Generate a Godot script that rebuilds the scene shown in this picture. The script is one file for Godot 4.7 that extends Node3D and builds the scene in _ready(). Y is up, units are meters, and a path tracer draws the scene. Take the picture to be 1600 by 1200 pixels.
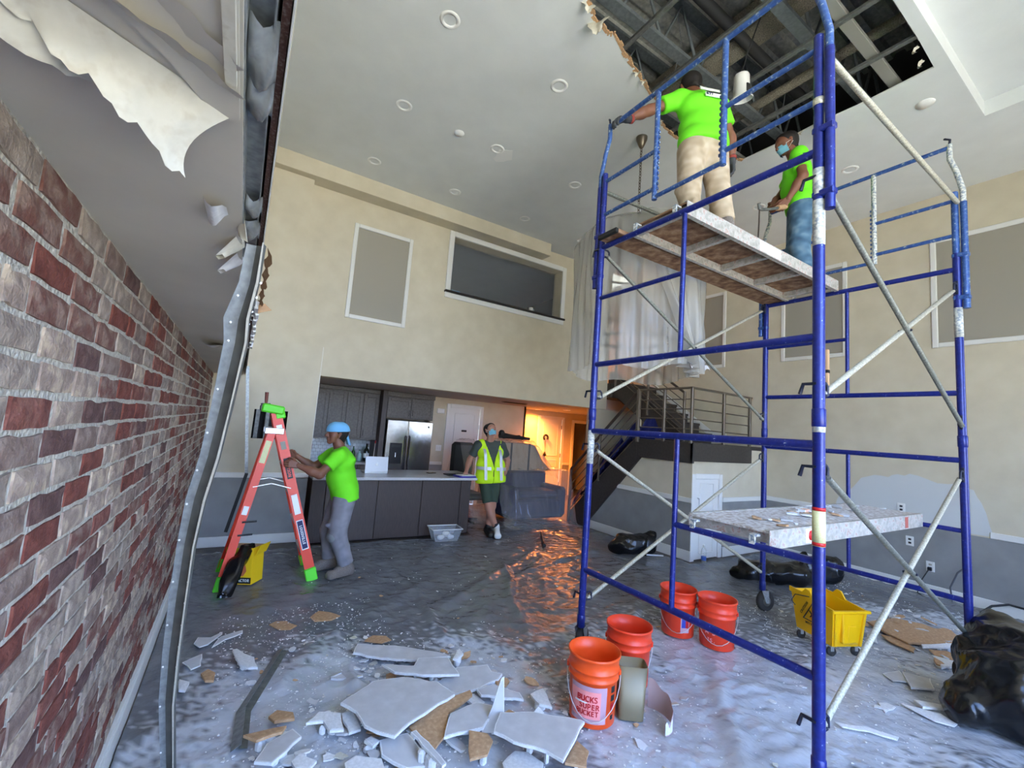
extends Node3D
# A loft apartment under repair: daylight from a window wall behind the photographer, a warm corridor at the back.
var names := {}
var rng := RandomNumberGenerator.new()
var M := {}
var shared := {}

func _ready():
	rng.seed = 7
	set_view()
	make_materials()
	build_shell()
	build_brick_wall()
	build_torn_soffit()
	build_ceiling()
	build_back_wall()
	build_kitchen()
	build_corridor()
	build_right_wall()
	build_stairs()
	build_floor()
	build_scaffold()
	build_planks()
	build_ladder()
	build_people()
	build_chandelier()
	build_covered_furniture()
	build_buckets()
	build_bags()
	build_debris()
	build_small_things()

func set_view():
	var cam := Camera3D.new()
	cam.name = "camera"
	var r := Vector3(0.84474071, 0.07413963, 0.53001551)
	var d := Vector3(0.11796468, -0.99179432, -0.04927837)
	var f := Vector3(0.5220129, 0.10415056, -0.8465549)
	cam.transform = Transform3D(Basis(r, -d, -f).orthonormalized(), Vector3(0, 1.65, 0))
	cam.fov = rad_to_deg(2.0 * atan(600.0 / 675.5))
	cam.near = 0.02
	cam.far = 200.0
	add_child(cam)
	var env := Environment.new()
	env.background_mode = Environment.BG_SKY
	var sky := Sky.new()
	var sm := ProceduralSkyMaterial.new()
	sm.sky_top_color = Color(0.50, 0.66, 0.94)
	sm.sky_horizon_color = Color(0.76, 0.85, 0.98)
	sm.sky_curve = 0.22
	sm.ground_bottom_color = Color(0.80, 0.80, 0.77)
	sm.ground_horizon_color = Color(0.84, 0.84, 0.82)
	sm.sky_energy_multiplier = 1.0
	sky.sky_material = sm
	env.sky = sky
	env.background_energy_multiplier = SKY_ENERGY
	env.ambient_light_source = Environment.AMBIENT_SOURCE_DISABLED
	env.tonemap_mode = Environment.TONE_MAPPER_LINEAR
	env.tonemap_exposure = EXPOSURE
	env.sdfgi_enabled = true
	env.ssao_enabled = true
	env.ssil_enabled = true
	var we := WorldEnvironment.new()
	we.name = "world_environment"
	we.environment = env
	add_child(we)

const SKY_ENERGY := 23.0
const EXPOSURE := 1.0

# ------------------------------------------------------------------ helpers
func numbered(n: String) -> String:
	if not names.has(n):
		names[n] = 0
		return n
	names[n] += 1
	return "%s_%03d" % [n, names[n]]

func mb() -> SurfaceTool:
	var st := SurfaceTool.new()
	st.begin(Mesh.PRIMITIVE_TRIANGLES)
	st.set_smooth_group(-1)
	return st

func finish(st: SurfaceTool) -> ArrayMesh:
	st.index()
	st.generate_normals()
	return st.commit()

func obj(called: String, st, m: Material, parent: Node = null) -> MeshInstance3D:
	var o := MeshInstance3D.new()
	o.mesh = finish(st) if st is SurfaceTool else st
	o.material_override = m
	if parent == null:
		o.name = numbered(called)
		add_child(o)
	else:
		o.name = called
		parent.add_child(o, true)
	return o

func thing(called: String, label: String, category: String, at := Vector3.ZERO, turn := 0.0, group := "") -> Node3D:
	var o := Node3D.new()
	o.name = numbered(called)
	add_child(o)
	o.position = at
	o.rotation.y = turn
	tag(o, label, category, group)
	return o

func tag(o: Node, label: String, category: String, group := "", kind := "") -> Node:
	o.set_meta("label", label)
	o.set_meta("category", category)
	if group: o.set_meta("group", group)
	if kind: o.set_meta("kind", kind)
	return o

func struct(called: String, st, m: Material, label := "", category := "") -> MeshInstance3D:
	var o := obj(called, st, m)
	o.set_meta("kind", "structure")
	if label: o.set_meta("label", label)
	if category: o.set_meta("category", category)
	return o

func sgroup(called: String, label: String, category: String) -> Node3D:
	var o := Node3D.new()
	o.name = numbered(called)
	add_child(o)
	o.set_meta("kind", "structure")
	o.set_meta("label", label)
	o.set_meta("category", category)
	return o

func tri(st: SurfaceTool, a: Vector3, b: Vector3, c: Vector3):
	st.add_vertex(a); st.add_vertex(b); st.add_vertex(c)

func quad(st: SurfaceTool, a: Vector3, b: Vector3, c: Vector3, d: Vector3):
	tri(st, a, b, c); tri(st, a, c, d)

# box between two corners
func bx(st: SurfaceTool, lo: Vector3, hi: Vector3, ch := 0.0):
	box(st, (lo + hi) / 2, (hi - lo).abs(), Basis(), ch)

func box(st: SurfaceTool, c: Vector3, s: Vector3, b := Basis(), ch := 0.0):
	var h := s / 2
	st.set_smooth_group(-1)
	if ch <= 0.0:
		var p := []
		for i in 8:
			p.append(c + b * Vector3(h.x * (1 if i & 1 else -1), h.y * (1 if i & 2 else -1), h.z * (1 if i & 4 else -1)))
		quad(st, p[0], p[1], p[3], p[2]) if false else quad(st, p[0], p[2], p[3], p[1])
		quad(st, p[4], p[5], p[7], p[6])
		quad(st, p[0], p[4], p[6], p[2])
		quad(st, p[1], p[3], p[7], p[5])
		quad(st, p[2], p[6], p[7], p[3])
		quad(st, p[0], p[1], p[5], p[4])
		return
	ch = minf(ch, minf(h.x, minf(h.y, h.z)) * 0.9)
	# chamfered: for each corner three points
	var P := {}
	for i in 8:
		var sg := Vector3(1 if i & 1 else -1, 1 if i & 2 else -1, 1 if i & 4 else -1)
		for a in 3:
			var q := Vector3(h.x - ch, h.y - ch, h.z - ch)
			q[a] = h[a]
			P[i * 3 + a] = c + b * (q * sg)
	var F := [[0, 2, 3, 1], [4, 5, 7, 6], [0, 4, 6, 2], [1, 3, 7, 5], [2, 6, 7, 3], [0, 1, 5, 4]]
	var AX := [2, 2, 0, 0, 1, 1]
	for k in 6:
		var a: int = AX[k]
		quad(st, P[F[k][0] * 3 + a], P[F[k][1] * 3 + a], P[F[k][2] * 3 + a], P[F[k][3] * 3 + a])
	for a in 3:
		var u := (a + 1) % 3
		var v := (a + 2) % 3
		for su in 2:
			for sv in 2:
				var i0 := (su << u) | (sv << v)
				var i1 := i0 | (1 << a)
				if (su + sv) % 2 == 1:
					quad(st, P[i0 * 3 + u], P[i0 * 3 + v], P[i1 * 3 + v], P[i1 * 3 + u])
				else:
					quad(st, P[i0 * 3 + v], P[i0 * 3 + u], P[i1 * 3 + u], P[i1 * 3 + v])
	for i in 8:
		var odd := ((i & 1) + ((i >> 1) & 1) + ((i >> 2) & 1)) % 2
		if odd == 1:
			tri(st, P[i * 3], P[i * 3 + 2], P[i * 3 + 1])
		else:
			tri(st, P[i * 3], P[i * 3 + 1], P[i * 3 + 2])

# a bar of rectangular section between two points; w across (towards `side`), t the other way
func bar(st: SurfaceTool, a: Vector3, b: Vector3, w: float, t: float, side := Vector3.RIGHT, ch := 0.0):
	var y := (b - a).normalized()
	var z := side.cross(y).normalized()
	var x := y.cross(z).normalized()
	box(st, (a + b) / 2, Vector3(w, a.distance_to(b), t), Basis(x, y, z), ch)

func tube(st: SurfaceTool, pts: Array, r, n := 10, cap := true):
	st.set_smooth_group(1)
	var rings := []
	var up := Vector3.UP
	var t0: Vector3 = (pts[1] - pts[0]).normalized()
	if absf(t0.y) > 0.9: up = Vector3.RIGHT
	var x := up.cross(t0).normalized()
	for i in pts.size():
		var t: Vector3
		if i == 0: t = t0
		elif i == pts.size() - 1: t = (pts[i] - pts[i - 1]).normalized()
		else: t = ((pts[i] - pts[i - 1]).normalized() + (pts[i + 1] - pts[i]).normalized()).normalized()
		x = (x - t * x.dot(t)).normalized()
		var y := t.cross(x)
		var rr: float = r[i] if r is Array else r
		var ring := []
		for k in n:
			var a := TAU * k / n
			ring.append(pts[i] + (x * cos(a) + y * sin(a)) * rr)
		rings.append(ring)
	for i in pts.size() - 1:
		for k in n:
			var k2 := (k + 1) % n
			quad(st, rings[i][k], rings[i + 1][k], rings[i + 1][k2], rings[i][k2])
	if cap:
		st.set_smooth_group(-1)
		for k in range(1, n - 1):
			tri(st, rings[0][0], rings[0][k], rings[0][k + 1])
			var e: Array = rings[-1]
			tri(st, e[0], e[k + 1], e[k])

# hollow open-ended look: a tube with a dark inside is not needed; caps close it
func lathe(st: SurfaceTool, prof: Array, n := 20, c := Vector3.ZERO, b := Basis(), smooth := true):
	st.set_smooth_group(1 if smooth else -1)
	for i in prof.size() - 1:
		for k in n:
			var a0 := TAU * k / n
			var a1 := TAU * (k + 1) / n
			var p: Vector2 = prof[i]
			var q: Vector2 = prof[i + 1]
			var v0 := c + b * Vector3(p.x * cos(a0), p.y, p.x * sin(a0))
			var v1 := c + b * Vector3(p.x * cos(a1), p.y, p.x * sin(a1))
			var w0 := c + b * Vector3(q.x * cos(a0), q.y, q.x * sin(a0))
			var w1 := c + b * Vector3(q.x * cos(a1), q.y, q.x * sin(a1))
			if p.x < 1e-5: tri(st, v0, w1, w0)
			elif q.x < 1e-5: tri(st, v0, v1, w0)
			else: quad(st, v0, v1, w1, w0)

# extruded polygon: outline in the x-y plane of the basis, thickness along its z
func prism(st: SurfaceTool, poly: PackedVector2Array, t: float, at := Transform3D()):
	st.set_smooth_group(-1)
	var p := poly
	if Geometry2D.is_polygon_clockwise(p): p.reverse()
	var ix := Geometry2D.triangulate_polygon(p)
	for i in range(0, ix.size(), 3):
		var a := p[ix[i]]; var b := p[ix[i + 1]]; var c := p[ix[i + 2]]
		if (b - a).cross(c - a) < 0:
			var s := b; b = c; c = s
		tri(st, at * Vector3(a.x, a.y, t / 2), at * Vector3(c.x, c.y, t / 2), at * Vector3(b.x, b.y, t / 2))
		tri(st, at * Vector3(a.x, a.y, -t / 2), at * Vector3(b.x, b.y, -t / 2), at * Vector3(c.x, c.y, -t / 2))
	for i in p.size():
		var a := p[i]; var b := p[(i + 1) % p.size()]
		quad(st, at * Vector3(a.x, a.y, t / 2), at * Vector3(b.x, b.y, t / 2), at * Vector3(b.x, b.y, -t / 2), at * Vector3(a.x, a.y, -t / 2))

# a grid surface from a function of u, v in 0..1
func sheet(nu: int, nv: int, fn: Callable) -> ArrayMesh:
	var v := PackedVector3Array()
	var ix := PackedInt32Array()
	for j in nv + 1:
		for i in nu + 1:
			v.append(fn.call(float(i) / nu, float(j) / nv))
	var w := nu + 1
	for j in nv:
		for i in nu:
			var a := j * w + i
			ix.append_array([a, a + 1, a + w + 1, a, a + w + 1, a + w])
	return indexed(v, ix)

func indexed(v: PackedVector3Array, ix: PackedInt32Array) -> ArrayMesh:
	var nn := PackedVector3Array()
	nn.resize(v.size())
	for i in range(0, ix.size(), 3):
		var a := v[ix[i]]; var b := v[ix[i + 1]]; var c := v[ix[i + 2]]
		var k := (c - a).cross(b - a)
		nn[ix[i]] += k; nn[ix[i + 1]] += k; nn[ix[i + 2]] += k
	for i in nn.size(): nn[i] = nn[i].normalized()
	var arr := []
	arr.resize(Mesh.ARRAY_MAX)
	arr[Mesh.ARRAY_VERTEX] = v
	arr[Mesh.ARRAY_NORMAL] = nn
	arr[Mesh.ARRAY_INDEX] = ix
	var me := ArrayMesh.new()
	me.add_surface_from_arrays(Mesh.PRIMITIVE_TRIANGLES, arr)
	return me

func text(s: String, size: float, m: Material, parent: Node, at: Transform3D, depth := 0.002, serif := false, called := "lettering") -> MeshInstance3D:
	var t := TextMesh.new()
	var f := SystemFont.new()
	f.font_names = PackedStringArray(["Droid Serif" if serif else "Droid Sans"])
	f.font_weight = 700
	t.font = f
	t.text = s
	t.font_size = 32
	t.pixel_size = size / 24.0
	t.depth = depth
	t.curve_step = 4.0
	var o := MeshInstance3D.new()
	o.mesh = t
	o.material_override = m
	o.name = called
	parent.add_child(o, true)
	o.transform = at
	return o

# ------------------------------------------------------------------ materials
func mat(c: Color, rough := 0.6, metal := 0.0) -> StandardMaterial3D:
	var m := StandardMaterial3D.new()
	m.albedo_color = c
	m.roughness = rough
	m.metallic = metal
	return m

# colour varied by noise through a ramp of [offset, colour] stops
func nmat(stops: Array, freq: float, rough: float, scale := 1.0, metal := 0.0, cellular := false, world := true, oct := 4, size := 512) -> StandardMaterial3D:
	var m := mat(Color.WHITE, rough, metal)
	var n := FastNoiseLite.new()
	n.seed = shared.size() + 11
	shared["noise%d" % shared.size()] = true
	n.noise_type = FastNoiseLite.TYPE_CELLULAR if cellular else FastNoiseLite.TYPE_SIMPLEX_SMOOTH
	n.frequency = freq
	n.fractal_octaves = oct
	var t := NoiseTexture2D.new()
	t.width = size; t.height = size
	t.seamless = true
	t.noise = n
	var g := Gradient.new()
	g.offsets = PackedFloat32Array(stops.map(func(s): return s[0]))
	g.colors = PackedColorArray(stops.map(func(s): return s[1]))
	t.color_ramp = g
	m.albedo_texture = t
	m.uv1_triplanar = true
	m.uv1_world_triplanar = world
	m.uv1_scale = Vector3.ONE * scale
	return m

func bump(m: StandardMaterial3D, freq: float, strength: float, cellular := false, oct := 4):
	var n := FastNoiseLite.new()
	n.seed = 5
	n.frequency = freq
	n.fractal_octaves = oct
	if cellular: n.noise_type = FastNoiseLite.TYPE_CELLULAR
	var t := NoiseTexture2D.new()
	t.width = 512; t.height = 512
	t.seamless = true
	t.as_normal_map = true
	t.bump_strength = strength
	t.noise = n
	m.normal_enabled = true
	m.normal_texture = t

func g(v: float) -> Color: return Color(v, v, v)
func c8(r: int, gg: int, b: int) -> Color: return Color(r / 255.0, gg / 255.0, b / 255.0)

func make_materials():
	M.wall = nmat([[0.0, c8(201, 191, 167)], [0.5, c8(207, 197, 173)], [1.0, c8(212, 203, 180)]], 0.01, 0.75, 0.5)
	M.wall_grey = nmat([[0.0, c8(134, 134, 133)], [1.0, c8(150, 150, 149)]], 0.01, 0.65, 0.5)
	M.panel_grey = mat(c8(160, 154, 140), 0.75)
	M.ceiling = nmat([[0.0, c8(216, 219, 217)], [1.0, c8(224, 227, 225)]], 0.01, 0.85, 0.4)
	M.soffit = nmat([[0.0, c8(192, 186, 172)], [1.0, c8(202, 196, 182)]], 0.008, 0.7, 0.6)
	M.white = mat(c8(232, 232, 228), 0.45)
	M.trim = mat(c8(226, 225, 219), 0.4)
	M.black = mat(c8(18, 18, 19), 0.5)
	M.dark = mat(c8(30, 29, 28), 0.8)
	M.wood_floor = nmat([[0.0, c8(52, 46, 42)], [0.5, c8(74, 66, 60)], [1.0, c8(92, 84, 78)]], 0.02, 0.5, 0.7)
	M.floor_plastic = nmat([[0.0, c8(168, 172, 178)], [0.5, c8(182, 186, 192)], [1.0, c8(200, 204, 208)]], 0.012, 0.22, 0.5)
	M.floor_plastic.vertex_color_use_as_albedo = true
	bump(M.floor_plastic, 0.03, 2.5)
	M.mortar = nmat([[0.0, c8(170, 166, 154)], [0.5, c8(190, 186, 174)], [1.0, c8(206, 202, 190)]], 0.05, 0.95, 2.0)
	bump(M.mortar, 0.05, 6.0)
	M.bricks = []
	for st in [[c8(96, 48, 40), c8(112, 58, 48), c8(124, 70, 58)], [c8(106, 60, 52), c8(122, 72, 62), c8(140, 94, 82)], [c8(112, 92, 84), c8(130, 110, 100), c8(148, 130, 119)], [c8(132, 118, 108), c8(152, 138, 126), c8(174, 158, 142)], [c8(82, 56, 52), c8(96, 68, 64), c8(110, 84, 78)], [c8(142, 125, 113), c8(160, 142, 130), c8(188, 170, 148)], [c8(108, 66, 56), c8(118, 86, 76), c8(140, 116, 104)]]:
		var b := nmat([[0.2, st[0]], [0.5, st[1]], [0.72, st[2]]], 0.009, 0.92, 3.0, 0.0, false, true, 5)
		bump(b, 0.05, 4.0)
		M.bricks.append(b)
	M.metal = nmat([[0.0, c8(120, 124, 124)], [0.5, c8(150, 154, 153)], [1.0, c8(176, 180, 178)]], 0.02, 0.42, 3.0, 0.4)
	M.metal_dark = nmat([[0.0, c8(92, 94, 92)], [1.0, c8(128, 130, 127)]], 0.02, 0.5, 2.0, 0.5)
	M.paper = nmat([[0.0, c8(194, 190, 174)], [0.6, c8(206, 202, 187)], [1.0, c8(178, 168, 148)]], 0.02, 0.9, 3.0)
	M.paper.backlight_enabled = true
	M.paper.backlight = Color(0.3, 0.3, 0.27)
	M.kraft = nmat([[0.0, c8(168, 132, 96)], [0.6, c8(190, 152, 112)], [1.0, c8(208, 176, 140)]], 0.02, 0.9, 3.0)
	M.gypsum = nmat([[0.0, c8(210, 210, 207)], [0.6, c8(226, 226, 224)], [1.0, c8(240, 240, 238)]], 0.03, 0.95, 3.0)
	M.board_face = nmat([[0.0, c8(186, 185, 184)], [0.55, c8(194, 193, 192)], [1.0, c8(204, 203, 202)]], 0.008, 0.85, 2.0)
	M.blue = nmat([[0.0, c8(18, 28, 100)], [0.55, c8(24, 38, 120)], [0.86, c8(28, 44, 128)], [0.9, c8(150, 162, 186)], [1.0, c8(206, 210, 212)]], 0.02, 0.3, 2.6, 0.15, false, true, 5)
	M.blue_worn = nmat([[0.0, c8(34, 62, 120)], [0.45, c8(52, 86, 148)], [0.74, c8(66, 98, 150)], [0.8, c8(150, 164, 176)], [1.0, c8(208, 212, 210)]], 0.02, 0.38, 2.6, 0.15, false, true, 5)
	M.white_worn = nmat([[0.0, c8(96, 112, 140)], [0.38, c8(140, 150, 156)], [0.5, c8(208, 208, 198)], [1.0, c8(228, 226, 214)]], 0.03, 0.5, 2.6, 0.1, false, true, 5)
	M.brace = nmat([[0.0, c8(134, 130, 112)], [0.4, c8(182, 178, 158)], [0.7, c8(208, 206, 190)], [1.0, c8(226, 224, 212)]], 0.04, 0.45, 3.0, 0.35)
	M.brace_dark = nmat([[0.0, c8(96, 98, 90)], [0.6, c8(140, 142, 132)], [1.0, c8(190, 188, 174)]], 0.04, 0.45, 3.0, 0.45)
	M.plank_metal = nmat([[0.0, c8(150, 146, 136)], [0.45, c8(178, 175, 166)], [0.68, c8(196, 194, 188)], [0.8, c8(180, 146, 134)], [0.9, c8(186, 180, 170)], [1.0, c8(156, 128, 108)]], 0.014, 0.5, 2.2, 0.15)
	M.ply = nmat([[0.0, c8(92, 62, 44)], [0.4, c8(128, 94, 68)], [0.7, c8(152, 120, 92)], [1.0, c8(176, 148, 120)]], 0.012, 0.85, 1.4)
	M.ply_dust = nmat([[0.0, c8(150, 132, 118)], [0.35, c8(188, 180, 172)], [0.6, c8(216, 213, 210)], [1.0, c8(234, 233, 231)]], 0.03, 0.95, 1.6)
	M.cabinet = nmat([[0.0, c8(88, 82, 78)], [0.5, c8(102, 96, 91)], [1.0, c8(116, 110, 105)]], 0.02, 0.5, 2.0)
	M.island = nmat([[0.0, c8(54, 43, 39)], [0.5, c8(64, 52, 47)], [1.0, c8(74, 61, 56)]], 0.02, 0.45, 2.0)
	M.island.uv1_scale = Vector3(6, 0.6, 6)
	M.counter = nmat([[0.0, c8(150, 150, 150)], [0.5, c8(196, 196, 196)], [1.0, c8(222, 222, 222)]], 0.06, 0.18, 3.0)
	M.steel = nmat([[0.0, c8(176, 174, 170)], [1.0, c8(196, 194, 190)]], 0.02, 0.22, 1.0, 0.95)
	M.steel_dark = mat(c8(58, 58, 60), 0.3, 0.6)
	M.tile = nmat([[0.0, c8(176, 184, 188)], [0.5, c8(206, 212, 216)], [1.0, c8(232, 236, 238)]], 0.05, 0.15, 4.0)
	M.stair_dark = nmat([[0.0, c8(52, 46, 42)], [1.0, c8(66, 60, 56)]], 0.02, 0.5, 2.0)
	M.rail_metal = mat(c8(122, 112, 100), 0.35, 0.7)
	M.rail_dark = mat(c8(70, 60, 54), 0.4, 0.3)
	M.orange = mat(c8(244, 84, 26), 0.38)
	M.orange_red = mat(c8(240, 66, 34), 0.38)
	M.yellow = mat(c8(248, 190, 12), 0.35)
	M.bag = mat(c8(14, 15, 17), 0.22)
	M.bag.rim_enabled = false
	M.blue_cloth = mat(c8(28, 36, 100), 0.8)
	M.green_paint = mat(c8(96, 226, 44), 0.5)
	M.ladder = mat(c8(226, 60, 26), 0.4)
	M.alu = mat(c8(206, 208, 208), 0.35, 0.8)
	M.shirt = mat(c8(112, 226, 30), 0.8)
	M.chrome = mat(c8(200, 196, 188), 0.2, 0.95)
	M.glass = mat(Color(0.9, 0.96, 0.98, 0.12), 0.03)
	M.glass.transparency = BaseMaterial3D.TRANSPARENCY_ALPHA
	M.film = mat(Color(0.86, 0.88, 0.9, 0.3), 0.3)
	M.film.transparency = BaseMaterial3D.TRANSPARENCY_ALPHA
	M.red = mat(c8(190, 30, 34), 0.4)
	M.scarf = mat(c8(112, 178, 222), 0.8)
	M.tee = mat(c8(66, 74, 68), 0.85)
	M.shorts = mat(c8(54, 70, 56), 0.85)
	M.vest = mat(c8(206, 250, 20), 0.7)
	M.reflect = mat(c8(196, 200, 196), 0.35, 0.3)
	M.navy = mat(c8(30, 36, 84), 0.6)
	M.carton_yellow = mat(c8(240, 196, 20), 0.6)
	M.stud_web = nmat([[0.0, c8(78, 80, 76)], [0.5, c8(100, 102, 97)], [1.0, c8(122, 124, 118)]], 0.01, 0.45, 2.0, 0.4)
	M.bronze = mat(c8(120, 110, 96), 0.35, 0.8)
	M.film_wrap = mat(Color(0.72, 0.71, 0.68, 0.5), 0.27)
	M.film_clear = mat(Color(0.9, 0.9, 0.9, 0.1), 0.14)
	M.film_clear.transparency = BaseMaterial3D.TRANSPARENCY_ALPHA
	M.film_wrap.transparency = BaseMaterial3D.TRANSPARENCY_ALPHA
	M.film_white = mat(Color(0.92, 0.92, 0.92, 0.7), 0.3)
	M.film_white.transparency = BaseMaterial3D.TRANSPARENCY_ALPHA
	M.navy_cloth = mat(c8(40, 42, 64), 0.85)
	M.bin_bronze = mat(c8(124, 112, 84), 0.4, 0.25)
	M.paper_pink = mat(c8(190, 160, 156), 0.9)
	M.rubber = mat(c8(52, 50, 48), 0.8)
	M.yellow_tape = nmat([[0.0, c8(206, 200, 130)], [1.0, c8(226, 226, 190)]], 0.05, 0.6, 4.0)
	void_materials()
	back_materials()

# ------------------------------------------------------------------ the room
const H := 5.13
const XR := 7.45
const ZB := -6.57
const ZW := 2.2

func build_shell():
	# window wall behind the photographer: piers, sill, head, mullions and panes
	var w := sgroup("wall_front", "window wall with tall panes behind the photographer", "wall")
	var st := mb()
	bx(st, Vector3(-0.6, 0, ZW), Vector3(-0.2, H + 0.3, ZW + 0.25))
	bx(st, Vector3(3.3, 0, ZW), Vector3(5.7, H + 0.3, ZW + 0.25))
	bx(st, Vector3(7.1, 0, ZW), Vector3(XR + 0.3, H + 0.3, ZW + 0.25))
	bx(st, Vector3(5.7, 0, ZW), Vector3(7.1, 0.9, ZW + 0.25))
	bx(st, Vector3(5.7, 3.2, ZW), Vector3(7.1, H + 0.3, ZW + 0.25))
	bx(st, Vector3(-0.2, 0, ZW), Vector3(3.3, 0.2, ZW + 0.25))
	bx(st, Vector3(-0.2, 4.85, ZW), Vector3(3.3, H + 0.3, ZW + 0.25))
	obj("pier", st, M.wall, w)
	for i in 5:
		var x := -0.2 + i * 0.875
		st = mb()
		bx(st, Vector3(x - 0.035, 0.2, ZW + 0.06), Vector3(x + 0.035, 4.85, ZW + 0.16), 0.006)
		obj("mullion", st, M.metal_dark, w)
		if i < 4:
			for k in 2:
				st = mb()
				bx(st, Vector3(x + 0.035, 0.2 + k * 2.36, ZW + 0.105), Vector3(x + 0.84, 2.5 + k * 2.35, ZW + 0.113))
				obj("pane", st, M.glass, w)
	st = mb()
	bx(st, Vector3(-0.2, 2.5, ZW + 0.06), Vector3(3.3, 2.56, ZW + 0.16), 0.006)
	obj("transom", st, M.metal_dark, w)
	for i in 2:
		st = mb()
		bx(st, Vector3(5.7 + i * 0.7, 0.9, ZW + 0.105), Vector3(6.4 + i * 0.7, 3.2, ZW + 0.113))
		obj("pane", st, M.glass, w)
	# floor slab
	st = mb()
	bx(st, Vector3(-0.7, -0.2, -11.2), Vector3(9.6, 0, ZW + 0.3))
	struct("floor", st, M.wood_floor, "dark wooden floor beneath the plastic sheeting", "floor")

func build_brick_wall():
	var w := sgroup("wall_left", "old red and grey brick wall with pale mortar", "wall")
	var st := mb()
	bx(st, Vector3(-0.7, 0, -6.6), Vector3(-0.339, H + 0.3, ZW))
	obj("mortar", st, M.mortar, w)
	# bricks: a few meshes shared by all
	var meshes := []
	for k in 9:
		var full := k < 6
		var L := 0.186 if full else 0.083
		var hh := 0.0545
		var r := RandomNumberGenerator.new()
		r.seed = 100 + k
		var b := mb()
		# slightly uneven face: 3 x 2 grid with ragged outline
		var nx := 4
		var P := []
		for j in 3:
			var row := []
			for i in nx + 1:
				var edge := i == 0 or i == nx or j == 0 or j == 2
				var z := (i / float(nx) - 0.5) * L + r.randf_range(-0.004, 0.004)
				var y := (j / 2.0 - 0.5) * hh + r.randf_range(-0.0035, 0.0035)
				row.append(Vector3((r.randf_range(-0.003, 0.0) if edge else r.randf_range(0.0, 0.004)), y, z))
			P.append(row)
		b.set_smooth_group(-1)
		for j in 2:
			for i in nx:
				quad(b, P[j][i], P[j][i + 1], P[j + 1][i + 1], P[j + 1][i])
		var ring := []
		for i in nx + 1: ring.append(P[0][i])
		for j in range(1, 3): ring.append(P[j][nx])
		for i in range(nx - 1, -1, -1): ring.append(P[2][i])
		ring.append(P[1][0])
		for i in ring.size():
			var a: Vector3 = ring[i]
			var c: Vector3 = ring[(i + 1) % ring.size()]
			quad(b, c, a, Vector3(-0.014, a.y * 1.04, a.z * 1.01), Vector3(-0.014, c.y * 1.04, c.z * 1.01))
		meshes.append(finish(b))
	var list := []
	var pitch := 0.0683
	var y := 0.145 + pitch / 2
	var row := 0
	while y < 2.05:
		var z := 0.3 - (0.104 if row % 2 else 0.0) + rng.randf_range(-0.02, 0.02)
		while z > -6.3:
			var half := rng.randf() < 0.10
			var L := 0.104 if half else 0.208
			var cz := z - L / 2
			var k := (6 + rng.randi() % 3) if half else rng.randi() % 6
			var mi := [0, 0, 1, 2, 2, 3, 3, 4, 5, 5, 6, 6][rng.randi() % 12] as int
			# size in the picture falls with distance
			var d := Vector3(-0.33, y, cz).distance_to(Vector3(0, 1.65, 0))
			var seen := 1.0 / d if cz < -0.5 and absf(y - 1.65) < absf(cz) * 1.15 + 0.05 else 0.0
			list.append([seen, k, mi, Vector3(-0.333, y + rng.randf_range(-0.002, 0.002), cz), rng.randf_range(-0.012, 0.012)])
			z -= L + rng.randf_range(-0.002, 0.004)
		y += pitch
		row += 1
	list.sort_custom(func(a, b): return a[0] > b[0])
	var rest := {}
	for i in list.size():
		var e: Array = list[i]
		var tf := Transform3D(Basis(Vector3.RIGHT, e[4]), e[3])
		if i < 300:
			var o := obj("brick", meshes[e[1]], M.bricks[e[2]], w)
			o.transform = tf
		else:
			if not rest.has(e[2]): rest[e[2]] = SurfaceTool.new()
			rest[e[2]].append_from(meshes[e[1]], 0, tf)
	var body := ArrayMesh.new()
	for k in rest:
		body = rest[k].commit(body)
	var o := MeshInstance3D.new()
	o.name = "far_brickwork"
	o.mesh = body
	var i := 0
	for k in rest:
		o.set_surface_override_material(i, M.bricks[k])
		i += 1
	o.set_meta("kind", "stuff")
	w.add_child(o)
	# baseboard
	st = mb()
	bx(st, Vector3(-0.339, 0, -6.33), Vector3(-0.312, 0.125, ZW), 0.004)
	bx(st, Vector3(-0.339, 0.125, -6.33), Vector3(-0.322, 0.142, ZW), 0.003)
	struct("baseboard_left", st, M.trim, "white baseboard under the brick wall", "baseboard")

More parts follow.
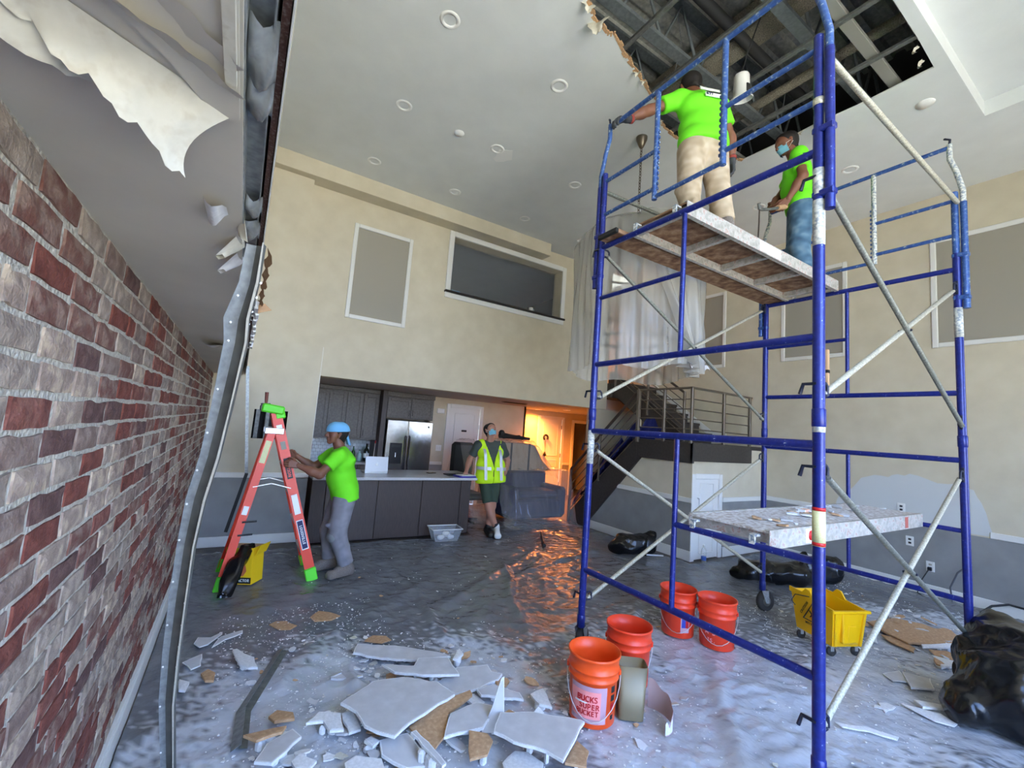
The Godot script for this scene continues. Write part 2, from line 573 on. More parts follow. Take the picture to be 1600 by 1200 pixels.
func build_ceiling():
	# main ceiling with the torn opening and the raised tray
	var c := sgroup("ceiling", "pale grey ceiling with a torn opening above the scaffold", "ceiling")
	var t := 0.016
	var edge := PackedVector2Array([Vector2(1.93, -1.12), Vector2(1.9, -1.7), Vector2(1.96, -2.1), Vector2(1.95, -2.46), Vector2(2.1, -2.55), Vector2(2.3, -2.60), Vector2(2.36, -2.57), Vector2(2.6, -2.66), Vector2(2.75, -2.70), Vector2(2.9, -2.745), Vector2(3.15, -2.83), Vector2(3.4, -2.86), Vector2(3.44, -3.0), Vector2(3.62, -3.06), Vector2(3.9, -3.09), Vector2(4.3, -3.03), Vector2(4.6, -2.97), Vector2(4.83, -2.86), Vector2(4.85, -2.4), Vector2(4.84, -2.06), Vector2(4.87, -1.7), Vector2(4.86, -1.15), Vector2(4.4, -1.12), Vector2(3.5, -1.11), Vector2(2.6, -1.12)])
	# board pieces round the hole: left, right, back (cut in strips that follow the ragged edge), front strip up to the tray
	var st := mb()
	var hb := Basis(Vector3(1, 0, 0), Vector3(0, 0, 1), Vector3(0, -1, 0))   # x->x, y->z, z->down
	var at := Transform3D(hb, Vector3(0, H + t / 2, 0))
	var back := PackedVector2Array([Vector2(-0.34, -6.6), Vector2(XR, -6.6), Vector2(XR, -1.03), Vector2(4.86, -1.03), Vector2(4.86, -1.15), Vector2(4.87, -1.7), Vector2(4.84, -2.06), Vector2(4.85, -2.4), Vector2(4.83, -2.86), Vector2(4.6, -2.97), Vector2(4.3, -3.03), Vector2(3.9, -3.09), Vector2(3.62, -3.06), Vector2(3.44, -3.0), Vector2(3.4, -2.86), Vector2(3.15, -2.83), Vector2(2.9, -2.745), Vector2(2.75, -2.70), Vector2(2.6, -2.66), Vector2(2.36, -2.57), Vector2(2.3, -2.60), Vector2(2.1, -2.55), Vector2(1.95, -2.46), Vector2(1.96, -2.1), Vector2(1.9, -1.7), Vector2(1.93, -1.12), Vector2(1.93, -1.03), Vector2(-0.34, -1.03)])
	prism(st, back, t, at)
	prism(st, PackedVector2Array([Vector2(1.93, -1.12), Vector2(2.6, -1.115), Vector2(3.5, -1.11), Vector2(4.4, -1.115), Vector2(4.86, -1.13), Vector2(4.86, -1.03), Vector2(1.93, -1.03)]), t, at)
	bx(st, Vector3(5.97, H, -1.03), Vector3(XR, H + t, ZW))
	bx(st, Vector3(-0.34, H, -1.03), Vector3(0.9, H + t, ZW))
	obj("board", st, M.ceiling, c)
	# raised tray: faces and top
	st = mb()
	bx(st, Vector3(0.9, H - 0.001, -1.045), Vector3(5.985, H + 0.16, -1.027))
	bx(st, Vector3(5.967, H - 0.001, -1.03), Vector3(5.985, H + 0.16, ZW))
	bx(st, Vector3(0.885, H - 0.001, -1.03), Vector3(0.903, H + 0.16, ZW))
	bx(st, Vector3(0.885, H + 0.16, -1.045), Vector3(5.985, H + 0.176, ZW))
	obj("tray", st, M.ceiling, c)
	# the floor above closes the room
	st = mb()
	bx(st, Vector3(-0.7, 6.35, -11.2), Vector3(9.6, 6.5, ZW + 0.3))
	struct("roof_slab", st, M.metal_dark, "concrete floor slab above the ceiling void", "slab")
	# ragged white paper along the opening
	var r := RandomNumberGenerator.new()
	r.seed = 31
	for e in [[Vector3(2.0, H, -2.5), 0.10, 0.4], [Vector3(2.16, H, -2.56), 0.15, 1.0], [Vector3(2.82, H, -2.72), 0.07, 0.8], [Vector3(2.95, H, -2.76), 0.06, 0.7], [Vector3(3.5, H, -3.02), 0.07, 0.6], [Vector3(4.5, H, -1.14), 0.05, 2.6], [Vector3(4.7, H, -1.16), 0.06, 2.8], [Vector3(4.84, H, -2.2), 0.05, 1.6]]:
		var p: Vector3 = e[0]
		var L: float = e[1]
		var a: float = e[2]
		var rr := r.randf_range(0.3, 1.0)
		var me := sheet(5, 5, func(u, v):
			var s: float = (u - 0.5) * L * (1.3 - v * 0.9) + 0.01 * sin(v * 9 + rr * 7)
			return p + Vector3(cos(a) * s, -v * L * 0.9, sin(a) * s) + Vector3(-sin(a), 0, cos(a)) * (0.03 * sin(v * 2.5) + 0.012 * sin(u * 8 + rr)))
		obj("torn_paper", me, M.paper, c)
	# ragged gypsum edge seen along the back of the opening
	st = mb()
	for i in range(3, 17):
		var a := edge[i]
		var b := edge[i + 1]
		var n := 5
		for k in n:
			var p := a.lerp(b, (k + 0.5) / n)
			var d := (b - a).normalized()
			box(st, Vector3(p.x + r.randf_range(-0.008, 0.008), H + 0.006, p.y + r.randf_range(-0.008, 0.012)), Vector3(a.distance_to(b) / n * 1.1, r.randf_range(0.01, 0.02), r.randf_range(0.015, 0.04)), Basis(Vector3.UP, -atan2(d.y, d.x)))
	obj("broken_edge", st, M.kraft, c)
	build_ceiling_void()
	build_downlights()
	# filler patch on the ceiling
	st = mb()
	var poly := PackedVector2Array()
	for k in 14:
		var a := TAU * k / 14
		var q := r.randf_range(0.75, 1.2)
		poly.append(Vector2(2.47 + 0.11 * q * cos(a), -4.62 + 0.14 * q * sin(a)))
	prism(st, poly, 0.004, Transform3D(hb, Vector3(0, H - 0.001, 0)))
	obj("filler_patch", st, M.white, c)

func build_ceiling_void():
	# corrugated steel deck
	var v := sgroup("trim_1", "steel deck, joists and channels inside the ceiling opening", "ceiling void")
	var st := mb()
	var y0 := 6.0
	var z := -3.6
	while z < -0.6:
		bx(st, Vector3(1.2, y0, z), Vector3(5.6, y0 + 0.004, z + 0.075))
		bx(st, Vector3(1.2, y0 + 0.05, z + 0.095), Vector3(5.6, y0 + 0.054, z + 0.17))
		quad(st, Vector3(1.2, y0, z + 0.075), Vector3(5.6, y0, z + 0.075), Vector3(5.6, y0 + 0.05, z + 0.095), Vector3(1.2, y0 + 0.05, z + 0.095))
		quad(st, Vector3(1.2, y0 + 0.05, z + 0.17), Vector3(5.6, y0 + 0.05, z + 0.17), Vector3(5.6, y0, z + 0.19), Vector3(1.2, y0, z + 0.19))
		z += 0.19
	obj("deck", st, M.void_deck, v)
	# open web joists along x
	for e in [[-2.55, M.void_steel], [-1.75, M.void_steel], [-3.15, M.void_steel]]:
		var zz: float = e[0]
		st = mb()
		bx(st, Vector3(1.2, 5.36, zz - 0.05), Vector3(5.6, 5.40, zz + 0.05))
		bx(st, Vector3(1.2, 5.93, zz - 0.05), Vector3(5.6, 5.97, zz + 0.05))
		for i in 8:
			var xa := 1.3 + i * 0.55
			tube(st, [Vector3(xa, 5.38, zz), Vector3(xa + 0.27, 5.95, zz), Vector3(xa + 0.55, 5.38, zz)], 0.016, 6)
		obj("joist", st, e[1], v)
	# beam sprayed with fireproofing, along z
	st = mb()
	bx(st, Vector3(3.72, 5.62, -3.6), Vector3(3.98, 5.98, -0.5), 0.05)
	obj("fireproofed_beam", st, M.void_foam, v)
	st = mb()
	bx(st, Vector3(2.02, 5.45, -3.6), Vector3(2.16, 5.9, -0.5), 0.04)
	obj("fireproofed_beam", st, M.void_foam, v)
	# dark duct
	st = mb()
	tube(st, [Vector3(1.4, 5.55, -2.15), Vector3(2.6, 5.6, -2.2), Vector3(5.4, 5.62, -2.25)], 0.05, 10)
	obj("pipe", st, M.void_pipe, v)
	st = mb()
	tube(st, [Vector3(4.55, 5.5, -3.4), Vector3(4.5, 5.5, -0.6)], 0.05, 10)
	obj("pipe", st, M.void_foam, v)
	# furring channels crossing the opening
	for x in [2.55, 3.15, 3.78, 4.4]:
		st = mb()
		bx(st, Vector3(x - 0.022, H + 0.018, -3.35), Vector3(x + 0.022, H + 0.05, -1.06), 0.004)
		obj("furring_channel", st, M.metal_dark, v)
	for e in [[-1.42, 0.045], [-2.9, 0.03]]:
		st = mb()
		bx(st, Vector3(1.7, H + 0.055, e[0] - e[1]), Vector3(5.2, H + 0.095, e[0] + e[1]), 0.004)
		obj("carrier_channel", st, M.void_rail, v)
	for e in [Vector3(2.6, 0, -1.9), Vector3(3.2, 0, -2.6), Vector3(4.1, 0, -1.7), Vector3(4.6, 0, -2.3)]:
		st = mb()
		tube(st, [Vector3(e.x, H + 0.05, e.z), Vector3(e.x + 0.05, 5.6, e.z + 0.03), Vector3(e.x, 5.98, e.z)], 0.004, 5)
		obj("hanger_wire", st, M.metal, v)
	# sides of the void
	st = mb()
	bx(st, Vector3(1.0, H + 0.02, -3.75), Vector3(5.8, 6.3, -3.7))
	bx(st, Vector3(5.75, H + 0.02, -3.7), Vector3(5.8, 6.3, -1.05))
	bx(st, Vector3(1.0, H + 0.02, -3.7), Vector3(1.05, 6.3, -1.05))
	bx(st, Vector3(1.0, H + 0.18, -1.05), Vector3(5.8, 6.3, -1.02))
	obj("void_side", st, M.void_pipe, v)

func build_downlights():
	var spots := []
	for x in [1.13, 2.33, 3.6, 4.83, 6.02]:
		for zz in [-3.3, -4.55, -5.82]:
			if not (x == 3.6 and zz == -3.3): spots.append(Vector2(x, zz))
	spots.append(Vector2(5.98, -2.17))
	var words := {}
	for s in spots:
		var near: String = ["row near the soffit wall", "second row from the soffit wall", "middle row above the loft window", "row beside the chandelier", "row near the framed wall"][clampi(int(round((s.x - 1.13) / 1.23)), 0, 4)]
		var deep: String = "nearest to the camera" if s.y > -3.0 else ("nearest the ceiling opening" if s.y > -4 else ("halfway to the beam" if s.y > -5 else "closest to the beam"))
		var d := thing("downlight", "unlit round recessed ceiling light, %s, %s" % [near, deep], "ceiling light", Vector3(s.x, H, s.y), 0.0, "recessed ceiling lights")
		var st := mb()
		lathe(st, [Vector2(0.052, 0.03), Vector2(0.055, -0.004), Vector2(0.075, -0.010), Vector2(0.088, -0.004), Vector2(0.09, 0.002)], 20)
		obj("trim_ring", st, M.white, d)
		st = mb()
		lathe(st, [Vector2(0.0, 0.012), Vector2(0.055, 0.012)], 16)
		obj("lens", st, M.lens_off, d)
	var sp := thing("smoke_detector", "small round white sensor disc on the ceiling by the filler patch", "smoke detector", Vector3(1.82, H, -4.58))
	var st2 := mb()
	lathe(st2, [Vector2(0.0, -0.018), Vector2(0.05, -0.016), Vector2(0.06, 0.0)], 20)
	obj("cover", st2, M.white, sp)
	var sp2 := thing("smoke_detector", "pale round cover plate on the ceiling near the raised tray corner", "smoke detector", Vector3(5.33, H, -1.31))
	st2 = mb()
	lathe(st2, [Vector2(0.0, -0.012), Vector2(0.07, -0.010), Vector2(0.075, 0.0)], 20)
	obj("cover", st2, M.white, sp2)

func void_materials():
	M.void_deck = nmat([[0.0, c8(150, 150, 142)], [0.6, c8(182, 182, 172)], [1.0, c8(208, 206, 194)]], 0.02, 0.7, 1.5, 0.2)
	M.void_steel = nmat([[0.0, c8(96, 102, 104)], [1.0, c8(124, 130, 130)]], 0.02, 0.6, 2.0, 0.3)
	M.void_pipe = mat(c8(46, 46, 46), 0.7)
	M.void_rail = mat(c8(150, 148, 140), 0.5, 0.3)
	M.void_foam = nmat([[0.0, c8(104, 98, 84)], [0.5, c8(142, 134, 116)], [1.0, c8(176, 168, 150)]], 0.05, 1.0, 2.5)
	bump(M.void_foam, 0.05, 12.0)
	M.lens_off = mat(c8(216, 216, 212), 0.3)

func build_torn_soffit():
	# low boxed soffit above the brick wall, its lower corner stripped back to the steel
	var s := sgroup("wall_soffit", "grey painted soffit above the brick wall with a stripped edge", "soffit")
	var st := mb()
	bx(st, Vector3(-0.339, 2.06, -6.57), Vector3(-0.047, 2.075, ZW))
	obj("underside_board", st, M.soffit, s)
	st = mb()
	bx(st, Vector3(-0.016, 2.16, -6.57), Vector3(-0.003, H, ZW))
	obj("face_board", st, M.wall, s)
	st = mb()
	bx(st, Vector3(-0.339, 2.3, -6.57), Vector3(-0.02, H, ZW))
	obj("core", st, M.dark, s)
	# steel track along the corner and flattened flange
	st = mb()
	bx(st, Vector3(-0.047, 2.066, -3.2), Vector3(-0.045, 2.11, 0.4))
	bx(st, Vector3(-0.047, 2.098, -3.2), Vector3(-0.018, 2.1, 0.4))
	bx(st, Vector3(-0.02, 2.085, -3.2), Vector3(-0.018, 2.14, 0.4))
	obj("track", st, M.metal, s)
	st = mb()
	bx(st, Vector3(-0.0035, 2.09, -6.5), Vector3(-0.0015, 2.17, 0.4))
	obj("corner_bead", st, M.trim, s)
	st = mb()
	bx(st, Vector3(-0.014, 2.1, -3.4), Vector3(-0.005, 2.16, 0.4))
	obj("board_edge", st, M.rust, s)
	var r := RandomNumberGenerator.new()
	r.seed = 77
	for k in 5:
		var z := -0.5 - k * 0.55
		st = mb()
		bx(st, Vector3(-0.044, 2.1, z - 0.018), Vector3(-0.02, 2.3, z + 0.018))
		obj("stud", st, M.metal_dark, s)
	# crumpled ends and lumps of compound on the track
	for e in [[-0.60, 0.055], [-0.68, 0.04], [-1.06, 0.035], [-1.2, 0.045], [-1.5, 0.03]]:
		var z0: float = e[0]
		var L: float = e[1]
		var rr := r.randf()
		var me := sheet(8, 8, func(u, v):
			var a: float = u * PI
			var x: float = -0.03 + 0.017 * cos(a)
			return Vector3(x, 2.085 - 0.02 * sin(a) * sin(v * PI) - 0.006 * sin(u * 9 + v * 7 + rr * 9), z0 + (v - 0.5) * L * 2.2 + 0.006 * sin(u * 11)))
		obj("crumpled_flange", me, M.metal, s)
	# torn face paper and gypsum along the corner, further off
	for k in 16:
		var z := -1.1 - k * 0.14 - r.randf() * 0.05
		var L := r.randf_range(0.03, 0.07)
		var rr := r.randf() * 6.0
		var me := sheet(4, 4, func(u, v):
			return Vector3(-0.05 + 0.04 * v * sin(rr) + 0.01 * sin(u * 6 + rr), 2.062 - L * v * 0.6 + 0.006 * sin(u * 7 + rr * 2), z + (u - 0.5) * L * 1.6 * (1.2 - v)))
		obj("torn_paper", me, [M.paper, M.gypsum, M.kraft][[0, 0, 1, 1, 2][k % 5]], s)
	# large peeled flap of ceiling paper, curling down from the soffit
	var fl := [Vector3(-0.245, 2.06, -0.60), Vector3(-0.06, 2.06, -0.66)]
	var me1 := sheet(24, 12, func(u, v):
		var a: Vector3 = Vector3(-0.25, 2.058, -0.575).lerp(Vector3(-0.055, 2.058, -0.70), u)
		var drop: float = (0.012 + 0.075 * u) * v
		var rag: float = 0.006 * sin(u * 23.0) * v + 0.004 * sin(u * 51.0) * v
		return a + Vector3(-0.055 * sin(v * 1.9) * (0.35 + 0.65 * u), -drop - rag, -0.05 * v * (0.4 + 0.6 * u) + 0.01 * sin(u * 8 + v * 3) * v))
	obj("peeled_flap", me1, M.paper, s)
	var me2 := sheet(20, 10, func(u, v):
		var a: Vector3 = Vector3(-0.285, 2.058, -0.56).lerp(Vector3(-0.16, 2.056, -0.70), u)
		var drop: float = (0.008 + 0.03 * sin(u * PI)) * v
		return a + Vector3(-0.03 * v - 0.006 * sin(u * 17.0) * v, -drop, -0.028 * v + 0.004 * sin(u * 31.0) * v))
	obj("peeled_flap", me2, M.paper, s)
	# a second board layer broken back behind the flap
	st = mb()
	prism(st, PackedVector2Array([Vector2(-0.20, -0.30), Vector2(-0.05, -0.30), Vector2(-0.05, -0.70), Vector2(-0.075, -0.72), Vector2(-0.12, -0.63), Vector2(-0.18, -0.55), Vector2(-0.235, -0.52), Vector2(-0.26, -0.40)]), 0.006, Transform3D(Basis(Vector3(1, 0, 0), Vector3(0, 0, 1), Vector3(0, -1, 0)), Vector3(0, 2.055, 0)))
	obj("loose_board", st, M.soffit, s)
	st = mb()
	bx(st, Vector3(-0.064, 2.044, -0.62), Vector3(-0.052, 2.052, -0.25))
	obj("tape_strip", st, M.paper, s)
	# hanging layers of board between the flap and the steel, ragged and sagging
	for e in [[Vector3(-0.25, 2.052, -0.49), Vector3(-0.05, 2.05, -0.635), 0.030, 0.014, 1.0], [Vector3(-0.235, 2.05, -0.45), Vector3(-0.05, 2.052, -0.585), 0.034, 0.006, 2.2]]:
		var A: Vector3 = e[0]
		var B: Vector3 = e[1]
		var ph: float = e[4]
		var me4 := sheet(24, 5, func(u, v):
			var q := A.lerp(B, u)
			var w: float = (v - 0.5) * (e[2] as float) * (1.0 + 0.25 * sin(u * 9 + ph))
			var rag := 0.003 * sin(u * 37 + ph * 3) * absf(v - 0.5) * 2.0
			return q + Vector3(0.58, 0, 0.8) * (w + rag) + Vector3(0, -(e[3] as float) * v - 0.004 * sin(u * 5 + ph), 0))
		obj("sagging_layer", me4, M.soffit, s)
	# light shreds further along the soffit
	for e in [[Vector3(-0.19, 2.055, -3.3), 0.10], [Vector3(-0.06, 2.055, -3.5), 0.07], [Vector3(-0.09, 2.05, -1.05), 0.035]]:
		var p: Vector3 = e[0]
		var L: float = e[1]
		var me3 := sheet(5, 5, func(u, v):
			return p + Vector3((u - 0.5) * L, -0.35 * L * v - 0.01 * sin(u * 5), (v - 0.5) * L * 5.0 * (1 - 0.6 * u)))
		obj("torn_paper", me3, M.gypsum, s)

func framed_panel(called: String, label: String, center: Vector3, w: float, h: float, facing: String):
	# wall panel moulding: four mitred strips round a darker painted field
	var p := sgroup(called, label, "panel moulding")
	p.position = center
	if facing == "x": p.rotation.y = -PI / 2
	var st := mb()
	bx(st, Vector3(-w / 2 + 0.04, -h / 2 + 0.04, -0.002), Vector3(w / 2 - 0.04, h / 2 - 0.04, 0.003))
	obj("field", st, M.panel_grey, p)
	for s in [[-w / 2 + 0.03, 0, 0.06, h], [w / 2 - 0.03, 0, 0.06, h], [0, -h / 2 + 0.03, w - 0.12, 0.06], [0, h / 2 - 0.03, w - 0.12, 0.06]]:
		st = mb()
		box(st, Vector3(s[0], s[1], 0.012), Vector3(s[2], s[3], 0.026), Basis(), 0.008)
		obj("moulding", st, M.trim, p)

func build_back_wall():
	# upper wall under the loft, with the interior window
	var w := sgroup("wall_back", "beige upper wall above the kitchen with an interior window", "wall")
	var wx0 := 2.70; var wx1 := 5.02; var wy0 := 3.86; var wy1 := 4.80
	var st := mb()
	bx(st, Vector3(-0.34, 2.2, ZB - 0.25), Vector3(wx0, H + 0.2, ZB))
	bx(st, Vector3(wx1, 2.2, ZB - 0.25), Vector3(6.38, H + 0.2, ZB))
	bx(st, Vector3(wx0, 2.2, ZB - 0.25), Vector3(wx1, wy0, ZB))
	bx(st, Vector3(wx0, wy1, ZB - 0.25), Vector3(wx1, H + 0.2, ZB))
	obj("plaster", st, M.wall, w)
	st = mb()
	bx(st, Vector3(-0.34, 2.57, ZB), Vector3(0.49, H, -6.43))
	obj("plaster_step", st, M.wall, w)
	# beam under the ceiling
	st = mb()
	bx(st, Vector3(-0.34, 4.9, ZB), Vector3(4.52, H, -6.3), 0.004)
	struct("beam", st, M.wall, "beige boxed beam running under the ceiling above the loft window", "beam")
	# lower left wall panel with a cut hole
	var p := sgroup("wall_panel", "pale lower wall beside the kitchen with a square hole cut in it", "wall")
	st = mb()
	var zf := -6.33
	var hx0 := 0.14; var hx1 := 0.52; var hy0 := 1.3; var hy1 := 1.665
	bx(st, Vector3(-0.34, 0, zf - 0.02), Vector3(hx0, 2.57, zf))
	bx(st, Vector3(hx1, 0, zf - 0.02), Vector3(0.85, 2.57, zf))
	bx(st, Vector3(hx0, 0, zf - 0.02), Vector3(hx1, hy0, zf))
	bx(st, Vector3(hx0, hy1, zf - 0.02), Vector3(hx1, 2.57, zf))
	bx(st, Vector3(0.83, 0, -8.6), Vector3(0.85, 2.57, zf - 0.02))
	bx(st, Vector3(-0.34, 2.55, ZB), Vector3(0.85, 2.57, zf - 0.02))
	obj("plaster", st, M.wall, p)
	st = mb()
	bx(st, Vector3(0.846, 0.87, zf - 0.05), Vector3(0.852, 2.572, zf + 0.002))
	obj("corner_bead", st, M.trim, p)
	st = mb()
	bx(st, Vector3(-0.3, 0, zf - 0.22), Vector3(0.83, 2.5, zf - 0.2))
	obj("cavity_back", st, M.dark, p)
	for x in [0.19, 0.30]:
		st = mb()
		bx(st, Vector3(x - 0.03, 1.1, zf - 0.13), Vector3(x + 0.02, 1.9, zf - 0.03), 0.004)
		obj("stud", st, M.metal_dark, p)
	st = mb()
	bx(st, Vector3(-0.34, 0.10, zf), Vector3(0.85, 0.815, zf + 0.004))
	obj("lower_paint", st, M.wall_grey, p)
	st = mb()
	bx(st, Vector3(-0.34, 0.815, zf), Vector3(0.85, 0.88, zf + 0.022), 0.006)
	struct("trim_2", st, M.trim, "white chair rail on the wall with the square hole", "chair rail")
	st = mb()
	bx(st, Vector3(-0.34, 0, zf), Vector3(0.85, 0.12, zf + 0.02), 0.005)
	struct("baseboard_back", st, M.trim, "white baseboard under the wall with the square hole", "baseboard")
	framed_panel("trim_3", "tall white-framed grey panel on the beige wall beside the loft window", Vector3(1.555, 3.81, ZB), 0.9, 1.44, "z")
	# interior window of the loft: casing, sill, dark room behind
	var win := sgroup("window_1", "wide dark interior window of the loft with white casing and black sill", "window")
	for s in [[wx0 - 0.045, (wy0 + wy1) / 2 + 0.02, 0.09, wy1 - wy0 + 0.13], [wx1 + 0.045, (wy0 + wy1) / 2 + 0.02, 0.09, wy1 - wy0 + 0.13], [(wx0 + wx1) / 2, wy1 + 0.045, wx1 - wx0, 0.09]]:
		st = mb()
		box(st, Vector3(s[0], s[1], ZB + 0.014), Vector3(s[2], s[3], 0.03), Basis(), 0.006)
		obj("casing", st, M.trim, win)
	st = mb()
	bx(st, Vector3(wx0 - 0.10, wy0 - 0.035, ZB - 0.2), Vector3(wx1 + 0.10, wy0, ZB + 0.06), 0.006)
	obj("sill", st, M.sill, win)
	st = mb()
	bx(st, Vector3(wx0 - 0.09, wy0 - 0.12, ZB), Vector3(wx1 + 0.09, wy0 - 0.035, ZB + 0.025), 0.006)
	obj("apron", st, M.trim, win)
	for i in 2:
		st = mb()
		var xx := wx0 + (wx1 - wx0) * i / 2.0
		bx(st, Vector3(xx, wy0, ZB - 0.20), Vector3(xx + (wx1 - wx0) / 2.0, wy1, ZB - 0.195))
		obj("pane", st, M.glass_dark, win)
	# dark loft room
	var lr := sgroup("wall_loft", "dark loft room behind the interior window", "wall")
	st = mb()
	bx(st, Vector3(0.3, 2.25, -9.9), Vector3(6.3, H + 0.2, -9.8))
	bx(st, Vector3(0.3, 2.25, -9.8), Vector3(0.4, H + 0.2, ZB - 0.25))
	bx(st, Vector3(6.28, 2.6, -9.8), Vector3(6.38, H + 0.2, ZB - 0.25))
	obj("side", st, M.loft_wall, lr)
	st = mb()
	bx(st, Vector3(0.3, 4.98, -9.8), Vector3(6.3, 5.05, ZB - 0.25))
	obj("loft_ceiling", st, M.ceiling, lr)
	var b := thing("blue_box", "small pale blue box on the window sill of the loft", "box", Vector3(2.82, wy0, ZB - 0.04))
	st = mb()
	bx(st, Vector3(-0.08, 0, -0.03), Vector3(0.08, 0.035, 0.03), 0.004)
	obj("carton", st, mat(c8(120, 160, 190), 0.5), b)
	b = thing("white_mug", "small white mug standing on the loft window sill", "mug", Vector3(4.36, wy0, ZB - 0.03))
	st = mb()
	lathe(st, [Vector2(0, 0), Vector2(0.04, 0), Vector2(0.042, 0.075), Vector2(0.037, 0.075), Vector2(0.035, 0.01), Vector2(0, 0.01)], 16)
	obj("cup", st, M.white, b)
	st = mb()
	tube(st, [Vector3(0.04, 0.06, 0), Vector3(0.065, 0.055, 0), Vector3(0.068, 0.03, 0), Vector3(0.041, 0.018, 0)], 0.006, 6)
	obj("handle", st, M.white, b)

func door(called: String, label: String, at: Vector3, w: float, h: float, m: Material, turn := 0.0, panels := 2) -> Node3D:
	var d := sgroup(called, label, "door")
	d.position = at
	d.rotation.y = turn
	var st := mb()
	bx(st, Vector3(-w / 2, 0.01, 0), Vector3(w / 2, h, 0.02), 0.003)
	obj("leaf", st, m, d)
	for k in panels:
		var y0 := h * (0.08 if k == 0 else 0.52)
		var y1 := h * (0.46 if k == 0 else 0.94)
		if panels == 1: y0 = h * 0.08; y1 = h * 0.94
		var c := Vector3(0, (y0 + y1) / 2, 0.022)
		for s in [[-w / 2 + 0.12, c.y, 0.02, y1 - y0], [w / 2 - 0.12, c.y, 0.02, y1 - y0], [0, y0, w - 0.24, 0.02], [0, y1, w - 0.24, 0.02]]:
			st = mb()
			box(st, Vector3(s[0], s[1], 0.022), Vector3(s[2], s[3], 0.012), Basis(), 0.004)
			obj("panel_bead", st, m, d)
	for s in [[-w / 2 - 0.045, h / 2 + 0.03, 0.08, h + 0.08], [w / 2 + 0.045, h / 2 + 0.03, 0.08, h + 0.08], [0, h + 0.035, w + 0.01, 0.08]]:
		st = mb()
		box(st, Vector3(s[0], s[1], 0.02), Vector3(s[2], s[3], 0.035), Basis(), 0.006)
		obj("casing", st, m, d)
	return d

func cab_door(parent: Node, x0: float, x1: float, y0: float, y1: float, z: float, m: Material, handle_side := 0, handle_low := true):
	var d := Node3D.new()
	d.name = "door"
	parent.add_child(d, true)
	var st := mb()
	bx(st, Vector3(x0 + 0.004, y0, z), Vector3(x1 - 0.004, y1, z + 0.012))
	obj("leaf", st, m, d)
	for s in [[x0 + 0.004, x0 + 0.06, y0, y1], [x1 - 0.06, x1 - 0.004, y0, y1], [x0 + 0.06, x1 - 0.06, y0, y0 + 0.06], [x0 + 0.06, x1 - 0.06, y1 - 0.06, y1]]:
		st = mb()
		bx(st, Vector3(s[0], s[2], z + 0.010), Vector3(s[1], s[3], z + 0.022), 0.004)
		obj("stile", st, m, d)
	if handle_side != 0:
		var hx := x1 - 0.035 if handle_side > 0 else x0 + 0.035
		var hy := y0 + 0.05 if handle_low else y1 - 0.15
		st = mb()
		tube(st, [Vector3(hx, hy, z + 0.02), Vector3(hx, hy + 0.01, z + 0.045), Vector3(hx, hy + 0.09, z + 0.045), Vector3(hx, hy + 0.10, z + 0.02)], 0.005, 6)
		obj("handle", st, M.black, d)

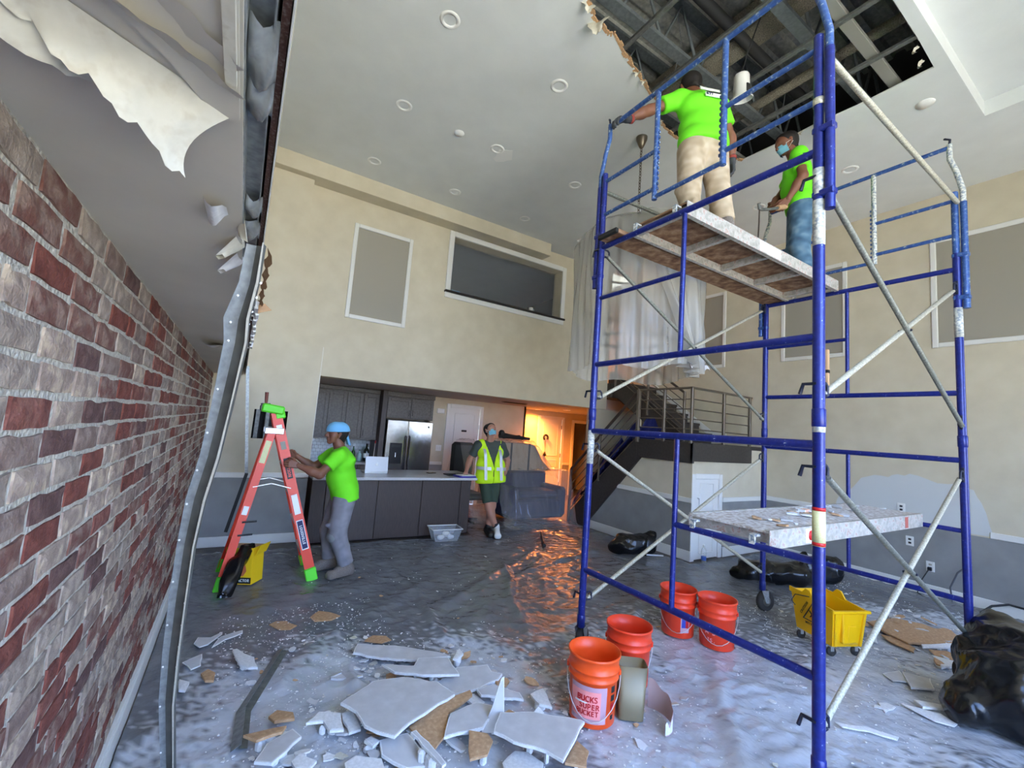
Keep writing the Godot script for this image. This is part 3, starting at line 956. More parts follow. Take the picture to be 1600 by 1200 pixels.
func build_kitchen():
	# recess shell under the loft
	var k := sgroup("wall_kitchen", "beige walls of the kitchen recess under the loft", "wall")
	var st := mb()
	bx(st, Vector3(0.3, 0, -8.75), Vector3(3.28, 2.3, -8.6))
	bx(st, Vector3(3.24, 0, -8.6), Vector3(3.28, 2.3, -8.4))
	bx(st, Vector3(3.24, 0, -8.45), Vector3(3.70, 2.3, -8.4))
	bx(st, Vector3(4.43, 0, -8.45), Vector3(5.62, 2.3, -8.4))
	bx(st, Vector3(3.70, 2.07, -8.45), Vector3(4.43, 2.3, -8.4))
	obj("plaster", st, M.wall, k)
	st = mb()
	bx(st, Vector3(3.24, 0.02, -8.40), Vector3(3.66, 0.82, -8.396))
	bx(st, Vector3(4.52, 0.02, -8.40), Vector3(5.62, 0.82, -8.396))
	obj("lower_paint", st, M.wall_grey, k)
	st = mb()
	bx(st, Vector3(3.24, 0.82, -8.4), Vector3(3.61, 0.88, -8.38), 0.005)
	bx(st, Vector3(4.52, 0.82, -8.4), Vector3(5.62, 0.88, -8.38), 0.005)
	obj("chair_rail", st, M.trim, k)
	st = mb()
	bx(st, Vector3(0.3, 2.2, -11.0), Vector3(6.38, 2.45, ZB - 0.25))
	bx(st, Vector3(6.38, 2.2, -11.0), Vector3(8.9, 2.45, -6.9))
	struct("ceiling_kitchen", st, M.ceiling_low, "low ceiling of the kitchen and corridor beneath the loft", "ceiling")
	# island
	var isl := thing("kitchen_island", "long dark wooden kitchen island with a panelled front", "kitchen island", Vector3(0, 0, 0))
	st = mb()
	bx(st, Vector3(0.89, 0.02, -6.85), Vector3(3.13, 0.83, -6.12))
	obj("carcass", st, M.island, isl)
	var xs := [0.875, 1.05, 1.72, 2.36, 2.98, 3.145]
	for i in 5:
		st = mb()
		bx(st, Vector3(xs[i] + 0.003, 0.03, -6.12), Vector3(xs[i + 1] - 0.003, 0.825, -6.10), 0.004)
		obj("front_panel", st, M.island, isl)
	st = mb()
	bx(st, Vector3(3.13, 0.02, -6.85), Vector3(3.15, 0.83, -6.10), 0.003)
	obj("end_panel", st, M.island, isl)
	var top := thing("island_worktop", "pale speckled stone worktop on the dark kitchen island", "worktop", Vector3.ZERO)
	st = mb()
	bx(st, Vector3(0.86, 0.831, -6.95), Vector3(3.3, 0.868, -5.98), 0.006)
	obj("slab", st, M.counter, top)
	# back run: base cabinets, counter, splashback tiles, wall cabinets
	var base := thing("base_cabinet", "dark base cabinet run against the kitchen back wall", "cabinet", Vector3.ZERO)
	st = mb()
	bx(st, Vector3(0.9, 0.05, -8.59), Vector3(2.17, 0.83, -8.02))
	obj("carcass", st, M.cabinet, base)
	for i in 4: cab_door(base, 0.92 + i * 0.31, 0.92 + (i + 1) * 0.31, 0.1, 0.82, -8.02, M.cabinet)
	var ct := thing("back_worktop", "grey stone worktop against the kitchen splashback", "worktop", Vector3.ZERO)
	st = mb()
	bx(st, Vector3(0.88, 0.832, -8.59), Vector3(2.17, 0.87, -7.96), 0.005)
	obj("slab", st, M.counter, ct)
	var sp := sgroup("wall_splashback", "shiny pale mosaic splashback behind the bottles", "splashback")
	st = mb()
	bx(st, Vector3(0.86, 0.87, -8.60), Vector3(2.2, 1.30, -8.592))
	obj("grout", st, M.wall_grey, sp)
	for j in 7:
		for i in 19:
			st = mb()
			var x := 0.88 + i * 0.07 + (0.035 if j % 2 else 0.0)
			if x > 2.12: continue
			box(st, Vector3(x + 0.034, 0.90 + j * 0.06, -8.588), Vector3(0.066, 0.056, 0.008), Basis(Vector3.UP, rng.randf_range(-0.03, 0.03)) * Basis(Vector3.RIGHT, rng.randf_range(-0.04, 0.04)), 0.003)
			obj("tile", st, M.tile, sp)
	var up := thing("wall_cabinet", "grey wooden wall cabinet with four panelled doors above the splashback", "cabinet", Vector3.ZERO)
	st = mb()
	bx(st, Vector3(0.9, 1.28, -8.59), Vector3(2.18, 2.14, -8.22))
	obj("carcass", st, M.cabinet, up)
	cab_door(up, 0.98, 1.29, 1.285, 2.10, -8.22, M.cabinet)
	cab_door(up, 1.29, 1.59, 1.285, 2.10, -8.22, M.cabinet, 1)
	cab_door(up, 1.60, 1.88, 1.285, 2.10, -8.22, M.cabinet, -1)
	cab_door(up, 1.89, 2.17, 1.285, 2.10, -8.22, M.cabinet, -1)
	st = mb()
	bx(st, Vector3(0.9, 2.12, -8.59), Vector3(2.175, 2.195, -8.17), 0.01)
	obj("crown", st, M.cabinet, up)
	st = mb()
	bx(st, Vector3(0.9, 1.26, -8.55), Vector3(2.18, 1.285, -8.215), 0.004)
	obj("light_rail", st, M.cabinet, up)
	var fs := thing("fridge_surround", "dark cabinet around the refrigerator with two small upper doors", "cabinet", Vector3.ZERO)
	st = mb()
	bx(st, Vector3(2.18, 0, -8.59), Vector3(2.27, 2.195, -8.0), 0.003)
	obj("side_panel", st, M.island, fs)
	st = mb()
	bx(st, Vector3(2.27, 1.70, -8.59), Vector3(3.225, 2.19, -8.12))
	obj("carcass", st, M.cabinet, fs)
	cab_door(fs, 2.3, 2.76, 1.715, 2.08, -8.12, M.cabinet, 1)
	cab_door(fs, 2.76, 3.22, 1.715, 2.08, -8.12, M.cabinet, -1)
	st = mb()
	bx(st, Vector3(2.26, 2.1, -8.59), Vector3(3.23, 2.195, -8.07), 0.008)
	obj("crown", st, M.cabinet, fs)
	# refrigerator
	var fr := thing("refrigerator", "stainless steel side-by-side refrigerator with a black water dispenser", "refrigerator", Vector3(2.76, 0, -8.02))
	st = mb()
	bx(st, Vector3(-0.45, 0.02, -0.55), Vector3(0.45, 1.67, -0.06), 0.01)
	obj("cabinet", st, M.steel_dark, fr)
	for s in [[-0.45, -0.045], [-0.04, 0.45]]:
		st = mb()
		bx(st, Vector3(s[0], 0.1, -0.055), Vector3(s[1], 1.665, 0.0), 0.012)
		var d := obj("door", st, M.steel, fr)
		st = mb()
		var hx: float = s[1] - 0.03 if s[0] < -0.1 else s[0] + 0.03
		tube(st, [Vector3(hx, 0.45, 0.0), Vector3(hx, 0.47, 0.045), Vector3(hx, 1.36, 0.045), Vector3(hx, 1.38, 0.0)], 0.012, 8)
		obj("handle", st, M.steel_dark, d)
	st = mb()
	bx(st, Vector3(-0.36, 0.86, -0.002), Vector3(-0.13, 1.24, 0.006), 0.003)
	var dis := obj("dispenser", st, M.black, fr)
	st = mb()
	bx(st, Vector3(-0.33, 1.16, 0.004), Vector3(-0.16, 1.21, 0.009))
	obj("display", st, M.steel_dark, dis)
	st = mb()
	tube(st, [Vector3(-0.245, 1.06, 0.002), Vector3(-0.245, 0.98, 0.016)], 0.012, 8)
	obj("spout", st, M.chrome, dis)
	st = mb()
	lathe(st, [Vector2(0, 0), Vector2(0.018, 0), Vector2(0.018, 0.004), Vector2(0, 0.004)], 12, Vector3(0.36, 1.57, 0.0), Basis(Vector3.RIGHT, PI / 2))
	obj("badge", st, M.steel_dark, fr)
	# pantry door and the small boxes beside it
	var pd := door("door_1", "white pantry door with a small black plate beside the refrigerator", Vector3(4.065, 0, -8.42), 0.70, 2.02, M.white)
	st = mb()
	bx(st, Vector3(-0.06, 1.52, 0.022), Vector3(0.06, 1.56, 0.03), 0.003)
	obj("black_plate", st, M.black, pd)
	for y in [0.3, 1.6]:
		st = mb()
		bx(st, Vector3(0.34, y, 0.02), Vector3(0.36, y + 0.09, 0.03))
		obj("hinge", st, M.alu, pd)
	var tb := thing("alarm_box", "small white wall box beside the top of the pantry door", "alarm box", Vector3(3.5, 1.92, -8.4))
	st = mb()
	bx(st, Vector3(-0.09, -0.05, 0), Vector3(0.07, 0.05, 0.05), 0.008)
	obj("case", st, M.white, tb)
	var sw := thing("light_switch", "white switch plate on the wall between refrigerator and pantry door", "light switch", Vector3(3.52, 1.16, -8.4))
	st = mb()
	bx(st, Vector3(-0.06, -0.06, 0), Vector3(0.06, 0.06, 0.008), 0.003)
	obj("plate", st, M.white, sw)
	for s in [-0.025, 0.025]:
		st = mb()
		bx(st, Vector3(s - 0.014, -0.03, 0.006), Vector3(s + 0.014, 0.03, 0.012), 0.002)
		obj("rocker", st, M.trim, sw)
	# things on the counters
	for e in [["green_bottle", "green glass wine bottle on the kitchen back counter", 1.82, 0.26, 0.033, c8(40, 96, 48)], ["clear_bottle", "pale glass jug beside the green bottle on the back counter", 1.93, 0.20, 0.045, c8(170, 200, 196)], ["liquor_bottle", "dark liquor bottle with a white label on the back counter", 2.05, 0.32, 0.05, c8(40, 44, 34)]]:
		var bt := thing(e[0], e[1], "bottle", Vector3(e[2], 0.87, -8.28))
		var hgt: float = e[3]
		var rad: float = e[4]
		st = mb()
		lathe(st, [Vector2(0, 0), Vector2(rad, 0), Vector2(rad, hgt * 0.55), Vector2(rad * 0.8, hgt * 0.66), Vector2(rad * 0.35, hgt * 0.76), Vector2(rad * 0.32, hgt * 0.97), Vector2(0, hgt * 0.97)], 14)
		obj("glass_body", st, mat(e[5], 0.08), bt)
		st = mb()
		lathe(st, [Vector2(0, hgt * 0.94), Vector2(rad * 0.36, hgt * 0.94), Vector2(rad * 0.36, hgt), Vector2(0, hgt)], 10)
		obj("cap", st, M.steel_dark, bt)
		if e[0] == "liquor_bottle":
			st = mb()
			lathe(st, [Vector2(rad + 0.001, hgt * 0.18), Vector2(rad + 0.001, hgt * 0.45)], 14)
			obj("label_band", st, M.white, bt)
	var br := thing("dish_brush", "thin upright pole leaning beside the refrigerator side panel", "brush", Vector3(2.14, 0.87, -8.1))
	st = mb()
	tube(st, [Vector3(0, 0, 0), Vector3(0.01, 0.36, 0)], 0.008, 7)
	obj("handle", st, mat(c8(196, 190, 176), 0.5), br)
	st = mb()
	tube(st, [Vector3(0.01, 0.34, 0), Vector3(0.012, 0.39, 0)], 0.012, 7)
	obj("tip", st, M.red, br)
	var fa := thing("kitchen_faucet", "dark curved kitchen faucet behind the worker's head scarf", "faucet", Vector3(1.60, 0.87, -8.33))
	st = mb()
	tube(st, [Vector3(0, 0, 0), Vector3(0, 0.24, 0), Vector3(0.01, 0.32, 0.03), Vector3(0.02, 0.35, 0.09), Vector3(0.025, 0.31, 0.14), Vector3(0.025, 0.24, 0.15)], 0.012, 8)
	obj("spout", st, M.steel_dark, fa)
	st = mb()
	lathe(st, [Vector2(0, 0), Vector2(0.03, 0), Vector2(0.025, 0.03), Vector2(0, 0.03)], 12)
	obj("base", st, M.steel_dark, fa)
	var rd := thing("soap_dispenser", "small dark red dispenser hung on the splashback", "dispenser", Vector3(1.13, 1.08, -8.57))
	st = mb()
	bx(st, Vector3(-0.025, -0.06, 0), Vector3(0.025, 0.06, 0.05), 0.01)
	obj("body", st, mat(c8(120, 26, 36), 0.35), rd)
	st = mb()
	bx(st, Vector3(-0.015, -0.085, 0.01), Vector3(0.015, -0.058, 0.035), 0.004)
	obj("nozzle", st, M.black, rd)
	# laptop: lid seen from behind
	var lp := thing("laptop", "open silver laptop on the island, its lid turned to the room", "laptop", Vector3(1.77, 0.868, -6.45))
	st = mb()
	bx(st, Vector3(-0.165, 0, -0.24), Vector3(0.165, 0.016, 0.0), 0.004)
	obj("keyboard_base", st, M.alu, lp)
	st = mb()
	var lb := Basis(Vector3.RIGHT, -0.12)
	box(st, Vector3(0, 0.016, 0.002) + lb * Vector3(0, 0.112, 0), Vector3(0.33, 0.225, 0.008), lb, 0.003)
	var lid := obj("lid", st, M.laptop, lp)
	st = mb()
	var ap := PackedVector2Array()
	for q in [[0, 0.012], [0.008, 0.016], [0.016, 0.014], [0.020, 0.008], [0.015, 0.001], [0.016, -0.008], [0.021, -0.012], [0.014, -0.022], [0.006, -0.025], [0.0, -0.022], [-0.006, -0.025], [-0.014, -0.020], [-0.021, -0.006], [-0.020, 0.007], [-0.013, 0.015], [-0.006, 0.015]]: ap.append(Vector2(q[0], q[1]))
	prism(st, ap, 0.002, Transform3D(lb, Vector3(0, 0.016, 0.002) + lb * Vector3(0, 0.112, 0.005)))
	prism(st, PackedVector2Array([Vector2(0.0, 0.018), Vector2(0.008, 0.021), Vector2(0.010, 0.030), Vector2(0.003, 0.027)]), 0.002, Transform3D(lb, Vector3(0, 0.016, 0.002) + lb * Vector3(0, 0.112, 0.005)))
	obj("logo", st, M.white, lid)
	var ph := thing("mobile_phone", "black mobile phone lying on the island worktop", "phone", Vector3(2.66, 0.868, -6.55), 0.4)
	st = mb()
	bx(st, Vector3(-0.075, 0, -0.037), Vector3(0.075, 0.009, 0.037), 0.003)
	obj("case", st, M.black, ph)
	st = mb()
	bx(st, Vector3(-0.07, 0.009, -0.033), Vector3(0.07, 0.0095, 0.033))
	obj("screen", st, mat(c8(10, 10, 12), 0.08), ph)
	var nb := thing("clipboard", "blue folder with white papers at the end of the island", "folder", Vector3(3.06, 0.868, -6.1), 0.1)
	st = mb()
	bx(st, Vector3(-0.17, 0, -0.12), Vector3(0.15, 0.022, 0.10), 0.004)
	obj("cover", st, mat(c8(46, 40, 150), 0.5), nb)
	st = mb()
	bx(st, Vector3(-0.13, 0.022, -0.11), Vector3(0.13, 0.032, 0.08), 0.002)
	obj("paper_sheet", st, M.white, nb)
	var mt := thing("black_tray", "flat black tray behind the blue folder on the island", "tray", Vector3(2.98, 0.868, -6.32), 0.0)
	st = mb()
	bx(st, Vector3(-0.17, 0, -0.1), Vector3(0.17, 0.018, 0.1), 0.005)
	obj("plate", st, M.black, mt)
	st = mb()
	bx(st, Vector3(-0.15, 0.018, -0.08), Vector3(0.15, 0.02, 0.08))
	obj("liner", st, M.dark, mt)

func build_corridor():
	var k := sgroup("wall_corridor", "warm lit corridor walls beyond the kitchen", "wall")
	var st := mb()
	bx(st, Vector3(5.57, 0, -9.25), Vector3(5.62, 2.3, -8.4))
	bx(st, Vector3(5.57, 0, -9.3), Vector3(6.66, 2.3, -9.25))
	bx(st, Vector3(7.42, 0, -9.3), Vector3(7.72, 2.3, -9.25))
	bx(st, Vector3(6.66, 2.05, -9.3), Vector3(7.42, 2.3, -9.25))
	bx(st, Vector3(7.72, 1.95, -9.3), Vector3(8.5, 2.3, -9.25))
	bx(st, Vector3(8.4, 0, -9.3), Vector3(8.9, 2.3, -9.25))
	bx(st, Vector3(8.85, 0, -9.25), Vector3(8.9, 2.3, -6.6))
	bx(st, Vector3(7.4, 0, -10.9), Vector3(8.9, 2.3, -10.85))
	bx(st, Vector3(7.4, 0, -10.85), Vector3(7.45, 2.3, -9.3))
	bx(st, Vector3(8.85, 0, -10.85), Vector3(8.9, 2.3, -9.3))
	bx(st, Vector3(8.85, 2.3, -9.1), Vector3(8.9, 5.3, -6.6))
	bx(st, Vector3(7.45, 0, -6.72), Vector3(8.9, 5.3, -6.62))
	bx(st, Vector3(6.0, 0, -6.72), Vector3(7.45, 2.2, -6.62))
	obj("plaster", st, M.wall, k)
	st = mb()
	bx(st, Vector3(5.62, 0, -9.25), Vector3(6.6, 0.8, -9.246))
	bx(st, Vector3(7.47, 0, -9.25), Vector3(7.7, 0.8, -9.246))
	obj("lower_paint", st, M.wall_grey, k)
	st = mb()
	bx(st, Vector3(5.62, 0.8, -9.25), Vector3(6.6, 0.86, -9.23), 0.005)
	bx(st, Vector3(7.47, 0.8, -9.25), Vector3(7.7, 0.86, -9.23), 0.005)
	obj("chair_rail", st, M.trim, k)
	var d := door("door_2", "white corridor door hung with black wall decor", Vector3(7.03, 0, -9.28), 0.72, 2.0, M.white)
	for y in [0.25, 1.0, 1.75]:
		st = mb()
		bx(st, Vector3(0.35, y, 0.02), Vector3(0.37, y + 0.1, 0.03))
		obj("hinge", st, M.black, d)
	var o := sgroup("door_3", "open white-cased doorway at the far right of the corridor", "doorway")
	for s in [[7.72, 0.0, 7.80, 1.95], [8.42, 0.0, 8.50, 1.95], [7.72, 1.95, 8.50, 2.03]]:
		st = mb()
		bx(st, Vector3(s[0], s[1], -9.25), Vector3(s[2], s[3], -9.215), 0.006)
		obj("casing", st, M.white, o)
	# black ornament hung on the corridor wall
	var w := thing("wall_ornament", "black curled ornament with a hanging tassel on the corridor door", "ornament", Vector3(6.83, 1.5, -9.2))
	st = mb()
	var pts := []
	for i in 14:
		var a := -0.6 + i * 0.36
		pts.append(Vector3(cos(a) * (0.075 - i * 0.0015), sin(a) * (0.075 - i * 0.001), 0))
	tube(st, pts, 0.026, 8)
	obj("curl", st, M.black, w)
	st = mb()
	tube(st, [Vector3(0, -0.06, 0), Vector3(0, -0.36, 0)], 0.004, 5)
	obj("string", st, M.black, w)
	st = mb()
	lathe(st, [Vector2(0, -0.34), Vector2(0.03, -0.40), Vector2(0.055, -0.47), Vector2(0.03, -0.46), Vector2(0, -0.5)], 8)
	obj("tassel", st, M.black, w)
	# warm downlights: glowing lens and a spot light below it
	var n := 0
	for p in [Vector3(6.35, 2.2, -8.92), Vector3(6.5, 2.2, -8.0)]:
		var l := thing("corridor_downlight", ["lit warm recessed light deeper in the corridor ceiling", "lit warm recessed light at the front of the corridor ceiling"][n], "ceiling light", p)
		n += 1
		st = mb()
		lathe(st, [Vector2(0.06, 0.0), Vector2(0.075, -0.012), Vector2(0.095, -0.003), Vector2(0.095, 0.0)], 20)
		obj("trim_ring", st, M.white, l)
		st = mb()
		lathe(st, [Vector2(0.0, -0.006), Vector2(0.06, -0.006)], 18)
		obj("lamp_lens", st, M.lamp_warm, l)
		var sl := SpotLight3D.new()
		sl.light_color = Color(1.0, 0.56, 0.22)
		sl.light_energy = WARM
		sl.light_size = 0.06
		sl.spot_angle = 80
		sl.spot_range = 12
		sl.spot_attenuation = 2
		sl.shadow_enabled = true
		sl.rotation.x = -PI / 2
		sl.position = Vector3(0, -0.02, 0)
		sl.name = "lamp"
		l.add_child(sl)
	var v := thing("ceiling_vent", "dark slotted vent in the low kitchen ceiling", "vent", Vector3(4.75, 2.199, -7.55), 0.0)
	st = mb()
	bx(st, Vector3(-0.28, -0.006, -0.07), Vector3(0.28, 0.0, 0.07), 0.002)
	obj("frame", st, M.steel_dark, v)
	for i in 5:
		st = mb()
		box(st, Vector3(0, -0.008, -0.05 + i * 0.025), Vector3(0.52, 0.003, 0.014), Basis(Vector3.RIGHT, 0.5))
		obj("slat", st, M.black, v)
	# loft landing, lit warm from a lamp above the stairs
	var lf := sgroup("wall_landing", "warm lit upper hall at the top of the stairs", "wall")
	st = mb()
	bx(st, Vector3(6.38, 2.45, -9.1), Vector3(8.9, 5.3, -9.0))
	obj("plaster", st, M.wall, lf)
	var lamp := thing("hall_lamp", "warm glowing ceiling lamp in the upper hall", "ceiling light", Vector3(6.95, 3.5, -8.6))
	st = mb()
	lathe(st, [Vector2(0, -0.09), Vector2(0.07, -0.07), Vector2(0.1, 0.0), Vector2(0.07, 0.05), Vector2(0, 0.06)], 16)
	obj("lamp_globe", st, M.lamp_warm, lamp)
	st = mb()
	tube(st, [Vector3(0, 0.05, 0), Vector3(0, 1.7, 0)], 0.012, 6)
	obj("rod", st, M.chrome, lamp)
	var ol := OmniLight3D.new()
	ol.light_color = Color(1.0, 0.58, 0.24)
	ol.light_energy = WARM * 0.12
	ol.omni_range = 12
	ol.omni_attenuation = 2
	ol.light_size = 0.1
	ol.shadow_enabled = true
	ol.position = Vector3(0, -0.02, 0)
	ol.name = "lamp"
	lamp.add_child(ol)

const WARM := 14.0

func back_materials():
	M.sill = mat(c8(28, 22, 20), 0.35)
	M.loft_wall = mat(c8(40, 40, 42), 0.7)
	M.glass_dark = mat(Color(0.7, 0.75, 0.8, 0.06), 0.02)
	M.glass_dark.transparency = BaseMaterial3D.TRANSPARENCY_ALPHA
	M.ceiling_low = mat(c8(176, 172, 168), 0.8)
	M.laptop = mat(c8(186, 188, 190), 0.35, 0.3)
	M.lamp_warm = mat(c8(255, 220, 160), 0.5)
	M.lamp_warm.emission_enabled = true
	M.lamp_warm.emission = Color(1.0, 0.72, 0.38)
	M.lamp_warm.emission_energy_multiplier = 3.0
	M.rust = nmat([[0.0, c8(74, 48, 42)], [0.5, c8(96, 66, 56)], [1.0, c8(150, 140, 130)]], 0.04, 0.8, 6.0)

func build_right_wall():
	var w := sgroup("wall_right", "long beige wall with framed panels and a grey lower part", "wall")
	var st := mb()
	bx(st, Vector3(XR, 0, -6.57), Vector3(XR + 0.2, H + 0.2, ZW))
	bx(st, Vector3(XR, 2.45, -9.0), Vector3(XR + 0.2, H + 0.2, -6.57))
	obj("plaster", st, M.wall, w)
	st = mb()
	bx(st, Vector3(XR - 0.004, 0.0, -3.9), Vector3(XR, 0.815, 0.09))
	obj("lower_paint", st, M.wall_grey, w)
	# unpainted patch of skim coat with a ragged outline
	st = mb()
	var poly := PackedVector2Array()
	var r := RandomNumberGenerator.new()
	r.seed = 12
	var base := [[-2.93, 0.83], [-2.9, 0.96], [-2.86, 1.05], [-2.78, 1.10], [-2.68, 1.22], [-2.6, 1.34], [-2.45, 1.40], [-2.3, 1.39], [-2.2, 1.44], [-2.08, 1.46], [-1.9, 1.41], [-1.72, 1.38], [-1.6, 1.37], [-1.5, 1.34], [-1.44, 1.2], [-1.38, 0.95], [-1.36, 0.83]]
	for i in base.size():
		poly.append(Vector2(base[i][0], base[i][1]))
		if i < base.size() - 1:
			poly.append(Vector2((base[i][0] + base[i + 1][0]) / 2 + r.randf_range(-0.01, 0.01), (base[i][1] + base[i + 1][1]) / 2 + r.randf_range(-0.02, 0.02)))
	prism(st, poly, 0.002, Transform3D(Basis(Vector3(0, 0, 1), Vector3(0, 1, 0), Vector3(-1, 0, 0)), Vector3(XR - 0.001, 0, 0)))
	obj("skim_patch", st, mat(c8(206, 208, 206), 0.8), w)
	st = mb()
	bx(st, Vector3(XR - 0.022, 0.815, -3.9), Vector3(XR, 0.885, -2.95), 0.006)
	bx(st, Vector3(XR - 0.022, 0.815, -1.38), Vector3(XR, 0.885, 0.08), 0.006)
	struct("trim_4", st, M.trim, "white chair rail on the long framed wall", "chair rail")
	st = mb()
	bx(st, Vector3(XR - 0.02, 0, -3.9), Vector3(XR, 0.13, ZW), 0.005)
	struct("baseboard_right", st, M.trim, "white baseboard along the long framed wall", "baseboard")
	framed_panel("trim_5", "white-framed grey wall panel behind the wrapped chandelier", Vector3(XR, 3.8, -5.12), 0.94, 1.45, "x")
	framed_panel("trim_6", "white-framed grey wall panel behind the scaffold platform", Vector3(XR, 3.81, -3.21), 0.93, 1.45, "x")
	framed_panel("trim_7", "large white-framed grey wall panel at the picture's edge", Vector3(XR, 3.815, -1.35), 0.95, 1.45, "x")
	# outlets
	for e in [[Vector3(XR, 1.01, -2.17), "white outlet above the rail inside the skim coat patch"], [Vector3(XR, 0.61, -2.09), "white outlet frame on the grey wall below the plank end"], [Vector3(XR, 0.35, -1.90), "low white outlet with a plugged cable on the grey wall"], [Vector3(5.55, 0.36, -4.35), "white outlet on the grey wall under the stairs"]]:
		var o := thing("wall_outlet", e[1], "outlet", e[0], -PI / 2)
		st = mb()
		bx(st, Vector3(-0.04, -0.06, 0), Vector3(0.04, 0.06, 0.008), 0.003)
		obj("plate", st, M.white, o)
		for y in [-0.022, 0.022]:
			st = mb()
			bx(st, Vector3(-0.015, y - 0.012, 0.006), Vector3(0.015, y + 0.012, 0.0105), 0.002)
			obj("socket", st, M.panel_grey if e[1].begins_with("low") else M.steel_dark, o)
	var c := thing("power_cable", "black cable looping from the low outlet down to the floor", "cable", Vector3.ZERO)
	st = mb()
	tube(st, [Vector3(XR - 0.02, 0.33, -1.90), Vector3(XR - 0.06, 0.3, -1.91), Vector3(XR - 0.07, 0.15, -1.98), Vector3(XR - 0.1, 0.02, -2.0), Vector3(XR - 0.25, 0.02, -1.9)], 0.006, 6)
	obj("lead", st, M.black, c)
	st = mb()
	bx(st, Vector3(XR - 0.045, 0.3, -1.92), Vector3(XR - 0.012, 0.345, -1.88), 0.005)
	obj("plug", st, M.black, c)
	var c2 := thing("hose", "thin dark hose arching from the grey wall to the floor beside the scaffold leg", "hose", Vector3.ZERO)
	st = mb()
	tube(st, [Vector3(XR - 0.02, 0.45, -1.55), Vector3(XR - 0.06, 0.46, -1.56), Vector3(XR - 0.1, 0.36, -1.64), Vector3(XR - 0.12, 0.18, -1.70), Vector3(XR - 0.14, 0.02, -1.68)], 0.009, 7)
	obj("pipe", st, mat(c8(80, 82, 86), 0.5), c2)
	var c3 := thing("dark_cable", "dark cable bending across the floor by the large wall panel", "cable", Vector3.ZERO)
	st = mb()
	tube(st, [Vector3(XR - 0.3, 0.03, -1.42), Vector3(XR - 0.16, 0.1, -1.36), Vector3(XR - 0.05, 0.14, -1.25), Vector3(XR - 0.04, 0.13, -1.05), Vector3(XR - 0.2, 0.03, -0.9)], 0.012, 7)
	obj("lead", st, M.black, c3)

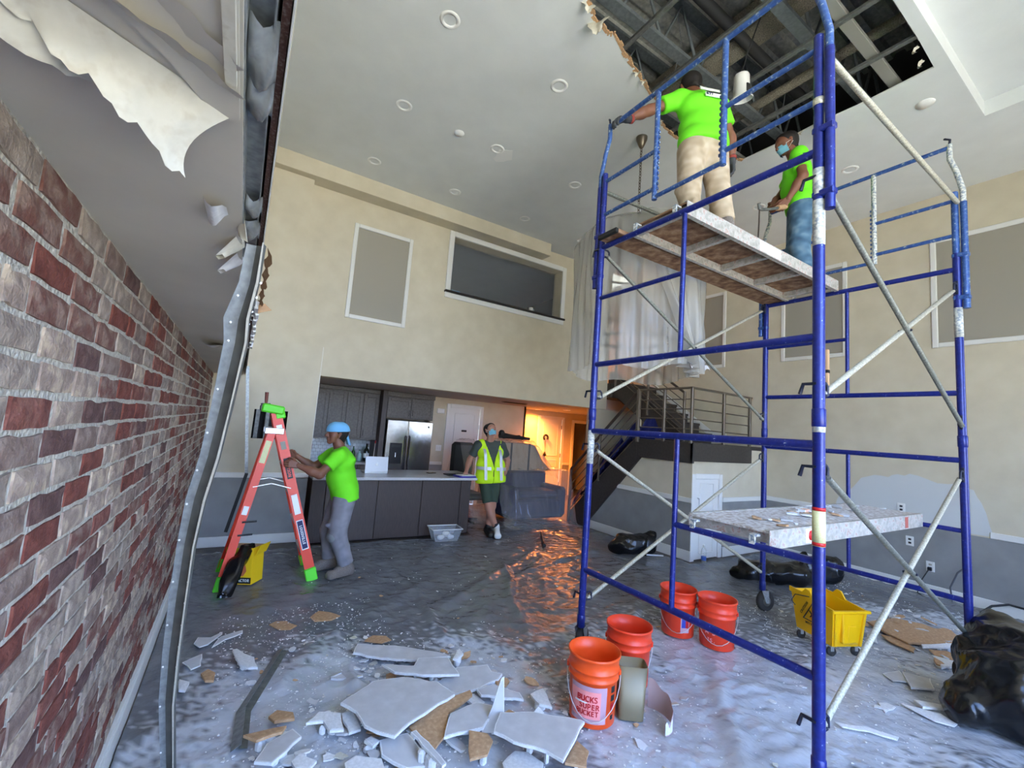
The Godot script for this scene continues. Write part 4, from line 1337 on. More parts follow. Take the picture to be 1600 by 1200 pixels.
func build_stairs():
	var s := thing("staircase", "dark two-flight staircase with metal railings and a square landing", "staircase", Vector3.ZERO)
	var st := mb()
	var x0 := 5.5; var x1 := 6.44
	# lower flight towards the room
	var n := 9
	for i in n:
		var za := -6.47 + i * 0.178
		var ya := (i + 1) * 0.1844
		st = mb()
		bx(st, Vector3(x0 + 0.04, ya - 0.035, za - 0.02), Vector3(x1, ya, za + 0.178), 0.005)
		obj("tread", st, M.stair_dark, s)
		st = mb()
		bx(st, Vector3(x0 + 0.04, ya - 0.1844, za), Vector3(x1, ya - 0.035, za + 0.015))
		obj("riser", st, M.stair_dark, s)
	st = mb()
	var side := Transform3D(Basis(Vector3(0, 0, 1), Vector3(0, 1, 0), Vector3(-1, 0, 0)), Vector3(x0 + 0.02, 0, 0))
	prism(st, PackedVector2Array([Vector2(-6.52, 0.02), Vector2(-6.1, 0.0), Vector2(-4.87, 1.33), Vector2(-4.87, 1.66), Vector2(-5.05, 1.60), Vector2(-6.5, 0.19)]), 0.045, side)
	obj("stringer", st, M.stair_dark, s)
	# landing
	st = mb()
	bx(st, Vector3(x0, 1.60, -4.9), Vector3(XR, 1.66, -3.9), 0.005)
	obj("landing_floor", st, M.stair_dark, s)
	st = mb()
	bx(st, Vector3(x0 - 0.01, 1.39, -3.93), Vector3(7.0, 1.655, -3.885), 0.005)
	bx(st, Vector3(x0 - 0.01, 1.36, -4.92), Vector3(x0 + 0.03, 1.655, -3.885), 0.005)
	obj("landing_fascia", st, M.stair_dark, s)
	# upper flight back towards the loft
	for i in 6:
		var za := -4.88 - i * 0.26
		var ya := 1.66 + (i + 1) * 0.182
		st = mb()
		bx(st, Vector3(6.5, ya - 0.04, za - 0.26), Vector3(XR - 0.02, ya, za + 0.02), 0.005)
		obj("tread", st, M.stair_dark, s)
		st = mb()
		bx(st, Vector3(6.5, ya - 0.182, za - 0.015), Vector3(XR - 0.02, ya - 0.04, za), 0.0)
		obj("riser", st, M.stair_dark, s)
	st = mb()
	var side2 := Transform3D(Basis(Vector3(0, 0, 1), Vector3(0, 1, 0), Vector3(-1, 0, 0)), Vector3(6.48, 0, 0))
	prism(st, PackedVector2Array([Vector2(-4.86, 1.45), Vector2(-4.86, 1.9), Vector2(-6.45, 3.0), Vector2(-6.62, 3.0), Vector2(-6.62, 2.5), Vector2(-6.3, 2.42)]), 0.045, side2)
	obj("stringer", st, M.stair_dark, s)
	st = mb()
	var side3 := Transform3D(Basis(Vector3(0, 0, 1), Vector3(0, 1, 0), Vector3(-1, 0, 0)), Vector3(XR - 0.012, 0, 0))
	prism(st, PackedVector2Array([Vector2(-4.6, 1.86), Vector2(-4.6, 1.76), Vector2(-4.86, 1.76), Vector2(-6.5, 2.9), Vector2(-6.5, 3.02), Vector2(-4.86, 1.88)]), 0.02, side3)
	obj("wall_skirting", st, M.trim, s)
	st = mb()
	quad(st, Vector3(6.5, 1.46, -4.86), Vector3(XR, 1.46, -4.86), Vector3(XR, 2.44, -6.4), Vector3(6.5, 2.44, -6.4))
	obj("soffit_board", st, M.stair_dark, s)
	# loft edge at the stair head
	st = mb()
	bx(st, Vector3(6.38, 2.45, -6.95), Vector3(XR, 2.75, -6.47), 0.004)
	obj("head_nosing", st, M.stair_dark, s)
	# railings: lower flight
	var rail := func(a: Vector3, b: Vector3, r: float, m: Material, called: String):
		var q := mb()
		tube(q, [a, b], r, 7)
		obj(called, q, m, s)
	var A := Vector3(x0 - 0.02, 0.98, -6.5)
	var B := Vector3(x0 - 0.02, 2.44, -4.9)
	var q := mb()
	bar(q, A, B, 0.05, 0.035, Vector3.RIGHT, 0.006)
	obj("handrail", q, M.rail_dark, s)
	for i in 5:
		var dy := -0.15 - i * 0.15
		rail.call(A + Vector3(0, dy, 0), B + Vector3(0, dy, 0), 0.009, M.rail_metal, "rail")
	for e in [[A.z, 0.0, 0.98, 0.022], [-5.75, 0.86, 1.66, 0.016], [-4.9, 1.6, 2.46, 0.026]]:
		q = mb()
		bx(q, Vector3(x0 - 0.02 - e[3], e[1], e[0] - e[3]), Vector3(x0 - 0.02 + e[3], e[2], e[0] + e[3]), 0.004)
		obj("post", q, M.rail_metal, s)
	# landing railing, two sides
	for e in [Vector3(x0 - 0.01, 0, -3.92), Vector3(6.27, 0, -3.92), Vector3(6.98, 0, -3.92), Vector3(x0 - 0.01, 0, -4.4)]:
		q = mb()
		bx(q, Vector3(e.x - 0.02, 1.64, e.z - 0.02), Vector3(e.x + 0.02, 2.44, e.z + 0.02), 0.004)
		obj("post", q, M.rail_metal, s)
	q = mb()
	bx(q, Vector3(x0 - 0.03, 2.43, -4.92), Vector3(x0 + 0.015, 2.46, -3.9), 0.006)
	bx(q, Vector3(x0 - 0.03, 2.43, -3.945), Vector3(7.03, 2.46, -3.9), 0.006)
	obj("top_rail", q, M.rail_metal, s)
	for i in 5:
		var y := 2.28 - i * 0.145
		rail.call(Vector3(x0 - 0.01, y, -4.9), Vector3(x0 - 0.01, y, -3.92), 0.009, M.rail_metal, "rail")
		rail.call(Vector3(x0 - 0.01, y, -3.92), Vector3(6.98, y, -3.92), 0.009, M.rail_metal, "rail")
	# upper flight railing
	var C := Vector3(6.44, 2.5, -4.75)
	var D := Vector3(6.44, 3.62, -6.4)
	q = mb()
	bar(q, C, D, 0.04, 0.035, Vector3.RIGHT, 0.006)
	obj("handrail", q, M.rail_dark, s)
	for i in 5:
		rail.call(C + Vector3(0, -0.15 - i * 0.145, 0), D + Vector3(0, -0.15 - i * 0.145, 0), 0.009, M.rail_metal, "rail")
	for e in [[-4.75, 1.66, 2.52], [-5.55, 2.1, 3.06], [-6.4, 2.6, 3.64]]:
		q = mb()
		bx(q, Vector3(6.42, e[1], e[0] - 0.02), Vector3(6.46, e[2], e[0] + 0.02), 0.004)
		obj("post", q, M.rail_metal, s)
	# enclosing walls under the landing and flight
	var w := sgroup("wall_stairs", "grey and beige walls enclosing the cupboard under the stairs", "wall")
	st = mb()
	bx(st, Vector3(x0 + 0.048, 0, -3.97), Vector3(5.60, 1.6, -3.92))
	bx(st, Vector3(6.22, 0, -3.97), Vector3(XR, 1.6, -3.92))
	bx(st, Vector3(5.60, 1.18, -3.97), Vector3(6.22, 1.6, -3.92))
	prism(st, PackedVector2Array([Vector2(-6.1, 0.0), Vector2(-3.921, 0.0), Vector2(-3.921, 1.6), Vector2(-4.62, 1.6)]), 0.03, Transform3D(Basis(Vector3(0, 0, 1), Vector3(0, 1, 0), Vector3(-1, 0, 0)), Vector3(x0 + 0.055, 0, 0)))
	obj("plaster", st, M.wall, w)
	st = mb()
	prism(st, PackedVector2Array([Vector2(-6.1, 0.0), Vector2(-3.92, 0.0), Vector2(-3.92, 0.80), Vector2(-5.36, 0.80)]), 0.006, Transform3D(Basis(Vector3(0, 0, 1), Vector3(0, 1, 0), Vector3(-1, 0, 0)), Vector3(x0 + 0.04, 0, 0)))
	bx(st, Vector3(6.24, 0, -3.92), Vector3(XR, 0.80, -3.917))
	obj("lower_paint", st, M.wall_grey, w)
	st = mb()
	bx(st, Vector3(x0 + 0.018, 0.80, -5.34), Vector3(x0 + 0.04, 0.87, -3.9), 0.006)
	bx(st, Vector3(6.28, 0.80, -3.92), Vector3(XR, 0.87, -3.9), 0.006)
	obj("chair_rail", st, M.trim, w)
	st = mb()
	bx(st, Vector3(x0 + 0.02, 0, -6.0), Vector3(x0 + 0.04, 0.14, -3.9), 0.005)
	bx(st, Vector3(6.28, 0, -3.92), Vector3(XR, 0.14, -3.9), 0.005)
	obj("skirting", st, M.trim, w)
	var d := door("door_4", "small white cupboard door under the stair landing", Vector3(5.91, 0.0, -3.95), 0.56, 1.14, M.white, 0.0, 1)
	var q2 := mb()
	tube(q2, [Vector3(-0.22, 0.62, 0.02), Vector3(-0.22, 0.63, 0.05), Vector3(-0.22, 0.86, 0.05), Vector3(-0.22, 0.87, 0.02)], 0.007, 7)
	obj("handle", q2, M.alu, d)
	# blue moving blankets on the lower treads
	var k := 0
	for e in [[-6.2, 0.60, 0.0], [-5.88, 0.94, 0.4], [-5.55, 1.29, 0.8], [-5.22, 1.63, 1.3]]:
		var b := thing("moving_blanket", ["lowest dark blue blanket piece draped on the stair treads", "second dark blue blanket piece up the stair treads", "third dark blue blanket piece up the stair treads", "topmost dark blue blanket folded near the stair landing"][k], "blanket", Vector3(5.95, e[1], e[0]), 0.0, "blue blankets on the stairs")
		k += 1
		var ph: float = e[2]
		var me := sheet(22, 16, func(u, v):
			var x: float = (u - 0.5) * 0.78
			var z: float = (v - 0.5) * 0.46
			var y: float = 0.07 + z * 1.03 + 0.07 * sin(u * 9 + ph * 3) + 0.025 * sin(v * 11 + u * 5 + ph)
			return Vector3(x, y + 0.03 * sin(u * 23 + v * 8), z))
		obj("cloth", me, M.blue_cloth, b)
		me = sheet(10, 6, func(u, v):
			return Vector3(-0.40 - 0.06 * v + 0.01 * sin(u * 14), 0.09 + (u - 0.5) * 0.47 - 0.20 * v * (0.6 + 0.4 * sin(u * 7 + ph)), (u - 0.5) * 0.46))
		obj("hanging_edge", me, M.blue_cloth, b)

func build_floor():
	# clear plastic dust sheet over the whole floor, wrinkled, with long folds
	var n1 := FastNoiseLite.new()
	n1.seed = 3
	n1.frequency = 0.9
	n1.fractal_octaves = 4
	n1.fractal_type = FastNoiseLite.FRACTAL_RIDGED
	var n2 := FastNoiseLite.new()
	n2.seed = 9
	n2.frequency = 3.2
	n2.fractal_octaves = 3
	n2.fractal_type = FastNoiseLite.FRACTAL_RIDGED
	var folds := [[Vector2(0.4, -1.2), Vector2(0.35, -4.6), 0.022], [Vector2(0.85, -1.4), Vector2(0.75, -4.9), 0.028], [Vector2(1.5, -2.2), Vector2(1.7, -5.6), 0.02], [Vector2(2.1, -2.9), Vector2(3.2, -5.2), 0.026], [Vector2(2.6, -2.2), Vector2(4.4, -3.9), 0.022], [Vector2(3.0, -1.2), Vector2(6.2, -3.0), 0.02], [Vector2(3.6, -0.7), Vector2(6.9, -1.9), 0.026], [Vector2(2.6, -4.2), Vector2(5.2, -4.9), 0.024], [Vector2(1.2, -3.4), Vector2(4.6, -5.6), 0.02], [Vector2(2.4, -1.4), Vector2(3.6, -2.3), 0.02], [Vector2(3.9, -2.9), Vector2(6.6, -3.3), 0.02], [Vector2(1.9, -4.9), Vector2(3.0, -5.9), 0.02]]
	# nothing wrinkles where something stands on the sheet
	var flat := [[1.96, -2.0, 0.3], [2.43, -2.17, 0.25], [2.13, -1.95, 0.2], [2.26, -1.86, 0.25], [3.42, -2.52, 0.25], [3.55, -2.24, 0.25], [4.46, -1.8, 0.35], [2.36, -2.58, 0.22], [2.36, -0.99, 0.22], [4.72, -2.49, 0.22], [4.72, -1.0, 0.22], [0.8, -4.83, 0.15], [0.8, -5.34, 0.15], [0.02, -4.8, 0.15], [0.02, -5.37, 0.15], [1.05, -4.8, 0.2], [0.9, -5.07, 0.2], [0.21, -4.98, 0.25], [0.06, -4.6, 0.2], [3.45, -5.8, 0.3], [2.67, -5.86, 0.35], [4.1, -5.45, 0.5], [5.68, -3.8, 0.15], [5.0, -4.45, 0.5], [5.7, -2.95, 0.5], [6.3, -2.7, 0.4], [4.85, -0.6, 0.7], [-0.05, -2.3, 0.2], [5.8, -1.55, 0.5]]
	for e in RUBBLE: flat.append([e[2], e[3], 0.28])
	var dust := [[0.55, -2.7, 0.9], [1.2, -2.5, 0.9], [3.1, -1.8, 1.2], [2.2, -1.3, 1.0], [4.2, -1.2, 1.1], [5.5, -1.4, 1.2]]  # dusty spots, coloured extra pale to put in the near floor's stronger light
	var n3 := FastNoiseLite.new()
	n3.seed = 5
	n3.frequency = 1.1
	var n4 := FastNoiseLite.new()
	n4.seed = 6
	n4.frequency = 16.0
	var x0 := -0.305; var x1 := XR - 0.03; var z0 := -8.3; var z1 := 1.2
	var nu := 290; var nv := 350
	var V := PackedVector3Array()
	var C := PackedColorArray()
	var I := PackedInt32Array()
	for j in nv + 1:
		for i in nu + 1:
			var x := lerpf(x0, x1, float(i) / nu)
			var z := lerpf(z0, z1, float(j) / nv)
			var y := maxf(0.0, n1.get_noise_2d(x + 0.3 * z, z) - 0.15) * 0.030 + maxf(0.0, n2.get_noise_2d(x * 0.6 + z, z - x * 0.4) - 0.1) * 0.016
			var q := Vector2(x, z)
			for f in folds:
				var a: Vector2 = f[0]
				var b: Vector2 = f[1]
				var t := clampf((q - a).dot(b - a) / (b - a).length_squared(), 0, 1)
				var d := q.distance_to(a.lerp(b, t) + Vector2(0.03 * sin(t * 14), 0.02 * sin(t * 9)))
				if d < 0.075: y += f[2] * 1.7 * pow(1.0 - d / 0.075, 1.5) * sin(t * PI + 0.1)
			for f in flat:
				var d := q.distance_to(Vector2(f[0], f[1])) / (f[2] as float)
				if d < 1.3: y *= smoothstep(0.9, 1.3, d)
			V.append(Vector3(x, 0.004 + y, z))
			# plaster dust trodden into the film round the rubble: ragged patches, their paleness also painting in brighter daylight on the near floor
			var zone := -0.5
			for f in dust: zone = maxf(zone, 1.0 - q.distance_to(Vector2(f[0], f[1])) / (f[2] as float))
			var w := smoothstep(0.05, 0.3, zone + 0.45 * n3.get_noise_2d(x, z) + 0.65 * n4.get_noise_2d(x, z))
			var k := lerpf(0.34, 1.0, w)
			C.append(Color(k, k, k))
	var W := nu + 1
	for j in nv:
		for i in nu:
			var c := V[j * W + i]
			if c.x > 5.42 and c.z < -3.82: continue
			if c.z < -6.25 and c.x < 0.9: continue
			if c.z < -6.04 and c.x < 3.2: continue
			var a := j * W + i
			I.append_array([a, a + 1, a + W + 1, a, a + W + 1, a + W])
	var me := indexed(V, I)
	var arr := me.surface_get_arrays(0)
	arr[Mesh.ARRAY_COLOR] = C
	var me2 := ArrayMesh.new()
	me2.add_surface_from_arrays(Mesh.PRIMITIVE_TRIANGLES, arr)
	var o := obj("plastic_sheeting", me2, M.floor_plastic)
	tag(o, "wrinkled clear plastic dust sheet covering the whole floor", "plastic sheet")

# ------------------------------------------------------------------ scaffold
func scaffold_frame(parent: Node, x: float, zf: float, zn: float, y0: float, y1: float, h0: float, h1: float, rung: float, rung_far: bool, m: Material, m_leg: Material):
	var fr := Node3D.new()
	fr.name = "end_frame"
	parent.add_child(fr, true)
	var zc := (zf + zn) / 2
	var st: SurfaceTool
	for z in [zf, zn]:
		st = mb()
		tube(st, [Vector3(x, y0, z), Vector3(x, y1, z)], 0.0265, 14)
		obj("leg", st, m_leg, fr)
	for h in [h0, h1]:
		st = mb()
		tube(st, [Vector3(x, h, zf), Vector3(x, h, zn)], 0.0215, 12)
		obj("header", st, m, fr)
	st = mb()
	tube(st, [Vector3(x, h0, zc), Vector3(x, h1, zc)], 0.0165, 10)
	obj("centre_post", st, m, fr)
	st = mb()
	if rung_far: tube(st, [Vector3(x, rung, zf), Vector3(x, rung, zc)], 0.0165, 10)
	else: tube(st, [Vector3(x, rung, zc), Vector3(x, rung, zn)], 0.0185, 10)
	obj("rung", st, m, fr)
	# welds and couplings
	for z in [zf, zn]:
		st = mb()
		lathe(st, [Vector2(0.0265, -0.045), Vector2(0.0305, -0.04), Vector2(0.0305, 0.04), Vector2(0.0265, 0.045)], 14, Vector3(x, y0 + 0.045, z))
		obj("coupling_sleeve", st, m_leg, fr)

func brace_lock(parent: Node, p: Vector3, dx: float):
	# hooked pin that holds the end of a brace
	var st := mb()
	box(st, p + Vector3(dx * 0.027, 0.03, 0), Vector3(0.012, 0.11, 0.02), Basis(), 0.003)
	tube(st, [p + Vector3(dx * 0.03, 0.0, 0), p + Vector3(dx * 0.075, 0.0, 0)], 0.009, 7)
	tube(st, [p + Vector3(dx * 0.03, 0.055, 0), p + Vector3(dx * 0.07, 0.06, 0), p + Vector3(dx * 0.088, 0.045, 0), p + Vector3(dx * 0.09, 0.0, 0)], 0.008, 7)
	obj("brace_lock", st, M.lock, parent)

func build_scaffold():
	M.lock = mat(c8(40, 44, 62), 0.45, 0.4)
	var s := thing("scaffold_tower", "tall blue rolling scaffold tower with guard rails and pale cross braces", "scaffold", Vector3.ZERO)
	var XL := 2.36; var XS := 4.72
	var L := [-2.58, -0.99]
	var R := [-2.49, -1.0]
	scaffold_frame(s, XL, L[0], L[1], 0.21, 1.77, 0.63, 1.685, 1.14, false, M.blue, M.blue)
	scaffold_frame(s, XS, R[0], R[1], 0.21, 1.77, 0.635, 1.67, 1.14, false, M.blue, M.blue)
	scaffold_frame(s, XL, L[0], L[1], 1.77, 3.32, 2.215, 3.19, 2.76, true, M.blue, M.blue)
	scaffold_frame(s, XS, R[0], R[1], 1.77, 3.32, 2.19, 3.19, 2.72, true, M.blue, M.blue)
	var st: SurfaceTool
	# guard rail frames on both ends
	for e in [[XL, L[0], L[1], M.blue, M.blue_worn, M.blue_worn], [XS, R[0], R[1], M.blue_worn, M.blue_worn, M.white_worn]]:
		var g0 := Node3D.new()
		g0.name = "guard_frame"
		s.add_child(g0, true)
		var x: float = e[0]; var zf: float = e[1]; var zn: float = e[2]
		for k in 2:
			var z: float = [zf - 0.052, zn + 0.05][k]
			var zi: float = [zf + 0.03, zn - 0.02][k]
			st = mb()
			tube(st, [Vector3(x, 2.86, z), Vector3(x, 3.74, z)], 0.0225, 12)
			obj("guard_post", st, e[3], g0)
			st = mb()
			tube(st, [Vector3(x, 3.74, z), Vector3(x, 3.84, z), Vector3(x, 4.02, (z + zi) / 2), Vector3(x, 4.14, zi), Vector3(x, 4.27, zi)], 0.019, 10)
			obj("bent_post", st, e[5], g0)
			st = mb()
			tube(st, [Vector3(x, 4.26, zi), Vector3(x - 0.02, 4.3, zi + 0.01), Vector3(x + 0.01, 4.34, zi - 0.03)], 0.009, 6)
			obj("hook", st, M.lock, g0)
			# inner tubes raised from the legs
			st = mb()
			tube(st, [Vector3(x, 3.32, [zf, zn][k]), Vector3(x, 3.84, [zf, zn][k])], 0.0235, 12)
			obj("leg_extension", st, e[3], g0)
			for y in [2.95, 3.3]:
				st = mb()
				box(st, Vector3(x, y, ([zf, zn][k] + z) / 2), Vector3(0.05, 0.035, 0.1), Basis(), 0.006)
				obj("clamp", st, e[3], g0)
		st = mb()
		tube(st, [Vector3(x, 4.245, zf + 0.02), Vector3(x, 4.245, zn - 0.02)], 0.0175, 10)
		obj("top_rail", st, e[4], g0)
		var za := zf + 0.53; var zb := zn - 0.53
		for z in [za, zb]:
			st = mb()
			tube(st, [Vector3(x, 3.385, z), Vector3(x, 4.245, z)], 0.0195, 10)
			obj("inner_post", st, e[5] if x > 3 and z == zb else e[4], g0)
			# stub comb of studs along the post
			st = mb()
			var zz: float = z + (0.022 if z == za else -0.022)
			for i in 12: box(st, Vector3(x, 3.46 + i * 0.04, zz), Vector3(0.012, 0.018, 0.014))
			obj("stud_strip", st, e[4], g0)
		for y in [3.77, 3.475]:
			st = mb()
			tube(st, [Vector3(x, y, zf), Vector3(x, y, za)], 0.0155, 9)
			obj("mid_rail", st, e[4], g0)
			st = mb()
			tube(st, [Vector3(x, y, zb), Vector3(x, y, zn)], 0.0155, 9)
			obj("mid_rail", st, e[4], g0)
		st = mb()
		tube(st, [Vector3(x, 3.405, za), Vector3(x, 3.405, zb)], 0.0155, 9)
		obj("gate_rail", st, e[4], g0)
	# cross braces on the two long sides, two tiers
	for e in [[L[1], R[1], 1.53, 0.40, M.brace, M.brace_dark], [L[1], R[1], 3.0, 1.93, M.brace, M.brace_dark], [L[0], R[0], 1.53, 0.40, M.brace, M.brace], [L[0], R[0], 3.13, 1.95, M.brace, M.brace_dark]]:
		var c := Node3D.new()
		c.name = "cross_brace"
		s.add_child(c, true)
		for k in 2:
			var ya: float = e[2] if k == 0 else e[3]
			var yb: float = e[3] if k == 0 else e[2]
			var off := 0.012 if k == 0 else -0.012
			st = mb()
			tube(st, [Vector3(XL + 0.06, ya, e[0] + off), Vector3(XS - 0.06, yb, e[1] + off)], 0.0155, 9)
			obj("brace_tube", st, e[5] if k == 0 else e[4], c)
		st = mb()
		tube(st, [Vector3((XL + XS) / 2, (e[2] + e[3]) / 2, (e[0] + e[1]) / 2 - 0.035), Vector3((XL + XS) / 2, (e[2] + e[3]) / 2, (e[0] + e[1]) / 2 + 0.035)], 0.008, 7)
		obj("pivot_bolt", st, M.lock, c)
		for y in [e[2], e[3]]:
			brace_lock(c, Vector3(XL, y, e[0]), 1.0)
			brace_lock(c, Vector3(XS, y, e[1]), -1.0)
		# lock plates facing the camera side
		for y in [e[2], e[3]]:
			st = mb()
			tube(st, [Vector3(XL - 0.02, y + 0.05, e[0]), Vector3(XL - 0.02, y + 0.05, e[0] - 0.06), Vector3(XL - 0.02, y + 0.0, e[0] - 0.075)], 0.009, 6)
			obj("lock_hook", st, M.lock, c)
	# near-side guard rail between the two ends
	for e in [[L[1] + 0.04, R[1] + 0.02, 3.70, 3.74, M.brace], [L[0] - 0.02, R[0], 3.70, 3.72, M.brace_dark]]:
		st = mb()
		tube(st, [Vector3(XL + 0.02, e[2], e[0]), Vector3(XS - 0.02, e[3], e[1])], 0.0165, 10)
		obj("side_guard_rail", st, e[4], s)
	# label wraps on legs
	for e in [[Vector3(XL, 3.02, L[1]), 0.07, M.white_worn], [Vector3(XL, 2.80, L[1]), 0.12, M.white_worn], [Vector3(XL, 1.77, L[1]), 0.025, M.white_worn], [Vector3(XL, 1.30, L[1]), 0.085, M.yellow_tape], [Vector3(XS, 2.75, R[1]), 0.12, M.white_worn], [Vector3(XL, 1.56, L[0]), 0.13, M.white_worn], [Vector3(XL, 3.46, L[1]), 0.02, M.brace]]:
		st = mb()
		lathe(st, [Vector2(0.0272, -e[1]), Vector2(0.0274, -e[1]), Vector2(0.0274, e[1]), Vector2(0.0272, e[1])], 14, e[0])
		obj("leg_label", st, e[2], s)
	for y in [1.225, 1.385]:
		st = mb()
		lathe(st, [Vector2(0.0275, -0.008), Vector2(0.0278, -0.008), Vector2(0.0278, 0.008), Vector2(0.0275, 0.008)], 14, Vector3(XL, y, L[1]))
		obj("red_band", st, M.red, s)
	# castors
	for e in [[XL, L[0], 0.5], [XL, L[1], -0.4], [XS, R[0], -0.3], [XS, R[1], 0.9]]:
		var c := Node3D.new()
		c.name = "castor"
		s.add_child(c, true)
		c.position = Vector3(e[0], 0, e[1])
		c.rotation.y = e[2]
		st = mb()
		lathe(st, [Vector2(0.03, -0.024), Vector2(0.085, -0.026), Vector2(0.098, -0.018), Vector2(0.101, 0.0), Vector2(0.098, 0.018), Vector2(0.085, 0.026), Vector2(0.03, 0.024)], 24, Vector3(0.035, 0.105, 0), Basis(Vector3.RIGHT, PI / 2))
		obj("tyre", st, M.rubber, c)
		st = mb()
		lathe(st, [Vector2(0, -0.028), Vector2(0.045, -0.028), Vector2(0.05, 0.0), Vector2(0.045, 0.028), Vector2(0, 0.028)], 16, Vector3(0.035, 0.105, 0), Basis(Vector3.RIGHT, PI / 2))
		obj("hub", st, M.metal_dark, c)
		for sz in [-0.034, 0.034]:
			st = mb()
			prism(st, PackedVector2Array([Vector2(-0.035, 0.215), Vector2(0.045, 0.215), Vector2(0.055, 0.09), Vector2(0.018, 0.09)]), 0.006, Transform3D(Basis(), Vector3(0, 0, sz)))
			obj("fork", st, M.metal, c)
		st = mb()
		tube(st, [Vector3(0, 0.21, 0), Vector3(0, 0.30, 0)], 0.021, 10)
		obj("stem", st, M.metal, c)
		st = mb()
		box(st, Vector3(0.1, 0.2, 0), Vector3(0.08, 0.012, 0.035), Basis(Vector3.BACK, -0.3), 0.003)
		obj("brake_pedal", st, M.metal_dark, c)

func plank(called: String, label: String, x0: float, x1: float, z0: float, z1: float, ytop: float, m_top: Material):
	var p := thing(called, label, "scaffold plank", Vector3.ZERO)
	var st: SurfaceTool
	var h := 0.095
	for z in [z0, z1]:
		var inw := 0.03 if z == z0 else -0.03
		st = mb()
		bx(st, Vector3(x0, ytop - h, z - 0.003), Vector3(x1, ytop + 0.004, z + 0.003))
		bx(st, Vector3(x0, ytop - h, z), Vector3(x1, ytop - h + 0.005, z + inw))
		bx(st, Vector3(x0, ytop - 0.002, z), Vector3(x1, ytop + 0.004, z + inw * 0.8))
		obj("side_rail", st, M.plank_metal, p)
	for i in 5:
		var x := lerpf(x0 + 0.05, x1 - 0.05, i / 4.0)
		st = mb()
		bx(st, Vector3(x - 0.02, ytop - 0.07, z0), Vector3(x + 0.02, ytop - 0.013, z1), 0.004)
		obj("cross_member", st, M.plank_metal, p)
	st = mb()
	bx(st, Vector3(x0 + 0.005, ytop - 0.013, z0 + 0.004), Vector3(x1 - 0.005, ytop, z1 - 0.004))
	obj("deck_board", st, m_top, p)
	for x in [x0, x1]:
		for z in [z0 + 0.06, z1 - 0.06]:
			var d := -1.0 if x == x0 else 1.0
			st = mb()
			bar(st, Vector3(x, ytop - 0.03, z), Vector3(x + d * 0.05, ytop - 0.03, z), 0.03, 0.012, Vector3.BACK)
			bar(st, Vector3(x + d * 0.05, ytop - 0.024, z), Vector3(x + d * 0.05, ytop - 0.09, z), 0.03, 0.012, Vector3.BACK)
			obj("hook", st, M.white_worn, p)
	return p

func build_planks():
	var a: Node3D = plank("scaffold_plank", "upper scaffold plank with a plywood deck that two workers stand on", 2.40, 4.68, -2.27, -1.80, 3.285, M.ply)
	var b: Node3D = plank("scaffold_plank", "lower scaffold plank covered in plaster dust and crumbs", 2.40, 4.68, -1.71, -1.235, 1.222, M.ply_dust)
	# stamped marks on the near rail of the lower plank
	var st := mb()
	bx(st, Vector3(2.78, 1.135, -1.2315), Vector3(2.90, 1.215, -1.2305))
	obj("sticker", st, M.white, b)
	st = mb()
	lathe(st, [Vector2(0, 0), Vector2(0.028, 0), Vector2(0.028, 0.001), Vector2(0, 0.001)], 14, Vector3(2.84, 1.175, -1.2305), Basis(Vector3.RIGHT, PI / 2))
	obj("sticker_disc", st, M.red, b)
	st = mb()
	bx(st, Vector3(4.30, 1.135, -1.2315), Vector3(4.36, 1.215, -1.2302))
	obj("paint_mark", st, mat(c8(176, 90, 78), 0.7), b)
	st = mb()
	bx(st, Vector3(3.3, 3.20, -1.7965), Vector3(3.62, 3.28, -1.7955))
	obj("sticker", st, M.white, a)
	# second dark board behind the upper plank
	var d := thing("wooden_board", "dark wooden board lying on the scaffold behind the upper plank", "board", Vector3(2.62, 3.212, -2.42))
	st = mb()
	bx(st, Vector3(-0.36, 0, -0.10), Vector3(2.2, 0.035, 0.10), 0.004)
	obj("timber", st, M.ply, d)
	st = mb()
	bx(st, Vector3(-0.362, -0.001, -0.101), Vector3(-0.33, 0.036, 0.101), 0.004)
	obj("end_band", st, M.dark, d)
	# plaster lumps on the lower plank
	var r := RandomNumberGenerator.new()
	r.seed = 4
	for i in 26:
		var f := chip(r, r.randf_range(0.015, 0.06), 0.008)
		var o := obj("plaster_lump", f, [M.gypsum, M.board_face, M.gypsum, M.kraft][i % 4])
		o.position = Vector3(r.randf_range(2.5, 4.6), 1.232, r.randf_range(-1.68, -1.27))
		o.rotation = Vector3(r.randf_range(-0.15, 0.15), r.randf() * TAU, r.randf_range(-0.15, 0.15))
		tag(o, "small broken plaster lump lying on the lower scaffold plank", "plaster lump", "plaster lumps on the lower plank")
	var wb := thing("wood_offcut", "short upright wooden offcut standing on the far scaffold ledger", "wood block", Vector3(4.72, 2.212, -1.93))
	st = mb()
	bx(st, Vector3(-0.02, 0, -0.035), Vector3(0.02, 0.43, 0.035), 0.004)
	obj("timber", st, mat(c8(206, 170, 130), 0.8), wb)
	st = mb()
	bx(st, Vector3(-0.021, 0.2, -0.036), Vector3(0.021, 0.23, 0.036))
	obj("strap", st, M.dark, wb)

# a ragged flat flake
func chip(r: RandomNumberGenerator, size: float, t: float, pts := 7) -> ArrayMesh:
	var poly := PackedVector2Array()
	for k in pts:
		var a := TAU * (k + r.randf_range(-0.3, 0.3)) / pts
		poly.append(Vector2(cos(a), sin(a) * r.randf_range(0.5, 0.9)) * size * r.randf_range(0.55, 1.0))
	var st := mb()
	prism(st, poly, t, Transform3D(Basis(Vector3(1, 0, 0), Vector3(0, 0, 1), Vector3(0, -1, 0)), Vector3.ZERO))
	return finish(st)

